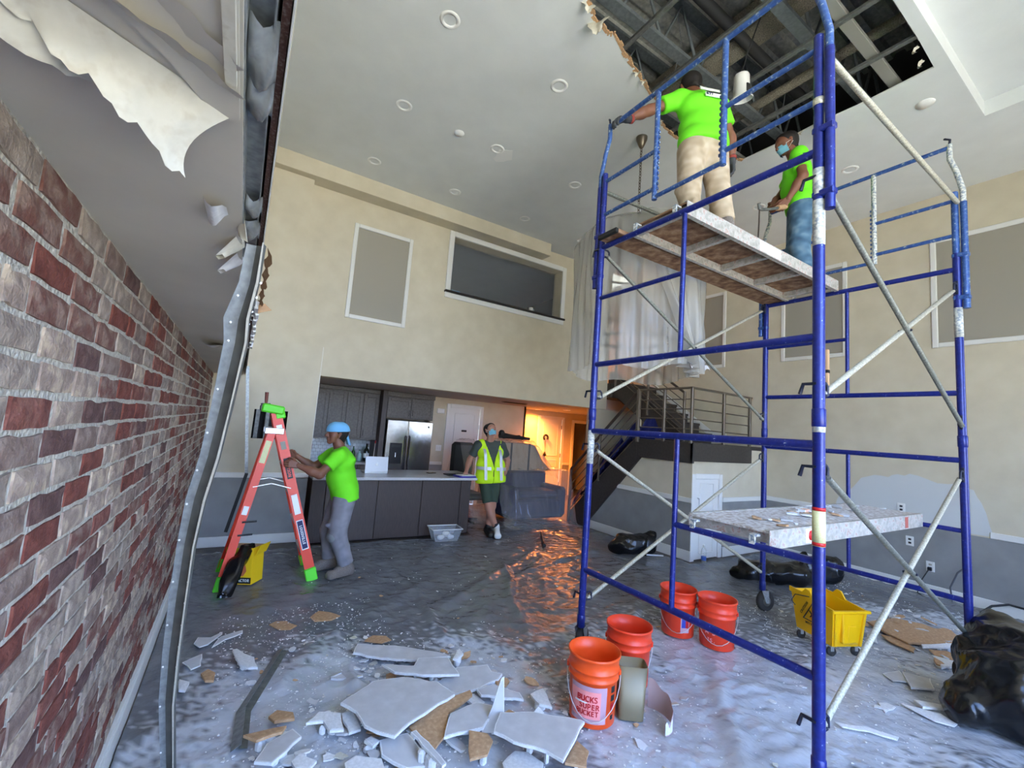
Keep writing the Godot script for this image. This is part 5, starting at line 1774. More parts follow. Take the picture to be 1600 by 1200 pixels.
# ------------------------------------------------------------------ people
# A figure is meshed from tapered capsules joined by a smooth minimum (surface nets).
# capsule: [a, ra, b, rb, flat_end, squash_axis, squash]
func cap(a: Vector3, ra: float, b: Vector3, rb: float, flat := false, n := Vector3.ZERO, s := 1.0) -> Array:
	return [a, ra, b, rb, flat, n, s]

func field(V: PackedVector3Array, I: PackedInt32Array, prims: Array, cell: float, k: float, cuts := []):
	var lo := Vector3.ONE * 1e9
	var hi := -lo
	for p in prims:
		var m: float = maxf(p[1], p[3]) * maxf(1.0, p[6]) + k + cell * 2
		lo = lo.min(p[0] - Vector3.ONE * m).min(p[2] - Vector3.ONE * m)
		hi = hi.max(p[0] + Vector3.ONE * m).max(p[2] + Vector3.ONE * m)
	var nx := int((hi.x - lo.x) / cell) + 2
	var ny := int((hi.y - lo.y) / cell) + 2
	var nz := int((hi.z - lo.z) / cell) + 2
	var F := PackedFloat32Array()
	F.resize(nx * ny * nz)
	F.fill(9.0)
	for p in prims:
		var a: Vector3 = p[0]
		var b: Vector3 = p[2]
		var ra: float = p[1]
		var rb: float = p[3]
		var sq: float = p[6]
		var n: Vector3 = p[5]
		var m: float = maxf(ra, rb) * maxf(1.0, sq) + k * 1.5 + cell * 2
		var l0 := ((a.min(b) - Vector3.ONE * m - lo) / cell).floor()
		var h0 := ((a.max(b) + Vector3.ONE * m - lo) / cell).ceil()
		var ab := b - a
		var L2 := maxf(ab.length_squared(), 1e-9)
		var dir := ab.normalized()
		var flat: bool = p[4]
		for z in range(maxi(0, int(l0.z)), mini(nz, int(h0.z) + 1)):
			for y in range(maxi(0, int(l0.y)), mini(ny, int(h0.y) + 1)):
				for x in range(maxi(0, int(l0.x)), mini(nx, int(h0.x) + 1)):
					var q := lo + Vector3(x, y, z) * cell - a
					var t := clampf(q.dot(ab) / L2, 0.0, 1.0)
					var v := q - ab * t
					if sq != 1.0: v += n * (v.dot(n) * (1.0 / sq - 1.0))
					var d := v.length() - lerpf(ra, rb, t)
					if flat: d = maxf(d, (q - ab).dot(dir))
					var i := (z * ny + y) * nx + x
					var f := F[i]
					if f > 5.0: F[i] = d
					else:
						var h := maxf(k - absf(f - d), 0.0) / k
						F[i] = minf(f, d) - h * h * k * 0.25
	for c in cuts:
		var cp: Vector3 = c[0]
		var cn: Vector3 = c[1]
		for z in nz:
			for y in ny:
				for x in nx:
					var i := (z * ny + y) * nx + x
					if F[i] < 1.0:
						F[i] = maxf(F[i], (lo + Vector3(x, y, z) * cell - cp).dot(cn))
	# surface nets
	var at := {}
	var off := [0, 1, nx, nx + 1, nx * ny, nx * ny + 1, nx * ny + nx, nx * ny + nx + 1]
	var E := [[0, 1], [0, 2], [0, 4], [1, 3], [1, 5], [2, 3], [2, 6], [3, 7], [4, 5], [4, 6], [5, 7], [6, 7]]
	var C := [Vector3(0, 0, 0), Vector3(1, 0, 0), Vector3(0, 1, 0), Vector3(1, 1, 0), Vector3(0, 0, 1), Vector3(1, 0, 1), Vector3(0, 1, 1), Vector3(1, 1, 1)]
	for z in nz - 1:
		for y in ny - 1:
			for x in nx - 1:
				var i := (z * ny + y) * nx + x
				if absf(F[i]) > cell * 2.2: continue
				var s := 0
				for c in 8:
					if F[i + off[c]] < 0.0: s += 1
				if s == 0 or s == 8: continue
				var sum := Vector3.ZERO
				var n := 0
				for e in E:
					var f0 := F[i + off[e[0]]]
					var f1 := F[i + off[e[1]]]
					if (f0 < 0.0) != (f1 < 0.0):
						sum += C[e[0]].lerp(C[e[1]], f0 / (f0 - f1))
						n += 1
				at[i] = V.size()
				V.append(lo + (Vector3(x, y, z) + sum / n) * cell)
	for i in at:
		var f := F[i]
		for ax in 3:
			var st: int = [1, nx, nx * ny][ax]
			var u: int = [nx, nx * ny, 1][ax]
			var w: int = [nx * ny, 1, nx][ax]
			var f1 := F[i + st]
			if (f < 0.0) == (f1 < 0.0): continue
			if not (at.has(i - u) and at.has(i - w) and at.has(i - u - w)): continue
			var a: int = at[i]
			var b: int = at[i - u]
			var c: int = at[i - u - w]
			var d: int = at[i - w]
			if f < 0.0: I.append_array([a, c, b, a, d, c])
			else: I.append_array([a, b, c, a, c, d])

func fmesh(prims: Array, cell: float, k: float, cuts := []) -> ArrayMesh:
	var V := PackedVector3Array()
	var I := PackedInt32Array()
	field(V, I, prims, cell, k, cuts)
	return indexed(V, I)

# hand at wrist w, fingers along d, back of the hand facing n; returns capsules
func hand_caps(w: Vector3, d: Vector3, n: Vector3, side: float, curl: float, fat := 1.0) -> Array:
	d = d.normalized()
	n = (n - d * n.dot(d)).normalized()
	var s := d.cross(n).normalized() * side
	var out := []
	for i in 4:
		var o: float = [-0.030, -0.010, 0.010, 0.030][i]
		out.append(cap(w + s * o * 0.6 + d * 0.005, 0.015 * fat, w + d * [0.078, 0.086, 0.084, 0.076][i] + s * o, 0.0125 * fat))
		var p: Vector3 = w + d * [0.080, 0.088, 0.086, 0.078][i] + s * o
		var ang := 0.0
		for j in 3:
			ang += curl * [0.7, 1.0, 0.7][j]
			var L: float = [0.036, 0.026, 0.020][j] * [0.94, 1.06, 1.0, 0.82][i]
			var q := p + (d * cos(ang) - n * sin(ang)) * L
			out.append(cap(p, (0.0095 - j * 0.0008) * fat, q, (0.009 - j * 0.0008) * fat))
			p = q
	var t0 := w + d * 0.02 - s * 0.022
	var td := (d * 0.7 - s * 0.65 - n * 0.25 * curl).normalized()
	var t1 := t0 + td * 0.045
	out.append(cap(t0, 0.014 * fat, t1, 0.0115 * fat))
	td = (td + d * 0.4 - n * 0.5 * curl + s * 0.35 * curl).normalized()
	out.append(cap(t1, 0.0115 * fat, t1 + td * 0.032, 0.0095 * fat))
	out.append(cap(t1 + td * 0.032, 0.0095 * fat, t1 + (td + s * 0.2 * curl).normalized() * 0.056, 0.008 * fat))
	return out

func head_caps(c: Vector3, f: Vector3, u: Vector3) -> Array:
	var r := f.cross(u).normalized()
	u = r.cross(f).normalized()
	var P := func(x: float, y: float, z: float) -> Vector3: return c + r * x + u * y + f * z
	return [cap(P.call(0, 0.035, -0.025), 0.084, P.call(0, 0.03, 0.022), 0.076), cap(P.call(0, -0.03, 0.03), 0.055, P.call(0, -0.078, 0.058), 0.03),
		cap(P.call(-0.034, -0.015, 0.045), 0.036, P.call(-0.026, -0.06, 0.04), 0.03), cap(P.call(0.034, -0.015, 0.045), 0.036, P.call(0.026, -0.06, 0.04), 0.03),
		cap(P.call(0, 0.012, 0.094), 0.010, P.call(0, -0.022, 0.108), 0.0155), cap(P.call(-0.012, -0.025, 0.096), 0.009, P.call(0.012, -0.025, 0.096), 0.009),
		cap(P.call(-0.036, 0.030, 0.078), 0.013, P.call(0.036, 0.030, 0.078), 0.013),
		cap(P.call(-0.018, -0.048, 0.086), 0.008, P.call(0.018, -0.048, 0.086), 0.008), cap(P.call(-0.014, -0.058, 0.084), 0.008, P.call(0.014, -0.058, 0.084), 0.008),
		cap(P.call(-0.080, 0.018, -0.008), 0.013, P.call(-0.076, -0.026, 0.0), 0.010), cap(P.call(0.080, 0.018, -0.008), 0.013, P.call(0.076, -0.026, 0.0), 0.010)]

func add_eyes(parent: Node, c: Vector3, f: Vector3, u: Vector3):
	var r := f.cross(u).normalized()
	u = r.cross(f).normalized()
	for s in [-1, 1]:
		var st := mb()
		st.set_smooth_group(1)
		lathe(st, [Vector2(0, -0.011), Vector2(0.008, -0.008), Vector2(0.011, 0), Vector2(0.008, 0.008), Vector2(0, 0.011)], 10, c + r * 0.031 * s + u * 0.010 + f * 0.076)
		obj("eye", st, M.eye, parent)
		st = mb()
		lathe(st, [Vector2(0, -0.005), Vector2(0.004, -0.003), Vector2(0.005, 0), Vector2(0.004, 0.003), Vector2(0, 0.005)], 8, c + r * 0.031 * s + u * 0.010 + f * 0.0845)
		obj("pupil", st, M.black, parent)

func mask(parent: Node, c: Vector3, f: Vector3, u: Vector3):
	var r := f.cross(u).normalized()
	u = r.cross(f).normalized()
	var me := sheet(16, 8, func(a, b):
		var x: float = (a - 0.5) * 2.0
		var y: float = lerpf(-0.005, -0.095, b)
		var z: float = 0.112 - 0.062 * x * x - 0.02 * absf(b - 0.35) + 0.003 * sin(b * 20)
		return c + r * x * 0.071 * (1.0 - 0.25 * maxf(0, b - 0.5)) + u * y + f * z)
	obj("face_mask", me, M.mask_blue, parent)
	for s in [-1.0, 1.0]:
		var st := mb()
		for y in [-0.015, -0.075]:
			tube(st, [c + r * s * 0.07 + u * y + f * 0.05, c + r * s * 0.088 + u * (0.0 if y > -0.05 else -0.02) + f * -0.012], 0.0018, 5)
		obj("ear_loop", st, M.white, parent)

# shared figure builder; J holds joints in world space
func figure(J: Dictionary, label: String, skin: Material, o: Dictionary) -> Node3D:
	var t := thing("person", label, "person", Vector3.ZERO)
	var hc: Vector3 = J.head
	var hf: Vector3 = J.face.normalized()
	var hu: Vector3 = J.get("head_up", Vector3.UP)
	var side: Vector3 = (J.shR - J.shL).normalized()
	var up: Vector3 = (J.neck - J.pelvis).normalized()
	var fwd := up.cross(side).normalized()
	var V := PackedVector3Array()
	var I := PackedInt32Array()
	var B := []
	var fat: float = o.get("fat", 1.0)
	var chest: Vector3 = J.pelvis.lerp(J.neck, 0.68)
	var belly: Vector3 = J.pelvis.lerp(J.neck, 0.32)
	# trunk, arms, legs of the one continuous body
	B.append(cap(chest - side * 0.075, 0.085, chest + side * 0.075, 0.085))
	B.append(cap(belly - side * 0.055, 0.085, belly + side * 0.055, 0.085))
	B.append(cap(J.pelvis - side * 0.07, 0.085, J.pelvis + side * 0.07, 0.085))
	B.append(cap(belly, 0.1, chest, 0.1))
	B.append(cap(J.pelvis, 0.1, belly, 0.1))
	B.append(cap(J.neck - up * 0.03, 0.062, hc - hu * 0.05 - hf * 0.012, 0.052))
	for s in ["L", "R"]:
		var sh: Vector3 = J["sh" + s]
		var el: Vector3 = J["el" + s]
		var wr: Vector3 = J["wr" + s]
		B.append(cap(J.neck - up * 0.04, 0.05, sh, 0.052))
		B.append(cap(sh, 0.053, el, 0.040))
		B.append(cap(el, 0.041, el.lerp(wr, 0.35), 0.041))
		B.append(cap(el.lerp(wr, 0.35), 0.041, wr, 0.027))
		B.append(cap(J["hip" + s], 0.088, J["kn" + s], 0.056))
		B.append(cap(J["kn" + s], 0.056, J["kn" + s].lerp(J["an" + s], 0.35), 0.056))
		B.append(cap(J["kn" + s].lerp(J["an" + s], 0.35), 0.056, J["an" + s], 0.036))
	field(V, I, B, 0.014, 0.035)
	field(V, I, head_caps(hc, hf, hu), 0.0055, 0.014)
	for s in ["L", "R"]:
		if not o.get("gloves", false):
			field(V, I, hand_caps(J["wr" + s], J["hand" + s], J["back" + s], 1.0 if s == "R" else -1.0, o.get("curl" + s, 0.5)), 0.0042, 0.006)
	obj("body", indexed(V, I), skin, t)
	add_eyes(t, hc, hf, hu)
	if o.get("gloves", false):
		for s in ["L", "R"]:
			var hp := hand_caps(J["wr" + s], J["hand" + s], J["back" + s], 1.0 if s == "R" else -1.0, o.get("curl" + s, 0.5), 1.2)
			hp.append(cap(J["wr" + s] - (J["hand" + s] as Vector3).normalized() * 0.05, 0.034, J["wr" + s], 0.032))
			obj("glove", fmesh(hp, 0.0048, 0.008), o.glove_mat, t)
			var gs := mb()
			var hd: Vector3 = (J["hand" + s] as Vector3).normalized()
			tube(gs, [J["wr" + s] - hd * 0.058, J["wr" + s] - hd * 0.035], 0.037, 12)
			obj("glove_cuff", gs, M.cuff_red, t)
	# shirt
	var S := []
	var w: float = fat
	S.append(cap(chest - side * 0.085, 0.103 * w, chest + side * 0.085, 0.103 * w))
	S.append(cap(belly - side * 0.07 + fwd * 0.02 * w, 0.105 * w, belly + side * 0.07 + fwd * 0.02 * w, 0.105 * w))
	S.append(cap(J.pelvis - side * 0.085, 0.115 * w, J.pelvis + side * 0.085, 0.115 * w))
	S.append(cap(J.pelvis - up * 0.12 - side * 0.08, 0.115 * w, J.pelvis - up * 0.12 + side * 0.08, 0.115 * w))
	S.append(cap(belly + fwd * 0.02, 0.125 * w, chest, 0.118 * w))
	S.append(cap(J.pelvis, 0.125 * w, belly + fwd * 0.02, 0.125 * w))
	for s in ["L", "R"]:
		var sh: Vector3 = J["sh" + s]
		var el: Vector3 = J["el" + s]
		S.append(cap(J.neck - up * 0.045, 0.064, sh, 0.068))
		S.append(cap(sh, 0.07, sh.lerp(el, o.get("sleeve", 0.62)), 0.071, true))
	# soft creases
	var rr := RandomNumberGenerator.new()
	rr.seed = hash(label)
	for i in 7:
		var c0: Vector3 = J.pelvis.lerp(J.neck, rr.randf_range(-0.1, 0.7)) + side * rr.randf_range(-0.12, 0.12) + fwd * (0.088 * w if i % 2 else -0.098 * w)
		S.append(cap(c0, 0.022, c0 + side * rr.randf_range(-0.11, 0.11) + up * rr.randf_range(-0.12, 0.05), 0.016))
	var hem: Vector3 = J.pelvis - up * o.get("hem", 0.10)
	obj("shirt", fmesh(S, 0.0125, 0.045, [[hem, -up], [J.neck + up * 0.012, (up + fwd * 0.25).normalized()]]), o.shirt, t)
	# trousers or shorts
	var T := []
	T.append(cap(J.pelvis - side * 0.075, 0.112, J.pelvis + side * 0.075, 0.112))
	T.append(cap(J.pelvis - up * 0.02, 0.118, (J.hipL + J.hipR) / 2, 0.1))
	var lg: float = o.get("leg", 1.0)
	for s in ["L", "R"]:
		var hp: Vector3 = J["hip" + s]
		var kn: Vector3 = J["kn" + s]
		var an: Vector3 = J["an" + s]
		if o.get("shorts", false):
			T.append(cap(hp, 0.092, hp.lerp(kn, 0.84), 0.082, true))
		else:
			T.append(cap(hp, 0.106 * lg, kn, 0.078 * lg))
			T.append(cap(kn, 0.078 * lg, an + (kn - an) * 0.12, 0.068 * lg, true))
			for i in 5:
				var c1: Vector3 = kn.lerp(an, rr.randf_range(-0.35, 0.8)) + Vector3(rr.randf_range(-1, 1), 0, rr.randf_range(-1, 1)).normalized() * 0.062 * lg
				T.append(cap(c1, 0.018, c1 + Vector3(rr.randf_range(-0.05, 0.05), rr.randf_range(-0.05, 0.03), rr.randf_range(-0.05, 0.05)), 0.014))
	obj("shorts" if o.get("shorts", false) else "trousers", fmesh(T, 0.0125, 0.02 if o.get("shorts", false) else 0.035, [[J.pelvis + up * 0.10, up]]), o.trousers, t)
	# shoes
	var k := 0
	for s in ["L", "R"]:
		var an: Vector3 = J["an" + s]
		var toe: Vector3 = J["toe" + s]
		var d: Vector3 = toe - an
		var fl: Vector3 = Vector3(d.x, 0, d.z).normalized()
		var sole: Vector3 = J.get("sole" + s, Vector3.UP)
		var sd := fl.cross(Vector3.UP)
		var Q := []
		Q.append(cap(an + Vector3.UP * 0.04, 0.05, an - fl * 0.02, 0.05))
		Q.append(cap(an - fl * 0.035 - Vector3.UP * 0.035, 0.044, toe, 0.043, false))
		Q.append(cap(an - fl * 0.01, 0.05, an.lerp(toe, 0.6) + Vector3.UP * 0.012, 0.042))
		Q.append(cap(toe - sd * 0.014, 0.040, toe + sd * 0.014, 0.040))
		obj("shoe", fmesh(Q, 0.007, 0.02, [[toe - Vector3.UP * 0.036, -sole]]), o.shoes[k % o.shoes.size()], t)
		k += 1
	# hair
	if o.has("hair"):
		var r := hf.cross(hu).normalized()
		var H2 := [cap(hc + hu * 0.04 - hf * 0.03, 0.092, hc + hu * 0.042 + hf * 0.018, 0.082)]
		H2.append(cap(hc - hf * 0.05 - hu * 0.01, 0.062, hc - hf * 0.055 - hu * 0.05, 0.045))
		obj("hair", fmesh(H2, 0.007, 0.02, [[hc + hf * 0.045 + hu * 0.055, (hf * 0.9 - hu * 0.55).normalized()], [hc - hu * 0.03, (-hu + hf * 0.6).normalized()]]), o.hair, t)
	return t

func build_people():
	M.eye = mat(c8(225, 222, 215), 0.3)
	M.mask_blue = mat(c8(120, 186, 206), 0.8)
	M.cuff_red = mat(c8(150, 60, 50), 0.8)
	M.skin_a = mat(c8(124, 80, 60), 0.55)
	M.skin_b = mat(c8(176, 126, 104), 0.55)
	for q in [M.skin_a, M.skin_b]:
		q.subsurf_scatter_enabled = true
		q.subsurf_scatter_strength = 0.08
	M.hair = mat(c8(24, 19, 17), 0.7)
	M.grey_cloth = nmat([[0.0, c8(112, 110, 116)], [0.5, c8(128, 126, 132)], [1.0, c8(142, 140, 146)]], 0.008, 0.9, 2.0, 0.0, false, true, 2)
	M.khaki = nmat([[0.0, c8(150, 134, 110)], [0.5, c8(178, 160, 134)], [0.8, c8(196, 182, 160)], [1.0, c8(206, 194, 174)]], 0.008, 0.9, 2.0, 0.0, false, true, 2)
	M.denim = nmat([[0.0, c8(52, 80, 104)], [0.5, c8(78, 112, 138)], [0.8, c8(112, 142, 162)], [1.0, c8(130, 154, 170)]], 0.008, 0.9, 2.0, 0.0, false, true, 2)
	M.boot = nmat([[0.0, c8(84, 74, 66)], [0.5, c8(112, 102, 94)], [1.0, c8(168, 162, 154)]], 0.05, 0.85, 5.0)
	M.glove = mat(c8(58, 60, 64), 0.85)
	worker_at_ladder()
	man_in_vest()
	worker_facing_away()
	worker_with_bar()

func worker_at_ladder():
	var J := {"head": Vector3(0.905, 1.452, -4.99), "face": Vector3(-0.97, 0.10, 0.18), "head_up": Vector3(0.06, 1, 0), "neck": Vector3(0.955, 1.315, -5.0), "pelvis": Vector3(1.05, 0.86, -5.0),
		"shL": Vector3(0.92, 1.245, -4.83), "shR": Vector3(0.935, 1.25, -5.17), "elL": Vector3(0.745, 1.055, -4.76), "wrL": Vector3(0.545, 1.135, -4.83), "elR": Vector3(0.745, 1.07, -5.24), "wrR": Vector3(0.57, 1.19, -5.22),
		"handL": Vector3(-0.95, 0.22, 0.0), "backL": Vector3(0.1, 0.25, 1.0), "handR": Vector3(-0.95, 0.22, 0.0), "backR": Vector3(0.1, 0.25, -1.0),
		"hipL": Vector3(1.04, 0.78, -4.91), "hipR": Vector3(1.05, 0.78, -5.09), "knL": Vector3(1.0, 0.43, -4.86), "knR": Vector3(0.96, 0.42, -5.12), "anL": Vector3(1.13, 0.085, -4.83), "anR": Vector3(1.0, 0.085, -5.1),
		"toeL": Vector3(0.96, 0.05, -4.77), "toeR": Vector3(0.83, 0.05, -5.05)}
	var t := figure(J, "worker in a lime shirt and blue head scarf gripping the orange ladder", M.skin_a, {"shirt": M.shirt, "trousers": M.grey_cloth, "shoes": [M.boot], "hair": M.hair, "fat": 1.12, "curlL": 0.9, "curlR": 0.9, "hem": 0.10, "leg": 1.12})
	# head scarf tied at the back
	var hc: Vector3 = J.head
	var hf: Vector3 = J.face.normalized()
	var hu := Vector3(0.06, 1, 0).normalized()
	var P := [cap(hc + hu * 0.045 - hf * 0.03, 0.100, hc + hu * 0.046 + hf * 0.022, 0.092), cap(hc - hf * 0.09 + hu * 0.035, 0.05, hc - hf * 0.14 + hu * 0.02, 0.03)]
	obj("head_scarf", fmesh(P, 0.007, 0.02, [[hc + hu * 0.035, (-hu + hf * -0.12).normalized()]]), M.scarf, t)
	var me := sheet(6, 8, func(u, v): return hc - hf * (0.10 + 0.05 * v) + hu * (0.03 - 0.12 * v) + Vector3(0, 0, (u - 0.5) * 0.06 * (1 + v)) + hf * 0.02 * sin(u * 7))
	obj("scarf_tail", me, M.scarf, t)
	# knee pad, wrist band, pocket patch
	var st := mb()
	lathe(st, [Vector2(0.0, 0.03), Vector2(0.04, 0.022), Vector2(0.065, 0.0), Vector2(0.07, -0.02)], 14, Vector3(0.935, 0.43, -4.83), Basis(Vector3(0, 0, 1), 1.1) * Basis(Vector3.RIGHT, 0.5))
	obj("knee_pad", st, mat(c8(120, 124, 124), 0.6), t)
	st = mb()
	tube(st, [Vector3(0.67, 1.085, -4.786), Vector3(0.655, 1.091, -4.79)], 0.043, 12)
	obj("paint_smear", st, M.white, t)
	st = mb()
	box(st, Vector3(1.15, 0.80, -4.88), Vector3(0.05, 0.06, 0.012), Basis(Vector3.UP, 0.7), 0.003)
	obj("pocket_rag", st, M.white, t)

func man_in_vest():
	var J := {"head": Vector3(3.355, 1.60, -5.98), "face": Vector3(0.12, 0.42, 0.9), "head_up": Vector3(0, 0.9, -0.42), "neck": Vector3(3.385, 1.445, -6.02), "pelvis": Vector3(3.43, 0.90, -6.0),
		"shL": Vector3(3.575, 1.375, -5.98), "shR": Vector3(3.205, 1.365, -6.06), "elL": Vector3(3.735, 1.15, -6.02), "wrL": Vector3(3.64, 0.97, -5.90), "elR": Vector3(3.125, 1.13, -6.16), "wrR": Vector3(3.10, 0.935, -6.2),
		"handL": Vector3(-0.75, -0.3, 0.35), "backL": Vector3(0.3, 0.4, 0.8), "handR": Vector3(-0.3, -0.85, 0.1), "backR": Vector3(0.1, 0.5, 0.9),
		"hipL": Vector3(3.525, 0.80, -6.0), "hipR": Vector3(3.335, 0.80, -6.0), "knL": Vector3(3.46, 0.45, -5.93), "knR": Vector3(3.38, 0.45, -5.9), "anL": Vector3(3.42, 0.10, -5.94), "anR": Vector3(3.53, 0.11, -5.87),
		"toeL": Vector3(3.40, 0.05, -5.79), "toeR": Vector3(3.47, 0.05, -5.71)}
	var t := figure(J, "masked man in a yellow safety vest and green shorts leaning on the island", M.skin_b, {"shirt": M.tee, "trousers": M.shorts, "shorts": true, "shoes": [M.black, M.white], "hair": M.hair, "hem": 0.02, "curlL": 0.5, "curlR": 0.35, "sleeve": 0.7})
	mask(t, J.head, J.face.normalized(), J.head_up)
	# sock on the white-shod foot
	var st := mb()
	tube(st, [Vector3(3.525, 0.13, -5.872), Vector3(3.505, 0.20, -5.875)], 0.048, 12)
	obj("sock", st, M.black, t)
	# open-front safety vest: shell cut down the middle
	var side := Vector3(-0.37, 0.0, -0.08).normalized()
	var up: Vector3 = (J.neck - J.pelvis).normalized()
	var fwd := up.cross(side).normalized()
	var chest: Vector3 = J.pelvis.lerp(J.neck, 0.68)
	var belly: Vector3 = J.pelvis.lerp(J.neck, 0.3)
	var S := [cap(chest - side * 0.10, 0.118, chest + side * 0.10, 0.118), cap(belly - side * 0.095 + fwd * 0.02, 0.138, belly + side * 0.095 + fwd * 0.02, 0.138), cap(J.pelvis - side * 0.1, 0.140, J.pelvis + side * 0.1, 0.140), cap(J.pelvis - up * 0.06 - side * 0.1, 0.142, J.pelvis - up * 0.06 + side * 0.1, 0.142), cap(J.neck - up * 0.045, 0.072, J.shL.lerp(J.neck, 0.3), 0.076), cap(J.neck - up * 0.045, 0.072, J.shR.lerp(J.neck, 0.3), 0.076), cap(J.pelvis + fwd * 0.01, 0.152, belly + fwd * 0.02, 0.158), cap(belly + fwd * 0.02, 0.158, chest, 0.142)]
	var cuts := [[J.pelvis - up * 0.10, -up]]
	# v neck: two planes joined by building left and right halves
	for s in [-1.0, 1.0]:
		var c2 := cuts.duplicate()
		c2.append([chest - up * 0.20 + fwd * 0.14, (-side * s + up * 0.36).normalized()])
		c2.append([J.pelvis, -side * s])
		obj("vest_half", fmesh(S, 0.011, 0.04, c2), M.vest, t)
	# reflective bands
	var band := func(pts: Array, w: float):
		var V := []
		for i in pts.size(): V.append(pts[i])
		var me := sheet(pts.size() - 1, 1, func(u, v): return V[int(round(u * (V.size() - 1)))] + up * (v - 0.5) * w)
		obj("reflective_band", me, M.reflect, t)
	for s in [-1.0, 1.0]:
		var pts := []
		for i in 9:
			var a := 0.1 + i * 0.16
			pts.append(belly - up * 0.04 + side * s * (0.02 + 0.225 * sin(a)) + fwd * (0.186 * cos(a * 0.92)))
		band.call(pts, 0.05)
		var me := sheet(1, 10, func(u, v):
			var y: float = lerpf(0.46, -0.05, v)
			var bulge: float = 0.168 - 0.03 * maxf(0.0, y - 0.30) / 0.16 - 0.105 * pow(maxf(0.0, y - 0.36) / 0.1, 2.0)
			return J.pelvis + up * y + side * s * (0.125 + (u - 0.5) * 0.045) + fwd * bulge)
		obj("reflective_strip", me, M.reflect, t)
	st = mb()
	tube(st, [belly - up * 0.16 + fwd * 0.165, belly + up * 0.02 + fwd * 0.184, belly + up * 0.06 + fwd * 0.182 + side * 0.005], 0.006, 6)
	obj("zip", st, M.black, t)

func worker_facing_away():
	var J := {"head": Vector3(3.055, 4.79, -2.30), "face": Vector3(0.42, -0.35, -0.88), "head_up": Vector3(0.15, 0.92, -0.3), "neck": Vector3(3.06, 4.66, -2.21), "pelvis": Vector3(2.98, 4.12, -2.10),
		"shL": Vector3(2.885, 4.585, -2.27), "shR": Vector3(3.24, 4.60, -2.13), "elL": Vector3(2.625, 4.42, -2.37), "wrL": Vector3(2.43, 4.29, -2.44), "elR": Vector3(3.33, 4.31, -2.08), "wrR": Vector3(3.34, 4.08, -2.07),
		"handL": Vector3(-0.9, -0.3, -0.25), "backL": Vector3(-0.3, 0.9, 0.1), "handR": Vector3(0.0, -1.0, -0.05), "backR": Vector3(0.9, 0.0, 0.3),
		"hipL": Vector3(2.88, 4.02, -2.13), "hipR": Vector3(3.06, 4.02, -2.06), "knL": Vector3(2.84, 3.66, -2.12), "knR": Vector3(3.06, 3.66, -2.0), "anL": Vector3(2.80, 3.37, -2.06), "anR": Vector3(3.05, 3.37, -1.93),
		"toeL": Vector3(2.86, 3.33, -2.21), "toeR": Vector3(3.12, 3.33, -2.08)}
	var t := figure(J, "gloved worker in a lime shirt and khaki trousers seen from behind, holding the guard rail", M.skin_a, {"shirt": M.shirt, "trousers": M.khaki, "shoes": [M.boot], "hair": M.hair, "gloves": true, "glove_mat": M.glove, "curlL": 0.75, "curlR": 0.45, "fat": 1.12, "hem": 0.06, "leg": 1.12})
	# printed lettering across the shoulders
	var side := (J.shR as Vector3 - J.shL as Vector3).normalized()
	var up := (J.neck as Vector3 - J.pelvis as Vector3).normalized()
	var n := side.cross(up).normalized()
	up = n.cross(side).normalized()
	var chest: Vector3 = J.pelvis.lerp(J.neck, 0.68)
	var st := mb()
	var bs := Basis(side, up, n)
	box(st, chest + up * 0.075 + n * 0.140 + side * 0.02, Vector3(0.20, 0.024, 0.012), bs * Basis(Vector3.RIGHT, -0.3), 0.001)
	obj("print_bar", st, M.white, t)
	st = mb()
	box(st, chest + up * 0.0 + n * 0.1505 + side * 0.03, Vector3(0.16, 0.036, 0.012), bs * Basis(Vector3.RIGHT, -0.08), 0.001)
	obj("print_panel", st, M.white, t)
	text("877", 0.030, M.navy, t, Transform3D(bs * Basis(Vector3.RIGHT, -0.08), chest + up * 0.0 + n * 0.158 + side * -0.015), 0.002)
	text("A", 0.045, M.white, t, Transform3D(bs * Basis(Vector3.RIGHT, -0.4), chest + up * 0.118 + n * 0.122 + side * -0.05), 0.002)
	# belt
	st = mb()
	tube(st, [J.pelvis + side * 0.16 - up * 0.0 + n * 0.03, J.pelvis + side * 0.10 + n * 0.12], 0.012, 6)
	obj("belt", st, M.black, t)

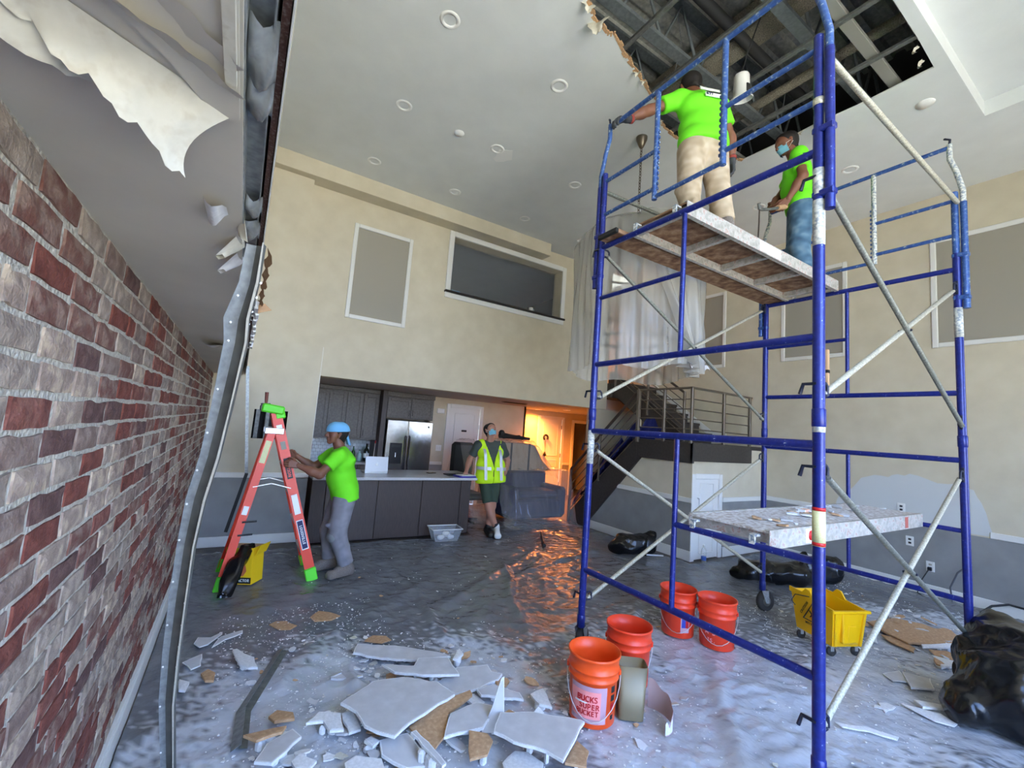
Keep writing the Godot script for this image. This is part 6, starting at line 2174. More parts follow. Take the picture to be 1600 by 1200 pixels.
func worker_with_bar():
	var J := {"head": Vector3(4.47, 4.80, -2.17), "face": Vector3(-0.74, -0.34, -0.58), "head_up": Vector3(-0.2, 0.95, -0.18), "neck": Vector3(4.545, 4.66, -2.12), "pelvis": Vector3(4.565, 4.13, -2.08),
		"shL": Vector3(4.40, 4.585, -2.02), "shR": Vector3(4.69, 4.585, -2.21), "elL": Vector3(4.37, 4.32, -1.97), "wrL": Vector3(4.30, 4.10, -2.07), "elR": Vector3(4.62, 4.34, -2.30), "wrR": Vector3(4.42, 4.16, -2.30),
		"handL": Vector3(-0.35, -0.75, -0.55), "backL": Vector3(-0.75, 0.1, 0.6), "handR": Vector3(-0.5, -0.6, 0.2), "backR": Vector3(0.3, 0.3, -0.9),
		"hipL": Vector3(4.48, 4.03, -2.02), "hipR": Vector3(4.64, 4.03, -2.12), "knL": Vector3(4.46, 3.66, -2.04), "knR": Vector3(4.62, 3.66, -2.15), "anL": Vector3(4.50, 3.37, -2.0), "anR": Vector3(4.65, 3.37, -2.09),
		"toeL": Vector3(4.42, 3.33, -2.12), "toeR": Vector3(4.57, 3.33, -2.21)}
	var t := figure(J, "masked worker in a lime shirt and jeans holding a pry bar on the platform", M.skin_a, {"shirt": M.shirt, "trousers": M.denim, "shoes": [M.boot], "hair": M.hair, "curlL": 1.0, "curlR": 0.9, "fat": 1.05, "hem": 0.04, "leg": 1.1})
	mask(t, J.head, J.face.normalized(), J.head_up)
	var st := mb()
	box(st, Vector3(4.352, 4.50, -1.955), Vector3(0.08, 0.09, 0.012), Basis(Vector3.UP, -0.98), 0.003)
	var e := obj("sleeve_badge", st, M.navy, t)
	st = mb()
	box(st, Vector3(4.346, 4.50, -1.951), Vector3(0.05, 0.03, 0.012), Basis(Vector3.UP, -0.98))
	obj("badge_stripe", st, M.white, e)
	# pry bar and a rag, held in the hand
	var b := thing("pry_bar", "grey pry bar held out over the platform by the worker in jeans", "pry bar", Vector3.ZERO)
	st = mb()
	tube(st, [Vector3(4.30, 4.03, -2.10), Vector3(4.06, 3.93, -2.12), Vector3(3.94, 3.89, -2.13)], 0.015, 8)
	obj("shaft", st, M.metal_dark, b)
	st = mb()
	tube(st, [Vector3(3.94, 3.89, -2.13), Vector3(3.90, 3.885, -2.13), Vector3(3.89, 3.93, -2.135), Vector3(3.93, 3.955, -2.14)], [0.016, 0.016, 0.012, 0.006], 7)
	obj("claw", st, M.metal_dark, b)
	st = mb()
	tube(st, [Vector3(4.31, 4.035, -2.10), Vector3(4.18, 3.98, -2.11)], 0.026, 8)
	obj("grip", st, M.kraft, b)
	var c := thing("hanging_wire", "thin dark wire hanging down from the pry bar tip", "wire", Vector3.ZERO)
	st = mb()
	tube(st, [Vector3(3.90, 3.885, -2.13), Vector3(3.895, 3.75, -2.13), Vector3(3.88, 3.55, -2.13), Vector3(3.85, 3.29, -2.13)], 0.007, 6)
	obj("lead", st, M.rail_dark, c)

# ------------------------------------------------------------------ ladder and the things round it
func build_ladder():
	var l := thing("step_ladder", "orange fibreglass step ladder with lime green feet and top cap", "ladder", Vector3.ZERO)
	var st: SurfaceTool
	# rails: wide face turned to the side
	var rails := [[Vector3(0.79, 0.04, -4.83), Vector3(0.30, 1.64, -4.93), true, 1.0], [Vector3(0.79, 0.04, -5.34), Vector3(0.30, 1.64, -5.22), true, -1.0], [Vector3(0.02, 0.04, -4.80), Vector3(0.285, 1.45, -4.905), false, 1.0], [Vector3(0.02, 0.04, -5.37), Vector3(0.285, 1.45, -5.245), false, -1.0]]
	for r in rails:
		var a: Vector3 = r[0]
		var b: Vector3 = r[1]
		var w := 0.092 if r[2] else 0.07
		st = mb()
		bar(st, a, b, w, 0.006, Vector3.RIGHT)
		var side: Vector3 = Vector3.RIGHT
		var d := (b - a).normalized()
		var n := side.cross(d).normalized()
		var x := d.cross(n)
		for s in [-1.0, 1.0]:
			bar(st, a + x * s * (w / 2 - 0.003) - Vector3(0, 0, r[3] * 0.014), b + x * s * (w / 2 - 0.003) - Vector3(0, 0, r[3] * 0.014), 0.006, 0.030, Vector3.RIGHT, 0.001)
		var o := obj("rail", st, M.ladder, l)
		st = mb()
		bar(st, a - d * 0.045, a + d * 0.085, w + 0.014, 0.046, Vector3.RIGHT, 0.008)
		obj("foot", st, M.green_paint, o)
	# treads on the front pair
	for i in 5:
		var y := 0.28 + i * 0.285
		var t := y / 1.64
		var x := lerpf(0.79, 0.30, t)
		var z0 := lerpf(-4.83, -4.93, t) - 0.01
		var z1 := lerpf(-5.34, -5.22, t) + 0.01
		st = mb()
		bx(st, Vector3(x - 0.042, y - 0.012, z1), Vector3(x + 0.042, y + 0.012, z0), 0.004)
		obj("step", st, M.alu, l)
		st = mb()
		bx(st, Vector3(x - 0.04, y - 0.03, z0 + 0.002), Vector3(x + 0.04, y + 0.025, z0 + 0.012), 0.004)
		if i == 4: obj("bracket", st, M.alu, l)
	for i in 3:
		var y := 0.35 + i * 0.36
		var t := y / 1.45
		st = mb()
		bar(st, Vector3(lerpf(0.02, 0.285, t), y, lerpf(-4.8, -4.905, t)), Vector3(lerpf(0.02, 0.285, t), y, lerpf(-5.37, -5.245, t)), 0.03, 0.02, Vector3.RIGHT, 0.004)
		obj("rear_brace", st, M.alu, l)
	# hinge plate, top cap, spreaders
	for z in [-4.90, -5.25]:
		st = mb()
		box(st, Vector3(0.305, 1.46, z), Vector3(0.17, 0.06, 0.012), Basis(), 0.01)
		obj("hinge_plate", st, M.alu, l)
	st = mb()
	box(st, Vector3(0.27, 1.675, -5.07), Vector3(0.20, 0.085, 0.34), Basis(Vector3.BACK, -0.12), 0.014)
	box(st, Vector3(0.335, 1.635, -5.07), Vector3(0.09, 0.11, 0.30), Basis(Vector3.BACK, 0.28), 0.012)
	obj("top_cap", st, M.green_paint, l)
	st = mb()
	box(st, Vector3(0.168, 1.68, -4.96), Vector3(0.03, 0.06, 0.06), Basis(), 0.01)
	obj("cap_clip", st, M.steel_dark, l)
	for z in [-4.87, -5.29]:
		st = mb()
		bar(st, Vector3(0.18, 0.92, z), Vector3(0.34, 0.955, z), 0.03, 0.006, Vector3.BACK)
		bar(st, Vector3(0.33, 0.955, z), Vector3(0.51, 0.905, z), 0.03, 0.006, Vector3.BACK)
		obj("spreader", st, M.alu, l)
	# rungs clips on the rear rail
	for y in [0.60, 0.48]:
		st = mb()
		tube(st, [Vector3(0.02 + y * 0.183, y, -4.83), Vector3(0.02 + y * 0.183 + 0.12, y + 0.005, -4.83)], 0.009, 7)
		obj("peg", st, M.black, l)
	# stickers and lettering along the front near rail
	var a := Vector3(0.79, 0.04, -4.83)
	var b := Vector3(0.30, 1.64, -4.93)
	var d := (b - a).normalized()
	var n := Vector3.RIGHT.cross(d).normalized()
	var x := d.cross(n).normalized()
	for s in [[0.90, 0.05, 0.085, M.white], [0.80, 0.045, 0.08, M.panel_grey], [0.66, 0.05, 0.21, M.black], [0.44, 0.055, 0.2, M.white], [0.255, 0.062, 0.30, M.white], [0.255, 0.05, 0.28, M.navy]]:
		st = mb()
		var e := 0.0045 if s[3] != M.navy else 0.0058
		box(st, a.lerp(b, s[0]) + n * e, Vector3(s[1], s[2], 0.0015), Basis(x, d, n), 0.0005)
		obj("sticker", st, s[3], l)
	text("CAUTION", 0.030, M.ladder, l, Transform3D(Basis(-d, x, n), a.lerp(b, 0.66) + n * 0.006), 0.001)
	text("LOUISVILLE", 0.026, M.white, l, Transform3D(Basis(-d, x, n), a.lerp(b, 0.255) + n * 0.007), 0.001)
	var a2 := Vector3(0.02, 0.04, -4.80)
	var b2 := Vector3(0.285, 1.45, -4.905)
	var d2 := (b2 - a2).normalized()
	var n2 := Vector3.RIGHT.cross(d2).normalized()
	var x2 := d2.cross(n2).normalized()
	for s in [[0.86, 0.05, 0.22, M.yellow_tape], [0.47, 0.045, 0.08, M.white]]:
		st = mb()
		box(st, a2.lerp(b2, s[0]) + n2 * 0.0045, Vector3(s[1], s[2], 0.0015), Basis(x2, d2, n2), 0.0005)
		obj("sticker", st, s[3], l)
	# hammer standing in the cap
	var h := thing("hammer", "brown-handled hammer standing in the green ladder cap", "hammer", Vector3(0.205, 1.72, -5.03))
	st = mb()
	tube(st, [Vector3(0, 0, 0), Vector3(-0.002, 0.05, 0), Vector3(-0.006, 0.12, 0)], [0.011, 0.015, 0.017], 8)
	obj("handle", st, mat(c8(120, 60, 50), 0.6), h)
	st = mb()
	tube(st, [Vector3(-0.045, -0.008, 0), Vector3(0.04, 0.0, 0)], [0.014, 0.012], 8)
	obj("head", st, M.steel_dark, h)
	# yellow carton with the bag hanging out
	var c := thing("bag_carton", "open yellow cardboard carton of bags under the ladder", "carton", Vector3(0.21, 0.012, -4.98), -0.6)
	c.rotation.z = 0.06
	var bw := 0.13; var bd := 0.085; var bh := 0.33
	for s in [[Vector3(0, bh / 2, bd), Vector3(bw * 2, bh, 0.005), "front"], [Vector3(0, bh / 2, -bd), Vector3(bw * 2, bh, 0.005), "back"], [Vector3(-bw, bh / 2, 0), Vector3(0.005, bh, bd * 2), "end"], [Vector3(bw, bh / 2, 0), Vector3(0.005, bh, bd * 2), "end"], [Vector3(0, 0.003, 0), Vector3(bw * 2, 0.005, bd * 2), "bottom"]]:
		st = mb()
		box(st, s[0], s[1])
		obj("carton_" + s[2], st, M.carton_yellow, c)
		st = mb()
		var inw := (Vector3(0, bh / 2, 0) - s[0] as Vector3)
		inw.y = 0
		if s[2] == "bottom": continue
		box(st, (s[0] as Vector3) + inw.normalized() * 0.004 + Vector3(0, 0.002, 0), (s[1] as Vector3) - Vector3(0.002, 0.004, 0.002), Basis())
		obj("carton_lining", st, M.kraft, c)
	st = mb()
	box(st, Vector3(bw + 0.045, bh - 0.02, 0), Vector3(0.10, 0.004, bd * 1.9), Basis(Vector3.BACK, 1.15))
	obj("carton_flap", st, M.carton_yellow, c)
	st = mb()
	box(st, Vector3(0, 0.035, bd + 0.0035), Vector3(bw * 1.96, 0.055, 0.002))
	obj("print_band", st, M.black, c)
	text("CONTRACTOR", 0.026, M.white, c, Transform3D(Basis(), Vector3(0.0, 0.036, bd + 0.0055)), 0.001)
	text("HUSKY", 0.055, M.red, c, Transform3D(Basis(Vector3.BACK, PI / 2), Vector3(-0.095, 0.19, bd + 0.004)), 0.001)
	st = mb()
	prism(st, PackedVector2Array([Vector2(-0.06, 0.07), Vector2(0.02, 0.075), Vector2(0.05, 0.12), Vector2(0.03, 0.2), Vector2(0.0, 0.15), Vector2(-0.03, 0.21), Vector2(-0.05, 0.13)]), 0.002, Transform3D(Basis(), Vector3(0.03, 0, bd + 0.003)))
	obj("print_figure", st, mat(c8(206, 110, 70), 0.6), c)
	var bag := thing("black_liner", "black plastic liner trailing out of the yellow carton onto the floor", "plastic liner", Vector3.ZERO)
	var me := sheet(14, 26, func(u, v):
		var p0 := Vector3(0.21, 0.35, -4.93).lerp(Vector3(0.06, 0.02, -4.58), smoothstep(0.0, 1.0, v))
		var a0: float = u * TAU
		var w: float = 0.035 + 0.025 * sin(v * PI) + 0.012 * sin(a0 * 3 + v * 9)
		return p0 + Vector3(cos(a0) * w * 1.2, 0.10 * sin(v * PI) * 0.5 + maxf(sin(a0), -0.3 * (1.0 - v)) * w * 0.7 + 0.01 * sin(v * 25 + a0), sin(a0) * w * 0.7))
	obj("film", me, M.bag, bag)
	st = mb()
	tube(st, [Vector3(0.21, 0.33, -4.93), Vector3(0.205, 0.36, -4.93)], 0.03, 8)
	obj("gathered_neck", st, M.bag, bag)
	# long metal stud torn from the soffit, leaning into the room
	var s := thing("hanging_stud", "bent perforated metal stud hanging from the soffit to the floor beside the bricks", "metal stud", Vector3.ZERO)
	var P := [Vector3(-0.012, 2.07, -1.27), Vector3(-0.016, 1.98, -1.32), Vector3(-0.030, 1.89, -1.375), Vector3(-0.030, 1.83, -1.41), Vector3(-0.046, 1.654, -1.51), Vector3(-0.062, 1.50, -1.60), Vector3(-0.085, 1.36, -1.69), Vector3(-0.098, 1.2, -1.78), Vector3(-0.104, 1.0, -1.88), Vector3(-0.108, 0.77, -2.0), Vector3(-0.104, 0.55, -2.1), Vector3(-0.080, 0.28, -2.2), Vector3(-0.055, 0.015, -2.3)]
	var lip := [0.022, 0.024, 0.034, 0.026, 0.022, 0.021, 0.022, 0.02, 0.02, 0.02, 0.02, 0.018, 0.018]
	var web := [0.02, 0.022, 0.026, 0.03, 0.031, 0.031, 0.032, 0.032, 0.034, 0.034, 0.032, 0.032, 0.032]
	var ax := Vector3(0.845, 0.0, 0.53)          # across the stud
	var dp := Vector3(-0.5, 0.0, 0.86)           # towards the viewer
	for part in [["web_plate", 0], ["flange", 1], ["flange", 2], ["paper_edge", 3]]:
		var k: int = part[1]
		me = sheet(2, P.size() - 1, func(u, v):
			var i := int(round(v * (P.size() - 1)))
			var p: Vector3 = P[i]
			var w: float = web[i]
			var f: float = lip[i]
			if k == 0: return p + ax * lerpf(-w * 0.25, w, u)
			if k == 1: return p + ax * (-w * 0.25) + ax * (-f * u * 0.9) + dp * (f * 0.5 * u * u)
			if k == 2: return p + ax * w + dp * (0.022 * u) + ax * 0.003 * u
			return p + ax * (w + 0.003 + u * (0.004 + 0.004 * absf(sin(i * 2.3)))) + dp * 0.024)
		var o := obj(part[0], me, [M.stud_web, M.metal, M.stud_web, M.paper][k], s)
	for i in 26:
		st = mb()
		var t := 0.08 + i * 0.033
		var f := t * (P.size() - 1)
		var p: Vector3 = (P[int(f)] as Vector3).lerp(P[mini(int(f) + 1, P.size() - 1)], f - int(f))
		lathe(st, [Vector2(0, 0.003), Vector2(0.003, 0.002), Vector2(0.004, 0.0)], 6, p + ax * 0.024 + dp * 0.001, Basis(Quaternion(Vector3.UP, dp)))
		obj("screw_tip", st, M.white, s)
		if i % 2:
			st = mb()
			lathe(st, [Vector2(0, 0.003), Vector2(0.003, 0.002), Vector2(0.004, 0.0)], 6, p - ax * 0.022 + dp * 0.008, Basis(Quaternion(Vector3.UP, dp)))
			obj("screw_tip", st, M.white, s)
	# torn kraft edge of the board beyond the stud
	var e := thing("torn_board_edge", "torn brown paper edge of drywall hanging behind the metal stud top", "drywall edge", Vector3.ZERO)
	me = sheet(4, 20, func(u, v):
		var z: float = lerpf(-1.28, -1.95, v)
		return Vector3(0.008 + 0.012 * u + 0.004 * sin(v * 31), 2.075 - 0.02 * u - 0.012 * absf(sin(v * 23)), z))
	obj("paper_edge", me, M.kraft, e)
	st = mb()
	prism(st, PackedVector2Array([Vector2(0.0, 0.02), Vector2(0.02, 0.028), Vector2(0.05, 0.004), Vector2(0.03, -0.002), Vector2(0.01, -0.008), Vector2(0.0, -0.014)]), 0.002, Transform3D(Basis(Vector3.UP, -0.5), Vector3(0.01, 2.03, -1.9)))
	obj("paper_tab", st, M.kraft, e)
	st = mb()
	for i in 12: box(st, Vector3(0.005 + 0.004 * sin(i * 3.1), 2.05 - 0.006 * (i % 3), -1.95 - i * 0.10), Vector3(0.012, 0.03, 0.09), Basis(Vector3.BACK, 0.3 * sin(i * 1.7)))
	obj("gypsum_crust", st, M.gypsum, e)
	# strip of corner bead dangling at the far end
	var g0 := thing("dangling_strip", "long dark metal strip dangling against the wall behind the ladder", "metal strip", Vector3.ZERO)
	st = mb()
	bar(st, Vector3(0.004, 2.12, -5.5), Vector3(0.128, 0.96, -5.5), 0.03, 0.006, Vector3.RIGHT)
	obj("upper_strip", st, M.metal, g0)
	st = mb()
	bar(st, Vector3(0.13, 0.97, -5.5), Vector3(0.012, 0.36, -5.5), 0.032, 0.008, Vector3.RIGHT)
	obj("lower_strip", st, M.black, g0)

# ------------------------------------------------------------------ chandelier wrapped in film
func build_chandelier():
	var c := thing("chandelier", "large chandelier hanging on a chain, wrapped in clear plastic film", "chandelier", Vector3(3.565, 0, -3.317))
	var st := mb()
	lathe(st, [Vector2(0.0, H), Vector2(0.065, H), Vector2(0.062, H - 0.03), Vector2(0.035, H - 0.10), Vector2(0.02, H - 0.13), Vector2(0, H - 0.13)], 20)
	obj("canopy", st, M.bronze, c)
	# chain links
	var y := H - 0.13
	var k := 0
	while y > 4.12:
		st = mb()
		var pts := []
		for i in 9:
			var a := TAU * i / 8
			pts.append(Vector3(cos(a) * 0.013, y - 0.022 + sin(a) * 0.024, 0))
		tube(st, pts, 0.004, 5, false)
		var o := obj("chain_link", st, M.bronze, c)
		o.rotation.y = PI / 2 * (k % 2)
		y -= 0.036
		k += 1
	# frame rings and arms inside
	for e in [[0.50, 3.55], [0.56, 3.1], [0.40, 2.72]]:
		st = mb()
		var pts := []
		for i in 33:
			var a := TAU * i / 32
			pts.append(Vector3(cos(a) * e[0], e[1], sin(a) * e[0]))
		tube(st, pts, 0.014, 7, false)
		obj("ring", st, M.bronze, c)
	for i in 8:
		var a := TAU * i / 8
		st = mb()
		tube(st, [Vector3(0, 3.95, 0), Vector3(cos(a) * 0.3, 3.85, sin(a) * 0.3), Vector3(cos(a) * 0.5, 3.55, sin(a) * 0.5), Vector3(cos(a) * 0.56, 3.1, sin(a) * 0.56), Vector3(cos(a) * 0.4, 2.72, sin(a) * 0.4)], 0.008, 6)
		obj("arm", st, M.bronze, c)
		st = mb()
		lathe(st, [Vector2(0, 0), Vector2(0.03, 0.02), Vector2(0.045, 0.14), Vector2(0.04, 0.14), Vector2(0.0, 0.03)], 12, Vector3(cos(a) * 0.5, 3.3, sin(a) * 0.5))
		obj("lamp_cup", st, M.white, c)
	# film: folds run down and gather towards the lower front
	var me := sheet(150, 40, func(u, v):
		var a: float = u * TAU
		var yy: float = lerpf(4.06, 2.34, v)
		var top: float = clampf((4.06 - yy) / 0.32, 0.0, 1.0)
		var r: float = 0.655 * sqrt(1.0 - pow(1.0 - top, 2.4))
		r *= 1.0 + 0.03 * v
		var fold: float = 0.018 * sin(a * 17 + 2.0 * sin(a * 3)) + 0.012 * sin(a * 41 + v * 4) + 0.02 * sin(a * 7 - v * 5)
		r += fold * clampf(top * 1.3 - 0.2, 0, 1)
		var gath := exp(-pow(wrapf(a - 1.35, -PI, PI) / 0.55, 2.0)) * smoothstep(0.15, 1.0, v)
		r -= gath * 0.16 * (0.5 + 0.5 * sin(a * 29))
		return Vector3(cos(a) * r, yy + 0.03 * sin(a * 5) * v + gath * 0.05, sin(a) * r))
	obj("plastic_film", me, M.film_wrap, c)
	# second loose layer with sharp pleats on the room side
	me = sheet(60, 30, func(u, v):
		var a: float = lerpf(0.35, 2.6, u)
		var yy: float = lerpf(3.95, 2.44, v)
		var s := lerpf(1.0, 0.25, pow(v, 1.6))
		var ac: float = 1.15 + (a - 1.4) * s
		var r: float = 0.69 + 0.03 * sin(u * 42) * (0.4 + v) + 0.02 * sin(u * 17 + v * 6)
		if v < 0.12: r *= 0.86 + v
		return Vector3(cos(ac) * r, yy - 0.1 * v * sin(u * PI), sin(ac) * r))
	obj("outer_film", me, M.film_wrap, c)
	me = sheet(10, 4, func(u, v):
		return Vector3(cos(1.15) * 0.70 + (u - 0.5) * 0.3, 2.42 + 0.03 * sin(u * 9) - 0.04 * v, sin(1.15) * 0.70 + 0.02 * v))
	obj("film_knot", me, M.film_white, c)

# ------------------------------------------------------------------ covered furniture by the corridor
func build_covered_furniture():
	var s := thing("sofa", "dark navy sofa stored under plastic film by the corridor", "sofa", Vector3(4.72, 0.01, -6.85))
	var st := mb()
	bx(st, Vector3(-0.58, 0.08, -0.4), Vector3(0.62, 0.42, 0.4), 0.04)
	obj("seat_base", st, M.navy_cloth, s)
	st = mb()
	bx(st, Vector3(-0.58, 0.40, -0.42), Vector3(0.62, 0.88, -0.2), 0.06)
	obj("backrest", st, M.navy_cloth, s)
	for x in [-0.58, 0.48]:
		st = mb()
		bx(st, Vector3(x - 0.02, 0.1, -0.42), Vector3(x + 0.16, 0.64, 0.42), 0.05)
		obj("armrest", st, M.navy_cloth, s)
	st = mb()
	bx(st, Vector3(-0.42, 0.42, -0.2), Vector3(0.48, 0.56, 0.38), 0.05)
	obj("cushion", st, M.navy_cloth, s)
	var t := thing("furniture_bundle", "brown blanket-wrapped bundle stacked on the covered sofa", "bundle", Vector3(4.45, 0.90, -7.05))
	st = mb()
	prism(st, PackedVector2Array([Vector2(-0.34, 0.0), Vector2(0.82, 0.0), Vector2(0.62, 0.16), Vector2(0.40, 0.47), Vector2(0.3, 0.5), Vector2(-0.28, 0.5), Vector2(-0.36, 0.4)]), 0.4, Transform3D(Basis(), Vector3.ZERO))
	obj("blanket", st, mat(c8(150, 128, 104), 0.9), t)
	for x in [-0.15, 0.25]:
		st = mb()
		bx(st, Vector3(x, -0.002, -0.203), Vector3(x + 0.04, 0.503, 0.203))
		obj("strap", st, M.dark, t)
	var ch := thing("black_chair", "black high-backed chair covered with clear plastic beside the island", "chair", Vector3(3.42, 0.0, -7.05))
	st = mb()
	bx(st, Vector3(-0.22, 0.55, -0.05), Vector3(0.22, 1.36, 0.06), 0.05)
	obj("backrest", st, M.black, ch)
	st = mb()
	bx(st, Vector3(-0.26, 0.42, 0.0), Vector3(0.26, 0.53, 0.5), 0.04)
	obj("seat", st, M.black, ch)
	st = mb()
	tube(st, [Vector3(0, 0.06, 0.22), Vector3(0, 0.45, 0.22)], 0.035, 10)
	obj("stem", st, M.steel_dark, ch)
	for i in 5:
		var a := TAU * i / 5
		st = mb()
		bar(st, Vector3(0, 0.08, 0.22), Vector3(cos(a) * 0.28, 0.05, 0.22 + sin(a) * 0.28), 0.04, 0.03, Vector3.UP, 0.006)
		obj("leg", st, M.black, ch)
	# film over the sofa pile
	var f := thing("furniture_film", "clear plastic film draped over the pile of furniture by the corridor", "plastic film", Vector3.ZERO)
	var n := FastNoiseLite.new()
	n.seed = 21
	n.frequency = 2.6
	n.fractal_octaves = 3
	n.fractal_type = FastNoiseLite.FRACTAL_RIDGED
	var me := sheet(110, 110, func(u, v):
		var x: float = lerpf(3.9, 5.45, u)
		var z: float = lerpf(-7.6, -6.05, v)
		# hull of the pile: high plateau, a shoulder to the right, slopes to the floor
		var dx := maxf(maxf(4.10 - x, x - 4.86), 0.0)
		var dz := maxf(maxf(-7.3 - z, z + 6.85), 0.0)
		var h1 := 1.44 - 1.15 * dx - 1.9 * dz
		var ex := maxf(maxf(4.1 - x, x - 5.38), 0.0)
		var ez := maxf(maxf(-7.3 - z, z + 6.42), 0.0)
		var h2 := 0.94 - 8.0 * ex - 3.2 * ez
		var y := maxf(maxf(h1, h2), 0.02)
		y += (n.get_noise_2d(x, z) - 0.2) * 0.055 * clampf(y * 3, 0.25, 1)
		return Vector3(minf(x + 0.02 * n.get_noise_2d(z * 2, x), 5.47), maxf(y, 0.016), z))
	obj("sheet", me, M.film_clear, f)
	var f2 := thing("chair_film", "clear plastic film draped over the black chair beside the island", "plastic film", Vector3.ZERO)
	me = sheet(50, 50, func(u, v):
		var x: float = lerpf(3.31, 3.86, u)
		var z: float = lerpf(-7.45, -6.28, v)
		var dx := maxf(absf(x - 3.42) - 0.2, 0.0)
		var dz := maxf(maxf(-7.12 - z, z + 6.96), 0.0)
		var y := maxf(1.40 - 2.9 * dx - 1.9 * dz, 0.02)
		y += (n.get_noise_2d(x * 1.3, z) - 0.2) * 0.045 * clampf(y * 2, 0.2, 1)
		return Vector3(x, maxf(y, 0.016), z))
	obj("sheet", me, M.film_clear, f2)
	var b := thing("black_bundle", "long black bundle lying on top of the covered furniture pile", "bundle", Vector3(4.12, 1.47, -6.98))
	st = mb()
	tube(st, [Vector3(0.0, 0.06, 0), Vector3(0.22, 0.045, 0.01), Vector3(0.66, 0.02, 0.02)], [0.06, 0.045, 0.028], 9)
	obj("roll", st, M.black, b)
	st = mb()
	tube(st, [Vector3(0.05, 0.02, 0.05), Vector3(0.42, 0.06, 0.04)], 0.024, 8)
	obj("stick", st, M.black, b)
	st = mb()
	lathe(st, [Vector2(0, -0.05), Vector2(0.05, -0.03), Vector2(0.06, 0.01), Vector2(0.035, 0.05), Vector2(0, 0.06)], 12, Vector3(0.04, 0.1, 0))
	obj("knob", st, M.black, b)

# ------------------------------------------------------------------ buckets
func bucket(label: String, at: Vector3, turn: float, m: Material, front: String):
	var b := thing("bucket", label, "bucket", at, turn, "orange plastic buckets")
	var st := mb()
	lathe(st, [Vector2(0, 0.004), Vector2(0.126, 0.0), Vector2(0.131, 0.006), Vector2(0.139, 0.24), Vector2(0.147, 0.243), Vector2(0.147, 0.252), Vector2(0.141, 0.256), Vector2(0.143, 0.285), Vector2(0.150, 0.288), Vector2(0.150, 0.296), Vector2(0.144, 0.30), Vector2(0.147, 0.355), Vector2(0.154, 0.358), Vector2(0.154, 0.372), Vector2(0.147, 0.372), Vector2(0.142, 0.30), Vector2(0.136, 0.24), Vector2(0.127, 0.012), Vector2(0, 0.012)], 40)
	obj("pail", st, m, b)
	st = mb()
	var pts := []
	for i in 13:
		var a := PI * i / 12
		pts.append(Vector3(cos(a) * 0.156, 0.27 - 0.22 * sin(a), 0.0) + Vector3(0, 0, 0.155 * sin(a)))
	tube(st, pts, 0.0025, 6)
	obj("wire_handle", st, M.wire, b)
	for s in [-1, 1]:
		st = mb()
		box(st, Vector3(s * 0.151, 0.27, 0), Vector3(0.014, 0.03, 0.03), Basis(), 0.004)
		obj("ear", st, m, b)
	# printed patch wrapped on the wall
	var patch := func(a0: float, a1: float, y0: float, y1: float, mm: Material, called: String, dr := 0.0012):
		var me := sheet(12, 2, func(u, v):
			var a: float = lerpf(a0, a1, u)
			var y: float = lerpf(y0, y1, v)
			var r: float = lerpf(0.131, 0.139, y / 0.24) + dr
			return Vector3(sin(a) * r, y, cos(a) * r))
		obj(called, me, mm, b)
	var put := func(s: String, a: float, y: float, size: float, mm: Material):
		# letters set one by one round the wall
		var w := size * 0.78
		for i in s.length():
			if s[i] == " ": continue
			var r := 0.131 + y / 0.24 * 0.008 + 0.0035
			var aa := a + (i - (s.length() - 1) / 2.0) * w / r
			text(s[i], size, mm, b, Transform3D(Basis(Vector3.UP, aa), Vector3(sin(aa) * r, y, cos(aa) * r)), 0.001)
	if front == "pink":
		patch.call(-1.0, 0.62, 0.03, 0.225, M.mauve, "backing_print")
		patch.call(-0.95, 0.36, 0.055, 0.2, M.pink, "flag_print", 0.002)
		put.call("BUCKS", -0.2, 0.16, 0.032, M.red)
		put.call("SUPER", -0.12, 0.12, 0.030, M.red)
		put.call("BUCKET", -0.2, 0.085, 0.028, M.red)
		patch.call(-0.75, -0.2, 0.133, 0.141, M.white, "scrape", 0.0036)
		patch.call(0.85, 1.08, 0.19, 0.225, M.dark, "side_print")
		patch.call(0.85, 1.08, 0.145, 0.178, M.dark, "side_print")
		patch.call(0.85, 1.05, 0.085, 0.135, M.red, "side_print")
		patch.call(0.87, 1.05, 0.045, 0.07, M.dark, "side_print")
	elif front == "flag":
		patch.call(0.2, 0.75, 0.05, 0.2, M.label_grey, "label_print")
		patch.call(0.26, 0.5, 0.09, 0.17, M.navy_print, "label_print", 0.002)
		patch.call(0.5, 0.70, 0.09, 0.15, M.red, "label_print", 0.002)
	elif front == "letters":
		put.call("A S", -0.35, 0.13, 0.035, M.pink)
		put.call("IS.", -0.3, 0.07, 0.03, M.pink)

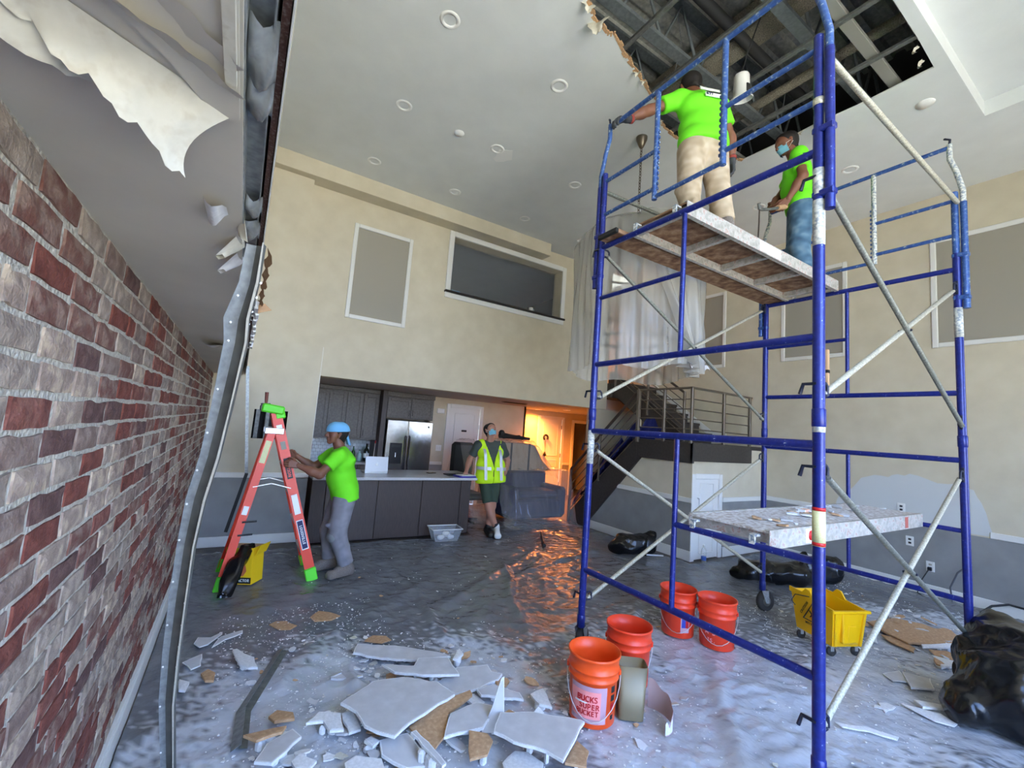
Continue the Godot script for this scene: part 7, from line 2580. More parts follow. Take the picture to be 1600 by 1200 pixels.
func build_buckets():
	M.wire = mat(c8(190, 188, 184), 0.4, 0.8)
	M.mauve = mat(c8(190, 150, 160), 0.5)
	M.pink = mat(c8(244, 150, 146), 0.5)
	M.label_grey = mat(c8(206, 160, 168), 0.5)
	M.navy_print = mat(c8(40, 60, 160), 0.5)
	bucket("nearest bright orange bucket with a pink printed label beside the bronze bin", Vector3(1.955, 0.014, -2.005), -0.77, M.orange, "pink")
	bucket("red-orange bucket behind the bronze bin and the nearest bucket", Vector3(2.43, 0.014, -2.17), -0.9, M.orange_red, "")
	bucket("red-orange bucket with a small red and blue label by the scaffold post", Vector3(3.42, 0.014, -2.52), -0.95, M.orange_red, "flag")
	bucket("red-orange bucket with pale lettering nearest the scaffold wheel", Vector3(3.545, 0.014, -2.235), -1.0, M.orange_red, "letters")
	# bronze bin
	var b := thing("waste_bin", "tall bronze waste bin with rounded corners between the orange buckets", "waste bin", Vector3(2.165, 0.014, -1.905), -0.62)
	var st := mb()
	var ring := func(w: float, d: float) -> Array:
		var out := []
		for i in 24:
			var a := TAU * i / 24
			out.append(Vector2(sign(cos(a)) * pow(absf(cos(a)), 0.35) * w, sign(sin(a)) * pow(absf(sin(a)), 0.35) * d))
		return out
	st.set_smooth_group(1)
	var L := [[0.074, 0.052, 0.0], [0.088, 0.064, 0.30], [0.084, 0.060, 0.30], [0.071, 0.049, 0.01]]
	for k in 3:
		var r0: Array = ring.call(L[k][0], L[k][1])
		var r1: Array = ring.call(L[k + 1][0], L[k + 1][1])
		for i in 24:
			var j := (i + 1) % 24
			quad(st, Vector3(r0[i].x, L[k][2], r0[i].y), Vector3(r0[j].x, L[k][2], r0[j].y), Vector3(r1[j].x, L[k + 1][2], r1[j].y), Vector3(r1[i].x, L[k + 1][2], r1[i].y))
	obj("shell", st, M.bin_bronze, b)
	st = mb()
	bx(st, Vector3(-0.068, 0.004, -0.046), Vector3(0.068, 0.012, 0.046))
	obj("bottom", st, M.bin_bronze, b)
	# curled strip of drywall paper standing beside the bin
	var p := thing("curled_paper", "curled pink-grey drywall paper standing on edge beside the bronze bin", "drywall paper", Vector3(2.29, 0.014, -1.83))
	var me := sheet(20, 6, func(u, v):
		var a: float = lerpf(-0.6, 1.7, u)
		var hh: float = lerpf(0.17, 0.06, u) * v + 0.01 * sin(u * 19) * v
		return Vector3(0.13 * cos(a) - 0.06, hh, 0.15 * sin(a)) )
	obj("curl", me, M.paper_pink, p)
	me = sheet(8, 3, func(u, v):
		var a: float = lerpf(1.2, 1.75, u)
		return Vector3(0.132 * cos(a) - 0.06, 0.008 + v * (0.05 + 0.02 * sin(u * 9)), 0.152 * sin(a)))
	obj("torn_edge", me, M.gypsum, p)
	# mop bucket
	var m := thing("mop_bucket", "yellow wheeled mop bucket with a caution triangle behind the scaffold leg", "mop bucket", Vector3(4.455, 0.012, -1.80), -0.383)
	st = mb()
	var bot := [Vector3(-0.125, 0.085, -0.19), Vector3(0.125, 0.085, -0.19), Vector3(0.135, 0.085, 0.17), Vector3(-0.135, 0.085, 0.17)]
	var top := [Vector3(-0.145, 0.40, -0.235), Vector3(0.145, 0.40, -0.235), Vector3(0.165, 0.37, 0.205), Vector3(-0.165, 0.37, 0.205)]
	for i in 4:
		var j := (i + 1) % 4
		quad(st, bot[j], bot[i], top[i], top[j])
		var ti: Vector3 = top[i] * Vector3(0.94, 1, 0.95)
		var tj: Vector3 = top[j] * Vector3(0.94, 1, 0.95)
		quad(st, top[j], top[i], ti, tj)
		quad(st, tj, ti, bot[i] + Vector3(0, 0.01, 0), bot[j] + Vector3(0, 0.01, 0))
	quad(st, bot[0], bot[1], bot[2], bot[3])
	quad(st, bot[0] + Vector3(0, 0.01, 0), bot[1] + Vector3(0, 0.01, 0), bot[2] + Vector3(0, 0.01, 0), bot[3] + Vector3(0, 0.01, 0))
	obj("tub", st, M.yellow, m)
	# raised shoulders and rim
	for s in [-1, 1]:
		st = mb()
		prism(st, PackedVector2Array([Vector2(-0.235, 0.38), Vector2(-0.235, 0.42), Vector2(-0.10, 0.415), Vector2(-0.06, 0.455), Vector2(-0.02, 0.45), Vector2(0.02, 0.395), Vector2(0.205, 0.38), Vector2(0.205, 0.355)]), 0.012, Transform3D(Basis(Vector3(0, 0, 1), Vector3(0, 1, 0), Vector3(-1, 0, 0)), Vector3(s * 0.157, 0, 0)))
		obj("side_shoulder", st, M.yellow, m)
	st = mb()
	bx(st, Vector3(-0.175, 0.355, 0.195), Vector3(0.19, 0.378, 0.222), 0.006)
	obj("front_rim", st, M.yellow, m)
	st = mb()
	bx(st, Vector3(-0.075, 0.12, 0.175), Vector3(0.075, 0.355, 0.212), 0.008)
	obj("front_boss", st, M.yellow, m)
	for s in [-1, 1]:
		st = mb()
		bar(st, Vector3(s * 0.118, 0.09, 0.178), Vector3(s * 0.14, 0.36, 0.207), 0.022, 0.02, Vector3.RIGHT, 0.004)
		obj("front_rib", st, M.yellow, m)
	st = mb()
	bx(st, Vector3(-0.03, 0.13, 0.208), Vector3(0.05, 0.26, 0.217), 0.006)
	obj("boss_panel", st, M.yellow, m)
	# caution triangle on the left side
	var tt := Transform3D(Basis(Vector3(0, 0, 1), Vector3(0.045, 1, 0).normalized(), Vector3(-1, 0.045, 0).normalized()), Vector3(-0.148, 0.255, 0.0))
	st = mb()
	for i in 3:
		var a := PI / 2 + TAU * i / 3
		var c := PI / 2 + TAU * (i + 1) / 3
		bar(st, tt * Vector3(cos(a) * 0.1, sin(a) * 0.1, 0.006), tt * Vector3(cos(c) * 0.1, sin(c) * 0.1, 0.006), 0.010, 0.004, tt.basis.z)
	bar(st, tt * Vector3(-0.02, -0.02, 0.006), tt * Vector3(0.015, 0.03, 0.006), 0.014, 0.003, tt.basis.z)
	bar(st, tt * Vector3(-0.03, 0.03, 0.006), tt * Vector3(0.03, -0.035, 0.006), 0.009, 0.003, tt.basis.z)
	bar(st, tt * Vector3(0.0, 0.01, 0.006), tt * Vector3(0.035, 0.02, 0.006), 0.008, 0.003, tt.basis.z)
	lathe(st, [Vector2(0, 0.002), Vector2(0.012, 0.002), Vector2(0.012, -0.002)], 10, tt * Vector3(0.01, 0.048, 0.006), Basis(Quaternion(Vector3.UP, tt.basis.z)))
	obj("caution_mark", st, M.black, m)
	text("CAUTION", 0.022, M.black, m, tt * Transform3D(Basis(Vector3.BACK, 1.05), Vector3(-0.085, 0.035, 0.006)), 0.002)
	text("WET FLOOR", 0.018, M.black, m, tt * Transform3D(Basis(), Vector3(0.0, -0.075, 0.006)), 0.002)
	st = mb()
	tube(st, [Vector3(-0.16, 0.40, -0.02), Vector3(-0.19, 0.38, -0.14), Vector3(-0.20, 0.32, -0.17), Vector3(-0.17, 0.28, -0.16)], 0.004, 6)
	obj("bail", st, M.steel_dark, m)
	for s in [Vector3(-0.11, 0, -0.16), Vector3(0.11, 0, -0.16), Vector3(-0.115, 0, 0.14), Vector3(0.115, 0, 0.14)]:
		st = mb()
		lathe(st, [Vector2(0, -0.011), Vector2(0.036, -0.012), Vector2(0.038, 0), Vector2(0.036, 0.012), Vector2(0, 0.011)], 14, s + Vector3(0, 0.038, 0), Basis(Vector3.RIGHT, PI / 2))
		var w := obj("wheel", st, M.rubber, m)
		st = mb()
		bx(st, s + Vector3(-0.014, 0.04, -0.018), s + Vector3(0.014, 0.09, 0.018), 0.003)
		obj("fork", st, M.alu, w)

# ------------------------------------------------------------------ bags
func crumple(prims: Array, cell: float, k: float, amp: float, sd: int, floor_y: float) -> ArrayMesh:
	var V := PackedVector3Array()
	var I := PackedInt32Array()
	field(V, I, prims, cell, k, [[Vector3(0, floor_y, 0), Vector3.DOWN]])
	var n := FastNoiseLite.new()
	n.seed = sd
	n.frequency = 1.5
	n.fractal_type = FastNoiseLite.FRACTAL_RIDGED
	n.fractal_octaves = 3
	var n2 := FastNoiseLite.new()
	n2.seed = sd + 1
	n2.frequency = 4.5
	n2.fractal_type = FastNoiseLite.FRACTAL_RIDGED
	n2.fractal_octaves = 2
	for i in V.size():
		var v := V[i]
		var d := n.get_noise_3d(v.x, v.y, v.z) * amp + n2.get_noise_3d(v.x, v.y * 0.6, v.z) * amp * 0.45
		var c := Vector3(n.get_noise_3d(v.z + 9, v.x, v.y), 0, n.get_noise_3d(v.y, v.z + 5, v.x)) * amp * 0.5
		V[i] = Vector3(v.x, maxf(floor_y, v.y + d * 0.7), v.z) + c + Vector3(v.x - prims[0][0].x, 0, v.z - prims[0][0].z).normalized() * d * 0.6
	return indexed(V, I)

func build_bags():
	var st: SurfaceTool
	var b := thing("trash_bag", "small shiny black trash bag against the baseboard under the stairs", "trash bag", Vector3.ZERO)
	obj("sack", crumple([cap(Vector3(4.85, 0.13, -4.5), 0.15, Vector3(5.12, 0.12, -4.36), 0.13), cap(Vector3(5.14, 0.2, -4.36), 0.10, Vector3(5.2, 0.26, -4.35), 0.07), cap(Vector3(4.72, 0.07, -4.55), 0.09, Vector3(4.8, 0.09, -4.5), 0.1)], 0.022, 0.06, 0.05, 3, 0.012), M.bag, b)
	st = mb()
	bar(st, Vector3(5.0, 0.06, -4.22), Vector3(5.26, 0.045, -4.14), 0.02, 0.012, Vector3.UP, 0.003)
	obj("bag_fold", st, M.alu, b)
	b = thing("trash_bag", "flat black trash bag beside the far scaffold wheel", "trash bag", Vector3.ZERO)
	obj("sack", crumple([cap(Vector3(5.55, 0.10, -3.12), 0.13, Vector3(5.95, 0.12, -2.75), 0.15), cap(Vector3(5.5, 0.06, -3.2), 0.09, Vector3(5.8, 0.1, -3.0), 0.12), cap(Vector3(6.0, 0.2, -2.75), 0.09, Vector3(6.02, 0.26, -2.72), 0.06)], 0.022, 0.06, 0.055, 8, 0.012), M.bag, b)
	st = mb()
	tube(st, [Vector3(6.02, 0.27, -2.72), Vector3(6.05, 0.33, -2.71)], [0.03, 0.05], 8)
	obj("knot", st, M.bag, b)
	b = thing("trash_bag", "black bag hanging half hidden behind the near scaffold leg", "trash bag", Vector3.ZERO)
	obj("sack", crumple([cap(Vector3(6.25, 0.2, -2.72), 0.12, Vector3(6.5, 0.22, -2.6), 0.12), cap(Vector3(6.15, 0.12, -2.8), 0.1, Vector3(6.45, 0.12, -2.6), 0.12)], 0.022, 0.06, 0.05, 12, 0.012), M.bag, b)
	st = mb()
	tube(st, [Vector3(6.2, 0.32, -2.74), Vector3(6.16, 0.37, -2.76)], [0.04, 0.05], 8)
	obj("knot", st, M.bag, b)
	b = thing("trash_bag", "large glossy black trash bag lying open in the corner of the picture", "trash bag", Vector3(-0.40, 0, -0.12))
	obj("sack", crumple([cap(Vector3(4.95, 0.26, -0.62), 0.3, Vector3(4.72, 0.2, -0.55), 0.26), cap(Vector3(4.52, 0.10, -0.78), 0.12, Vector3(4.85, 0.24, -0.6), 0.25), cap(Vector3(5.1, 0.42, -0.72), 0.16, Vector3(5.05, 0.3, -0.5), 0.25), cap(Vector3(4.6, 0.1, -0.35), 0.16, Vector3(5.0, 0.15, -0.25), 0.2)], 0.02, 0.07, 0.055, 29, 0.012), M.bag, b)
	# pale scraps stuck to the big bag
	var r := RandomNumberGenerator.new()
	r.seed = 6
	for i in 7:
		var o := obj("stuck_scrap", chip(r, r.randf_range(0.012, 0.03), 0.003), M.gypsum, b)
		o.position = Vector3(4.5 + r.randf() * 0.25, 0.10 + r.randf() * 0.25, -0.78 + r.randf() * 0.3)
		o.rotation = Vector3(r.randf() * 2, r.randf() * 6, r.randf() * 2)

# ------------------------------------------------------------------ rubble
func build_debris():
	var r := RandomNumberGenerator.new()
	r.seed = 55
	for e in RUBBLE:
		var key: String = e[0]
		var kind := key.substr(0, 1)
		var p := thing("drywall_piece", key.substr(2), "drywall piece", Vector3(e[2], 0.0, e[3]), 0.0, "broken drywall on the sheeting")
		var poly := PackedVector2Array()
		var c: Array = e[4]
		var n := c.size() / 2
		for i in n:
			var a := Vector2(c[i * 2], c[i * 2 + 1])
			var b := Vector2(c[(i + 1) % n * 2], c[(i + 1) % n * 2 + 1])
			poly.append(a)
			var steps := clampi(int(a.distance_to(b) / 0.05), 1, 5)
			for k in range(1, steps):
				poly.append(a.lerp(b, float(k) / steps) + (b - a).orthogonal().normalized() * r.randf_range(-0.006, 0.006))
		if Geometry2D.triangulate_polygon(poly).is_empty():
			poly = PackedVector2Array()
			for i in n: poly.append(Vector2(c[i * 2], c[i * 2 + 1]))
			if Geometry2D.triangulate_polygon(poly).is_empty(): poly = Geometry2D.convex_hull(poly)
		var h: float = e[1]
		var t := 0.013 if h > 0.02 else 0.005
		var tilt := Basis(Vector3(r.randf_range(-1, 1), 0, r.randf_range(-1, 1)).normalized(), r.randf_range(0.02, 0.10) if h > 0.03 else 0.01)
		var hb := tilt * Basis(Vector3(1, 0, 0), Vector3(0, 0, 1), Vector3(0, -1, 0))
		var st := mb()
		prism(st, poly, t, Transform3D(hb, Vector3(0, h, 0)))
		obj("core", st, M.gypsum if kind != "k" else M.kraft, p)
		# face paper: slightly smaller, on top
		var face := Geometry2D.offset_polygon(poly, -0.006)
		if face.size() > 0 and not Geometry2D.triangulate_polygon(face[0]).is_empty():
			st = mb()
			prism(st, face[0], 0.0015, Transform3D(hb, Vector3(0, h, 0) + tilt * Vector3(0, t / 2 + 0.0006, 0)))
			obj("face_paper", st, {"f": M.board_face, "k": M.kraft, "g": M.gypsum}[kind], p)
		# broken bits that prop it up
		if h > 0.04:
			for k in 2:
				var s := r.randf_range(0.03, 0.06)
				st = mb()
				box(st, Vector3(poly[0].x * (0.2 - k * 0.4), h / 2 - 0.006, poly[0].y * (0.2 - k * 0.4)), Vector3(s * 0.7, h - 0.012, s), Basis(Vector3.UP, r.randf() * 3), 0.012)
				obj("lump", st, M.gypsum, p)
	# upright spike
	var sp := thing("drywall_spike", "pointed grey drywall spike standing upright in the rubble pile", "drywall piece", Vector3(1.36, 0.02, -2.12), -0.5)
	var st := mb()
	prism(st, PackedVector2Array([Vector2(-0.07, 0.0), Vector2(-0.02, 0.12), Vector2(0.02, 0.26), Vector2(0.035, 0.27), Vector2(0.045, 0.12), Vector2(0.05, 0.0)]), 0.013, Transform3D(Basis(Vector3.RIGHT, -0.15), Vector3.ZERO))
	obj("core", st, M.gypsum, sp)
	st = mb()
	prism(st, PackedVector2Array([Vector2(-0.064, 0.002), Vector2(-0.016, 0.12), Vector2(0.02, 0.245), Vector2(0.032, 0.255), Vector2(0.041, 0.12), Vector2(0.045, 0.002)]), 0.002, Transform3D(Basis(Vector3.RIGHT, -0.15), Vector3(0, 0, 0.008)))
	obj("face_paper", st, M.board_face, sp)
	# loose chips, each its own piece
	var variants := []
	for i in 12: variants.append(chip(r, r.randf_range(0.016, 0.042), 0.005, 6 + i % 4))
	var zones := [[Vector2(0.15, -3.6), Vector2(1.0, -2.2), 60, "scattered on the dusty sheeting beside the brick wall"], [Vector2(0.6, -3.2), Vector2(1.9, -2.0), 60, "scattered round the big rubble pile"], [Vector2(2.0, -3.0), Vector2(4.6, -1.2), 60, "scattered under the scaffold"], [Vector2(4.6, -2.4), Vector2(6.6, -0.9), 70, "scattered in the rubble strip beyond the scaffold"], [Vector2(0.7, -5.6), Vector2(3.6, -3.4), 26, "scattered thinly towards the kitchen island"]]
	for z in zones:
		for i in z[2]:
			var a: Vector2 = z[0]
			var b: Vector2 = z[1]
			var o := obj("plaster_chip", variants[r.randi() % 12], [M.gypsum, M.board_face, M.gypsum, M.kraft, M.gypsum, M.paper][r.randi() % 6])
			o.position = Vector3(r.randf_range(a.x, b.x), 0.012, r.randf_range(a.y, b.y))
			o.rotation = Vector3(r.randf_range(-0.2, 0.2), r.randf() * TAU, r.randf_range(-0.2, 0.2))
			o.scale = Vector3.ONE * r.randf_range(0.5, 1.15)
			tag(o, "small pale plaster chip " + z[3], "plaster chip", "plaster chips " + z[3])
	# larger broken fragments round the two heaps
	var frags := []
	for i in 10: frags.append(chip(r, r.randf_range(0.05, 0.09), 0.012, 6 + i % 4))
	for z in [[Vector2(0.62, -3.0), Vector2(1.85, -2.05), 42, "half buried round the big rubble pile"], [Vector2(5.0, -2.0), Vector2(6.4, -1.1), 30, "lying in the rubble strip beyond the scaffold"], [Vector2(0.2, -2.6), Vector2(0.9, -1.9), 14, "in the small heap near the hanging stud"]]:
		for i in z[2]:
			var a: Vector2 = z[0]
			var b: Vector2 = z[1]
			var o := obj("drywall_fragment", frags[r.randi() % 10], [M.gypsum, M.board_face, M.kraft, M.gypsum, M.board_face][r.randi() % 5])
			o.position = Vector3(r.randf_range(a.x, b.x), r.randf_range(0.02, 0.035), r.randf_range(a.y, b.y))
			o.rotation = Vector3(r.randf_range(-0.35, 0.35), r.randf() * TAU, r.randf_range(-0.35, 0.35))
			o.scale = Vector3.ONE * r.randf_range(0.5, 1.1)
			tag(o, "hand-sized broken drywall fragment " + z[3], "drywall piece", "drywall fragments " + z[3])
	# crumbs too many to count
	var mm := MultiMesh.new()
	mm.transform_format = MultiMesh.TRANSFORM_3D
	mm.mesh = chip(r, 0.0055, 0.002, 5)
	var T := []
	for z in [[0.05, 1.2, -4.2, -1.8, 1500], [0.5, 2.0, -3.4, -1.8, 900], [1.8, 4.8, -3.0, -0.9, 1400], [4.4, 7.0, -2.6, -0.8, 1500], [0.3, 4.0, -5.8, -3.2, 350]]:
		for i in z[4]:
			var s := r.randf_range(0.25, 1.0)
			s = s * s * 1.6 + 0.3
			T.append(Transform3D(Basis(Vector3.UP, r.randf() * TAU).scaled(Vector3(s * r.randf_range(0.6, 1.6), s, s)), Vector3(r.randf_range(z[0], z[1]), 0.012, r.randf_range(z[2], z[3]))))
	mm.instance_count = T.size()
	for i in T.size(): mm.set_instance_transform(i, T[i])
	var mi := MultiMeshInstance3D.new()
	mi.multimesh = mm
	mi.material_override = M.gypsum
	mi.name = "plaster_crumbs"
	add_child(mi)
	tag(mi, "fine white plaster crumbs strewn over the plastic sheeting", "plaster crumbs", "", "stuff")
	# metal angle lying near the hanging stud
	var g0 := thing("metal_angle", "thin bent metal strip lying on the sheeting near the hanging stud", "metal strip", Vector3.ZERO)
	st = mb()
	bar(st, Vector3(0.17, 0.03, -2.55), Vector3(0.19, 0.035, -2.85), 0.05, 0.002, Vector3(1, 0.6, 0).normalized())
	bar(st, Vector3(0.19, 0.035, -2.85), Vector3(0.42, 0.03, -3.45), 0.05, 0.002, Vector3(1, 0.6, 0).normalized())
	obj("flange", st, M.metal, g0)
	st = mb()
	bar(st, Vector3(0.20, 0.02, -2.55), Vector3(0.22, 0.02, -2.85), 0.04, 0.002, Vector3(1, -0.2, 0).normalized())
	bar(st, Vector3(0.22, 0.02, -2.85), Vector3(0.45, 0.02, -3.45), 0.04, 0.002, Vector3(1, -0.2, 0).normalized())
	obj("web_plate", st, M.metal_dark, g0)

# ------------------------------------------------------------------ small things
func build_small_things():
	var st: SurfaceTool
	# clear tub with white cloths
	var t := thing("storage_tub", "clear plastic tub of white cloths on the floor before the island", "tub", Vector3(2.67, 0.014, -5.86), -0.1)
	st = mb()
	var bo := [Vector3(-0.16, 0, -0.10), Vector3(0.16, 0, -0.10), Vector3(0.16, 0, 0.10), Vector3(-0.16, 0, 0.10)]
	var to := [Vector3(-0.215, 0.17, -0.135), Vector3(0.215, 0.17, -0.135), Vector3(0.215, 0.17, 0.135), Vector3(-0.215, 0.17, 0.135)]
	for i in 4: quad(st, bo[(i + 1) % 4], bo[i], to[i], to[(i + 1) % 4])
	quad(st, bo[0], bo[1], bo[2], bo[3])
	obj("wall", st, M.film, t)
	st = mb()
	for s in [[Vector3(0, 0.17, 0.14), Vector3(0.45, 0.014, 0.014)], [Vector3(0, 0.17, -0.14), Vector3(0.45, 0.014, 0.014)], [Vector3(0.22, 0.17, 0), Vector3(0.014, 0.014, 0.28)], [Vector3(-0.22, 0.17, 0), Vector3(0.014, 0.014, 0.28)]]:
		box(st, s[0], s[1], Basis(), 0.003)
	obj("rim", st, M.film_white, t)
	for i in 4:
		var w := thing("white_cloth", ["white crumpled cloth at the front of the clear tub", "white crumpled cloth on top in the clear tub", "white crumpled cloth at the left of the clear tub", "white crumpled cloth at the back of the clear tub"][i], "cloth", Vector3(2.67, 0.014, -5.86), 0.0, "cloths in the clear tub")
		obj("fabric", crumple([cap(Vector3([0.06, 0.0, -0.08, 0.03][i], [0.04, 0.08, 0.035, 0.04][i], [0.04, 0.0, 0.03, -0.04][i]), 0.032, Vector3([0.1, 0.03, -0.05, 0.08][i], [0.035, 0.085, 0.04, 0.04][i], [0.03, 0.01, 0.02, -0.04][i]), 0.028)], 0.009, 0.01, 0.012, 40 + i, 0.004), M.white, w)
	# stick on the floor
	var s0 := thing("broom_stick", "short dark stick lying on the sheeting before the corridor", "stick", Vector3.ZERO)
	st = mb()
	tube(st, [Vector3(4.30, 0.035, -5.75), Vector3(3.93, 0.035, -5.17)], 0.016, 8)
	obj("shaft", st, M.rail_dark, s0)
	st = mb()
	tube(st, [Vector3(3.95, 0.04, -5.2), Vector3(3.88, 0.04, -5.09)], 0.028, 8)
	obj("grip", st, M.black, s0)
	# water bottle
	var b := thing("water_bottle", "clear water bottle with a blue label by the small cupboard door", "bottle", Vector3(5.68, 0.014, -3.80))
	st = mb()
	lathe(st, [Vector2(0, 0), Vector2(0.034, 0.002), Vector2(0.034, 0.14), Vector2(0.03, 0.17), Vector2(0.013, 0.205), Vector2(0.013, 0.225), Vector2(0, 0.225)], 16)
	obj("body", st, M.film, b)
	st = mb()
	lathe(st, [Vector2(0.0348, 0.03), Vector2(0.0348, 0.085)], 16)
	obj("label_band", st, mat(c8(60, 100, 190), 0.5), b)
	st = mb()
	lathe(st, [Vector2(0, 0.24), Vector2(0.015, 0.24), Vector2(0.015, 0.222), Vector2(0, 0.222)], 12)
	obj("cap", st, M.white, b)
	# wood scrap on the lower plank
	var w := thing("timber_scrap", "pale orange timber scrap on the lower scaffold plank", "timber", Vector3(3.43, 1.224, -1.53), 0.15)
	st = mb()
	bx(st, Vector3(-0.055, 0, -0.02), Vector3(0.055, 0.022, 0.02), 0.003)
	obj("block", st, mat(c8(226, 176, 150), 0.8), w)
	st = mb()
	bx(st, Vector3(-0.056, 0.004, -0.0205), Vector3(-0.04, 0.0225, 0.0205))
	obj("painted_end", st, M.white, w)
	# recessed light cans left hanging in the opening
	var c := thing("light_can", "white light can hanging upside down in the ceiling opening by the worker's head", "light can", Vector3(3.55, 4.93, -2.12))
	c.rotation = Vector3(0.12, 0, 0.22)
	st = mb()
	lathe(st, [Vector2(0.092, -0.10), Vector2(0.096, -0.092), Vector2(0.072, -0.085), Vector2(0.066, 0.10), Vector2(0.055, 0.12), Vector2(0, 0.122)], 20)
	obj("housing", st, M.white, c)
	st = mb()
	bx(st, Vector3(-0.03, -0.06, 0.062), Vector3(0.025, 0.01, 0.074), 0.002)
	bx(st, Vector3(0.03, -0.07, 0.055), Vector3(0.05, -0.02, 0.068), 0.002)
	obj("rating_label", st, M.dark, c)
	st = mb()
	tube(st, [Vector3(0, 0.12, 0), Vector3(0.05, 0.3, 0.02), Vector3(0.2, 0.72, 0.1), Vector3(0.24, 1.1, 0.12)], 0.006, 6)
	obj("supply_cord", st, M.dark, c)
	c = thing("light_can", "white light can tipped on its side at the edge of the ceiling opening", "light can", Vector3(4.78, 5.02, -1.95))
	c.rotation = Vector3(0.9, -0.75, 0.3)
	st = mb()
	lathe(st, [Vector2(0.06, -0.10), Vector2(0.066, -0.10), Vector2(0.068, 0.10), Vector2(0.06, 0.12), Vector2(0, 0.12), Vector2(0, 0.10), Vector2(0.058, 0.09), Vector2(0.06, -0.10)], 20)
	obj("housing", st, M.white, c)
	st = mb()
	lathe(st, [Vector2(0.055, -0.102), Vector2(0.085, -0.106), Vector2(0.088, -0.098), Vector2(0.06, -0.095)], 20)
	obj("flange", st, M.white, c)
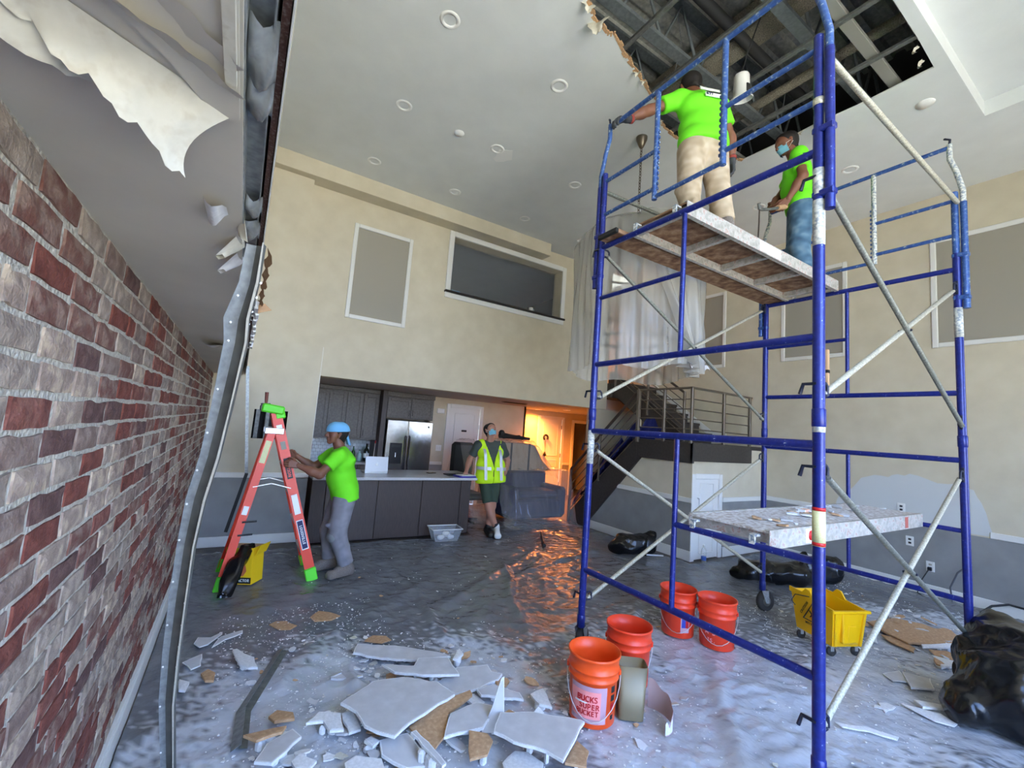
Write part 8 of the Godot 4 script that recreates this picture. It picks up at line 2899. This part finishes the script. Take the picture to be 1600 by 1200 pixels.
const RUBBLE := [
	["f|long narrow grey drywall strip at the back of the rubble pile", 0.05, 1.118, -3.049, [-0.274, -0.122, -0.222, -0.228, 0.004, -0.098, 0.250, 0.105, 0.309, 0.194, 0.054, 0.127, -0.121, 0.021]],
	["f|notched grey drywall piece lying on the long strip", 0.09, 1.189, -2.750, [-0.230, -0.152, -0.055, -0.032, 0.002, -0.107, 0.179, -0.015, 0.171, 0.039, 0.160, 0.197, -0.043, 0.093, -0.184, -0.023]],
	["f|pale drywall piece with a pointed end behind the big slab", 0.05, 1.471, -2.562, [-0.059, -0.153, 0.132, -0.083, 0.121, -0.004, 0.173, 0.047, 0.117, 0.087, -0.075, 0.100, -0.179, 0.076, -0.231, -0.070]],
	["f|largest light grey drywall slab in the middle of the pile", 0.10, 0.906, -2.427, [-0.264, -0.133, -0.053, -0.279, 0.125, -0.261, 0.299, -0.132, 0.341, 0.029, 0.163, 0.106, 0.019, 0.172, -0.082, 0.244, -0.148, 0.178, -0.194, 0.106, -0.207, -0.028]],
	["k|curved brown paper-backed drywall piece beside the largest slab", 0.06, 1.149, -2.294, [-0.203, -0.012, -0.005, -0.107, 0.207, -0.119, 0.200, -0.077, 0.020, -0.012, -0.068, 0.133, -0.151, 0.193]],
	["f|pale angular drywall piece between brown shards", 0.08, 1.243, -2.177, [-0.078, -0.095, 0.089, -0.110, 0.178, -0.016, 0.026, 0.087, -0.033, 0.077, -0.182, 0.057]],
	["f|wide grey drywall slab reaching towards the near orange bucket", 0.13, 1.480, -1.882, [-0.103, -0.220, 0.064, -0.132, 0.241, 0.038, 0.250, 0.061, -0.025, 0.222, -0.058, 0.132, -0.160, 0.003, -0.209, -0.104]],
	["f|grey drywall slab at the lower edge of the pile", 0.04, 0.860, -2.165, [-0.080, -0.107, 0.064, -0.105, 0.114, 0.128, -0.005, 0.101, -0.093, -0.018]],
	["k|small tan drywall shard beside the upright spike", 0.08, 1.209, -1.996, [-0.017, -0.104, 0.058, -0.042, 0.060, 0.010, -0.007, 0.074, -0.094, 0.062]],
	["f|thin pale drywall flake behind the dark gap of the pile", 0.05, 1.530, -2.365, [-0.120, -0.066, 0.009, -0.080, 0.122, 0.045, 0.110, 0.110, -0.121, -0.008]],
	["g|white curled drywall corner near the orange bucket", 0.06, 1.722, -2.193, [-0.032, -0.067, 0.074, -0.079, 0.002, 0.105, -0.044, 0.041]],
	["g|white curled drywall scrap left of the largest slab", 0.06, 0.571, -2.511, [-0.097, -0.029, -0.025, -0.099, 0.075, -0.042, 0.064, 0.101, 0.000, 0.079, -0.017, -0.010]],
	["f|crumpled pale drywall sheet in the small heap", 0.06, 0.344, -2.419, [-0.106, 0.053, -0.050, -0.054, 0.068, -0.114, 0.099, -0.031, 0.026, 0.045, -0.039, 0.100]],
	["g|bright white plaster scrap at the bottom of the small heap", 0.05, 0.429, -2.284, [-0.044, -0.025, -0.004, -0.065, 0.061, 0.012, 0.019, 0.055, -0.031, 0.023]],
	["g|white plaster scrap below the largest slab", 0.04, 0.676, -2.166, [-0.071, -0.051, -0.018, -0.070, 0.084, 0.010, 0.080, 0.094, -0.075, 0.017]],
	["g|white rounded plaster scrap below the wide slab", 0.05, 1.351, -1.831, [-0.087, -0.048, 0.015, -0.092, 0.066, -0.051, 0.085, 0.052, 0.029, 0.111, -0.109, 0.028]],
	["k|long brown paper shard over the small heap", 0.07, 0.297, -2.529, [-0.101, -0.039, 0.086, -0.018, 0.064, 0.023, -0.048, 0.035]],
	["g|little white plaster splinter standing off the strip", 0.06, 1.476, -2.837, [-0.055, 0.031, 0.047, -0.082, 0.043, -0.003, -0.034, 0.055]],
	["k|oval brown paper scrap lying on the open sheeting", 0.01, 0.471, -3.872, [-0.093, -0.051, -0.046, -0.093, 0.028, -0.071, 0.094, 0.046, 0.044, 0.095, -0.027, 0.073]],
	["k|tan paper scrap near the ladder foot", 0.01, 0.777, -3.923, [-0.103, -0.025, -0.025, -0.119, 0.051, -0.062, 0.119, 0.042, 0.042, 0.097, -0.083, 0.068]],
	["k|tan crumbled scraps behind the long strip", 0.02, 1.073, -3.356, [-0.107, -0.011, -0.027, -0.075, 0.059, -0.031, 0.077, 0.049, -0.001, 0.068]],
	["k|dark broken drywall offcut under the wide slab", 0.04, 1.454, -2.128, [-0.045, -0.061, 0.060, -0.094, 0.109, -0.009, -0.020, 0.102, -0.104, 0.062]],
	["f|narrow drywall stick leaning over the lower slab", 0.10, 0.950, -2.059, [-0.043, -0.127, -0.014, -0.130, 0.041, 0.124, 0.016, 0.133]],
	["g|small pale chunk at the edge of the lower slab", 0.05, 0.746, -2.286, [-0.033, -0.018, 0.003, -0.034, 0.034, 0.014, -0.004, 0.037]],
	["g|jagged white chunk beneath the largest slab corner", 0.04, 0.688, -2.494, [-0.033, -0.071, 0.021, -0.085, 0.037, 0.075, -0.024, 0.081]],
	["k|tan drywall flap at the bottom right of the pile", 0.05, 1.637, -1.748, [-0.096, 0.005, 0.055, -0.083, 0.060, 0.003, -0.019, 0.075]],
	["k|large brown cardboard-faced drywall sheet beyond the mop bucket", 0.03, 5.659, -1.553, [-0.236, -0.299, 0.209, -0.226, 0.317, -0.038, 0.292, 0.056, 0.419, 0.142, 0.118, 0.297, -0.315, 0.127, -0.438, 0.060, -0.365, -0.119]],
	["g|white plaster slab beside the right scaffold leg", 0.03, 5.066, -1.218, [0.064, -0.096, 0.116, 0.053, -0.069, 0.043, -0.111, 0.001]],
	["f|pale drywall piece behind the black bag", 0.03, 4.439, -1.209, [0.064, -0.117, 0.140, 0.025, -0.027, 0.090, -0.177, 0.002]],
	["f|pale drywall piece left of the black bag", 0.02, 4.387, -1.330, [-0.040, -0.065, 0.151, -0.024, -0.012, 0.075, -0.099, 0.015]],
	["g|white plaster blade pointing at the black bag", 0.03, 4.137, -1.043, [-0.056, -0.099, 0.113, 0.066, 0.054, 0.072, -0.112, -0.039]],
	["g|long white plaster shard beside the plaster blade", 0.02, 3.996, -1.006, [-0.030, -0.172, 0.082, -0.002, 0.034, 0.085, -0.018, 0.083, -0.068, 0.006]],
	["g|long thin white plaster strip behind the near scaffold leg", 0.02, 3.385, -1.173, [-0.094, -0.121, -0.034, -0.059, 0.044, -0.011, 0.117, 0.122, 0.073, 0.128, 0.001, 0.018, -0.108, -0.077]],
	["g|ragged white paper scrap in front of the mop bucket", 0.01, 3.851, -1.217, [-0.004, -0.044, 0.057, -0.016, 0.051, 0.033, -0.105, 0.027]],
	["g|narrow white plaster strip along the brown sheet edge", 0.05, 5.435, -1.313, [-0.172, -0.102, 0.247, 0.077, 0.144, 0.104, -0.219, -0.080]],
	["k|brown broken board edge under the brown sheet", 0.02, 5.185, -1.546, [0.054, -0.142, 0.103, -0.059, 0.018, 0.108, -0.111, 0.134, -0.064, -0.041]],
	["k|tan board scraps by the scaffold leg", 0.02, 5.308, -1.275, [-0.019, -0.099, 0.110, -0.016, 0.101, 0.087, -0.072, 0.062, -0.120, -0.035]],
	["g|white plaster scrap next to the mop bucket wheel", 0.02, 5.080, -1.703, [0.135, -0.090, 0.072, 0.010, -0.112, 0.080, -0.096, -0.000]],
	["f|grey plaster slat behind the right scaffold leg", 0.03, 5.869, -1.141, [0.158, -0.099, -0.013, 0.089, -0.159, 0.080, 0.013, -0.070]],
	["k|dark red-brown scrap by the black bag", 0.02, 5.979, -1.146, [0.083, -0.072, 0.072, 0.043, -0.099, 0.055, -0.056, -0.026]],
	["g|white scrap against the black bag top", 0.03, 6.151, -1.069, [0.129, -0.065, 0.014, 0.037, -0.143, 0.027]],
	["g|white broken plaster lump on the sheeting near the hanging stud", 0.05, 0.202, -3.371, [-0.062, -0.152, -0.037, -0.158, 0.004, -0.064, 0.059, 0.019, 0.075, 0.164, 0.026, 0.142, -0.020, 0.077, -0.044, -0.026]],
	["f|pale forked plaster scrap near the brick wall", 0.02, -0.007, -3.808, [-0.080, 0.036, -0.062, -0.056, 0.016, -0.024, 0.082, -0.090, 0.083, -0.054, 0.004, 0.083, -0.043, 0.105]],
	["f|thin pale plaster splinter near the brick wall", 0.02, 0.118, -3.789, [-0.097, 0.116, -0.049, -0.029, 0.084, -0.082, 0.084, -0.033, -0.021, 0.028]],
	["f|grey plaster scrap behind the hanging stud", 0.02, -0.064, -3.500, [-0.064, -0.031, 0.036, -0.102, 0.039, 0.051, -0.011, 0.082]],
	["k|brown paper wad by the hanging stud", 0.03, 0.023, -3.281, [-0.041, -0.039, -0.007, -0.076, 0.033, -0.015, 0.029, 0.075, -0.014, 0.055]],
	["g|white gypsum scrap against the hanging stud", 0.03, -0.096, -3.221, [-0.025, -0.079, 0.028, -0.024, 0.015, 0.062, -0.017, 0.040]],
	["k|brown crumpled paper heap in the small rubble", 0.04, 0.374, -2.688, [-0.060, -0.022, -0.016, -0.067, 0.056, -0.007, 0.057, 0.058, -0.036, 0.038]],
]
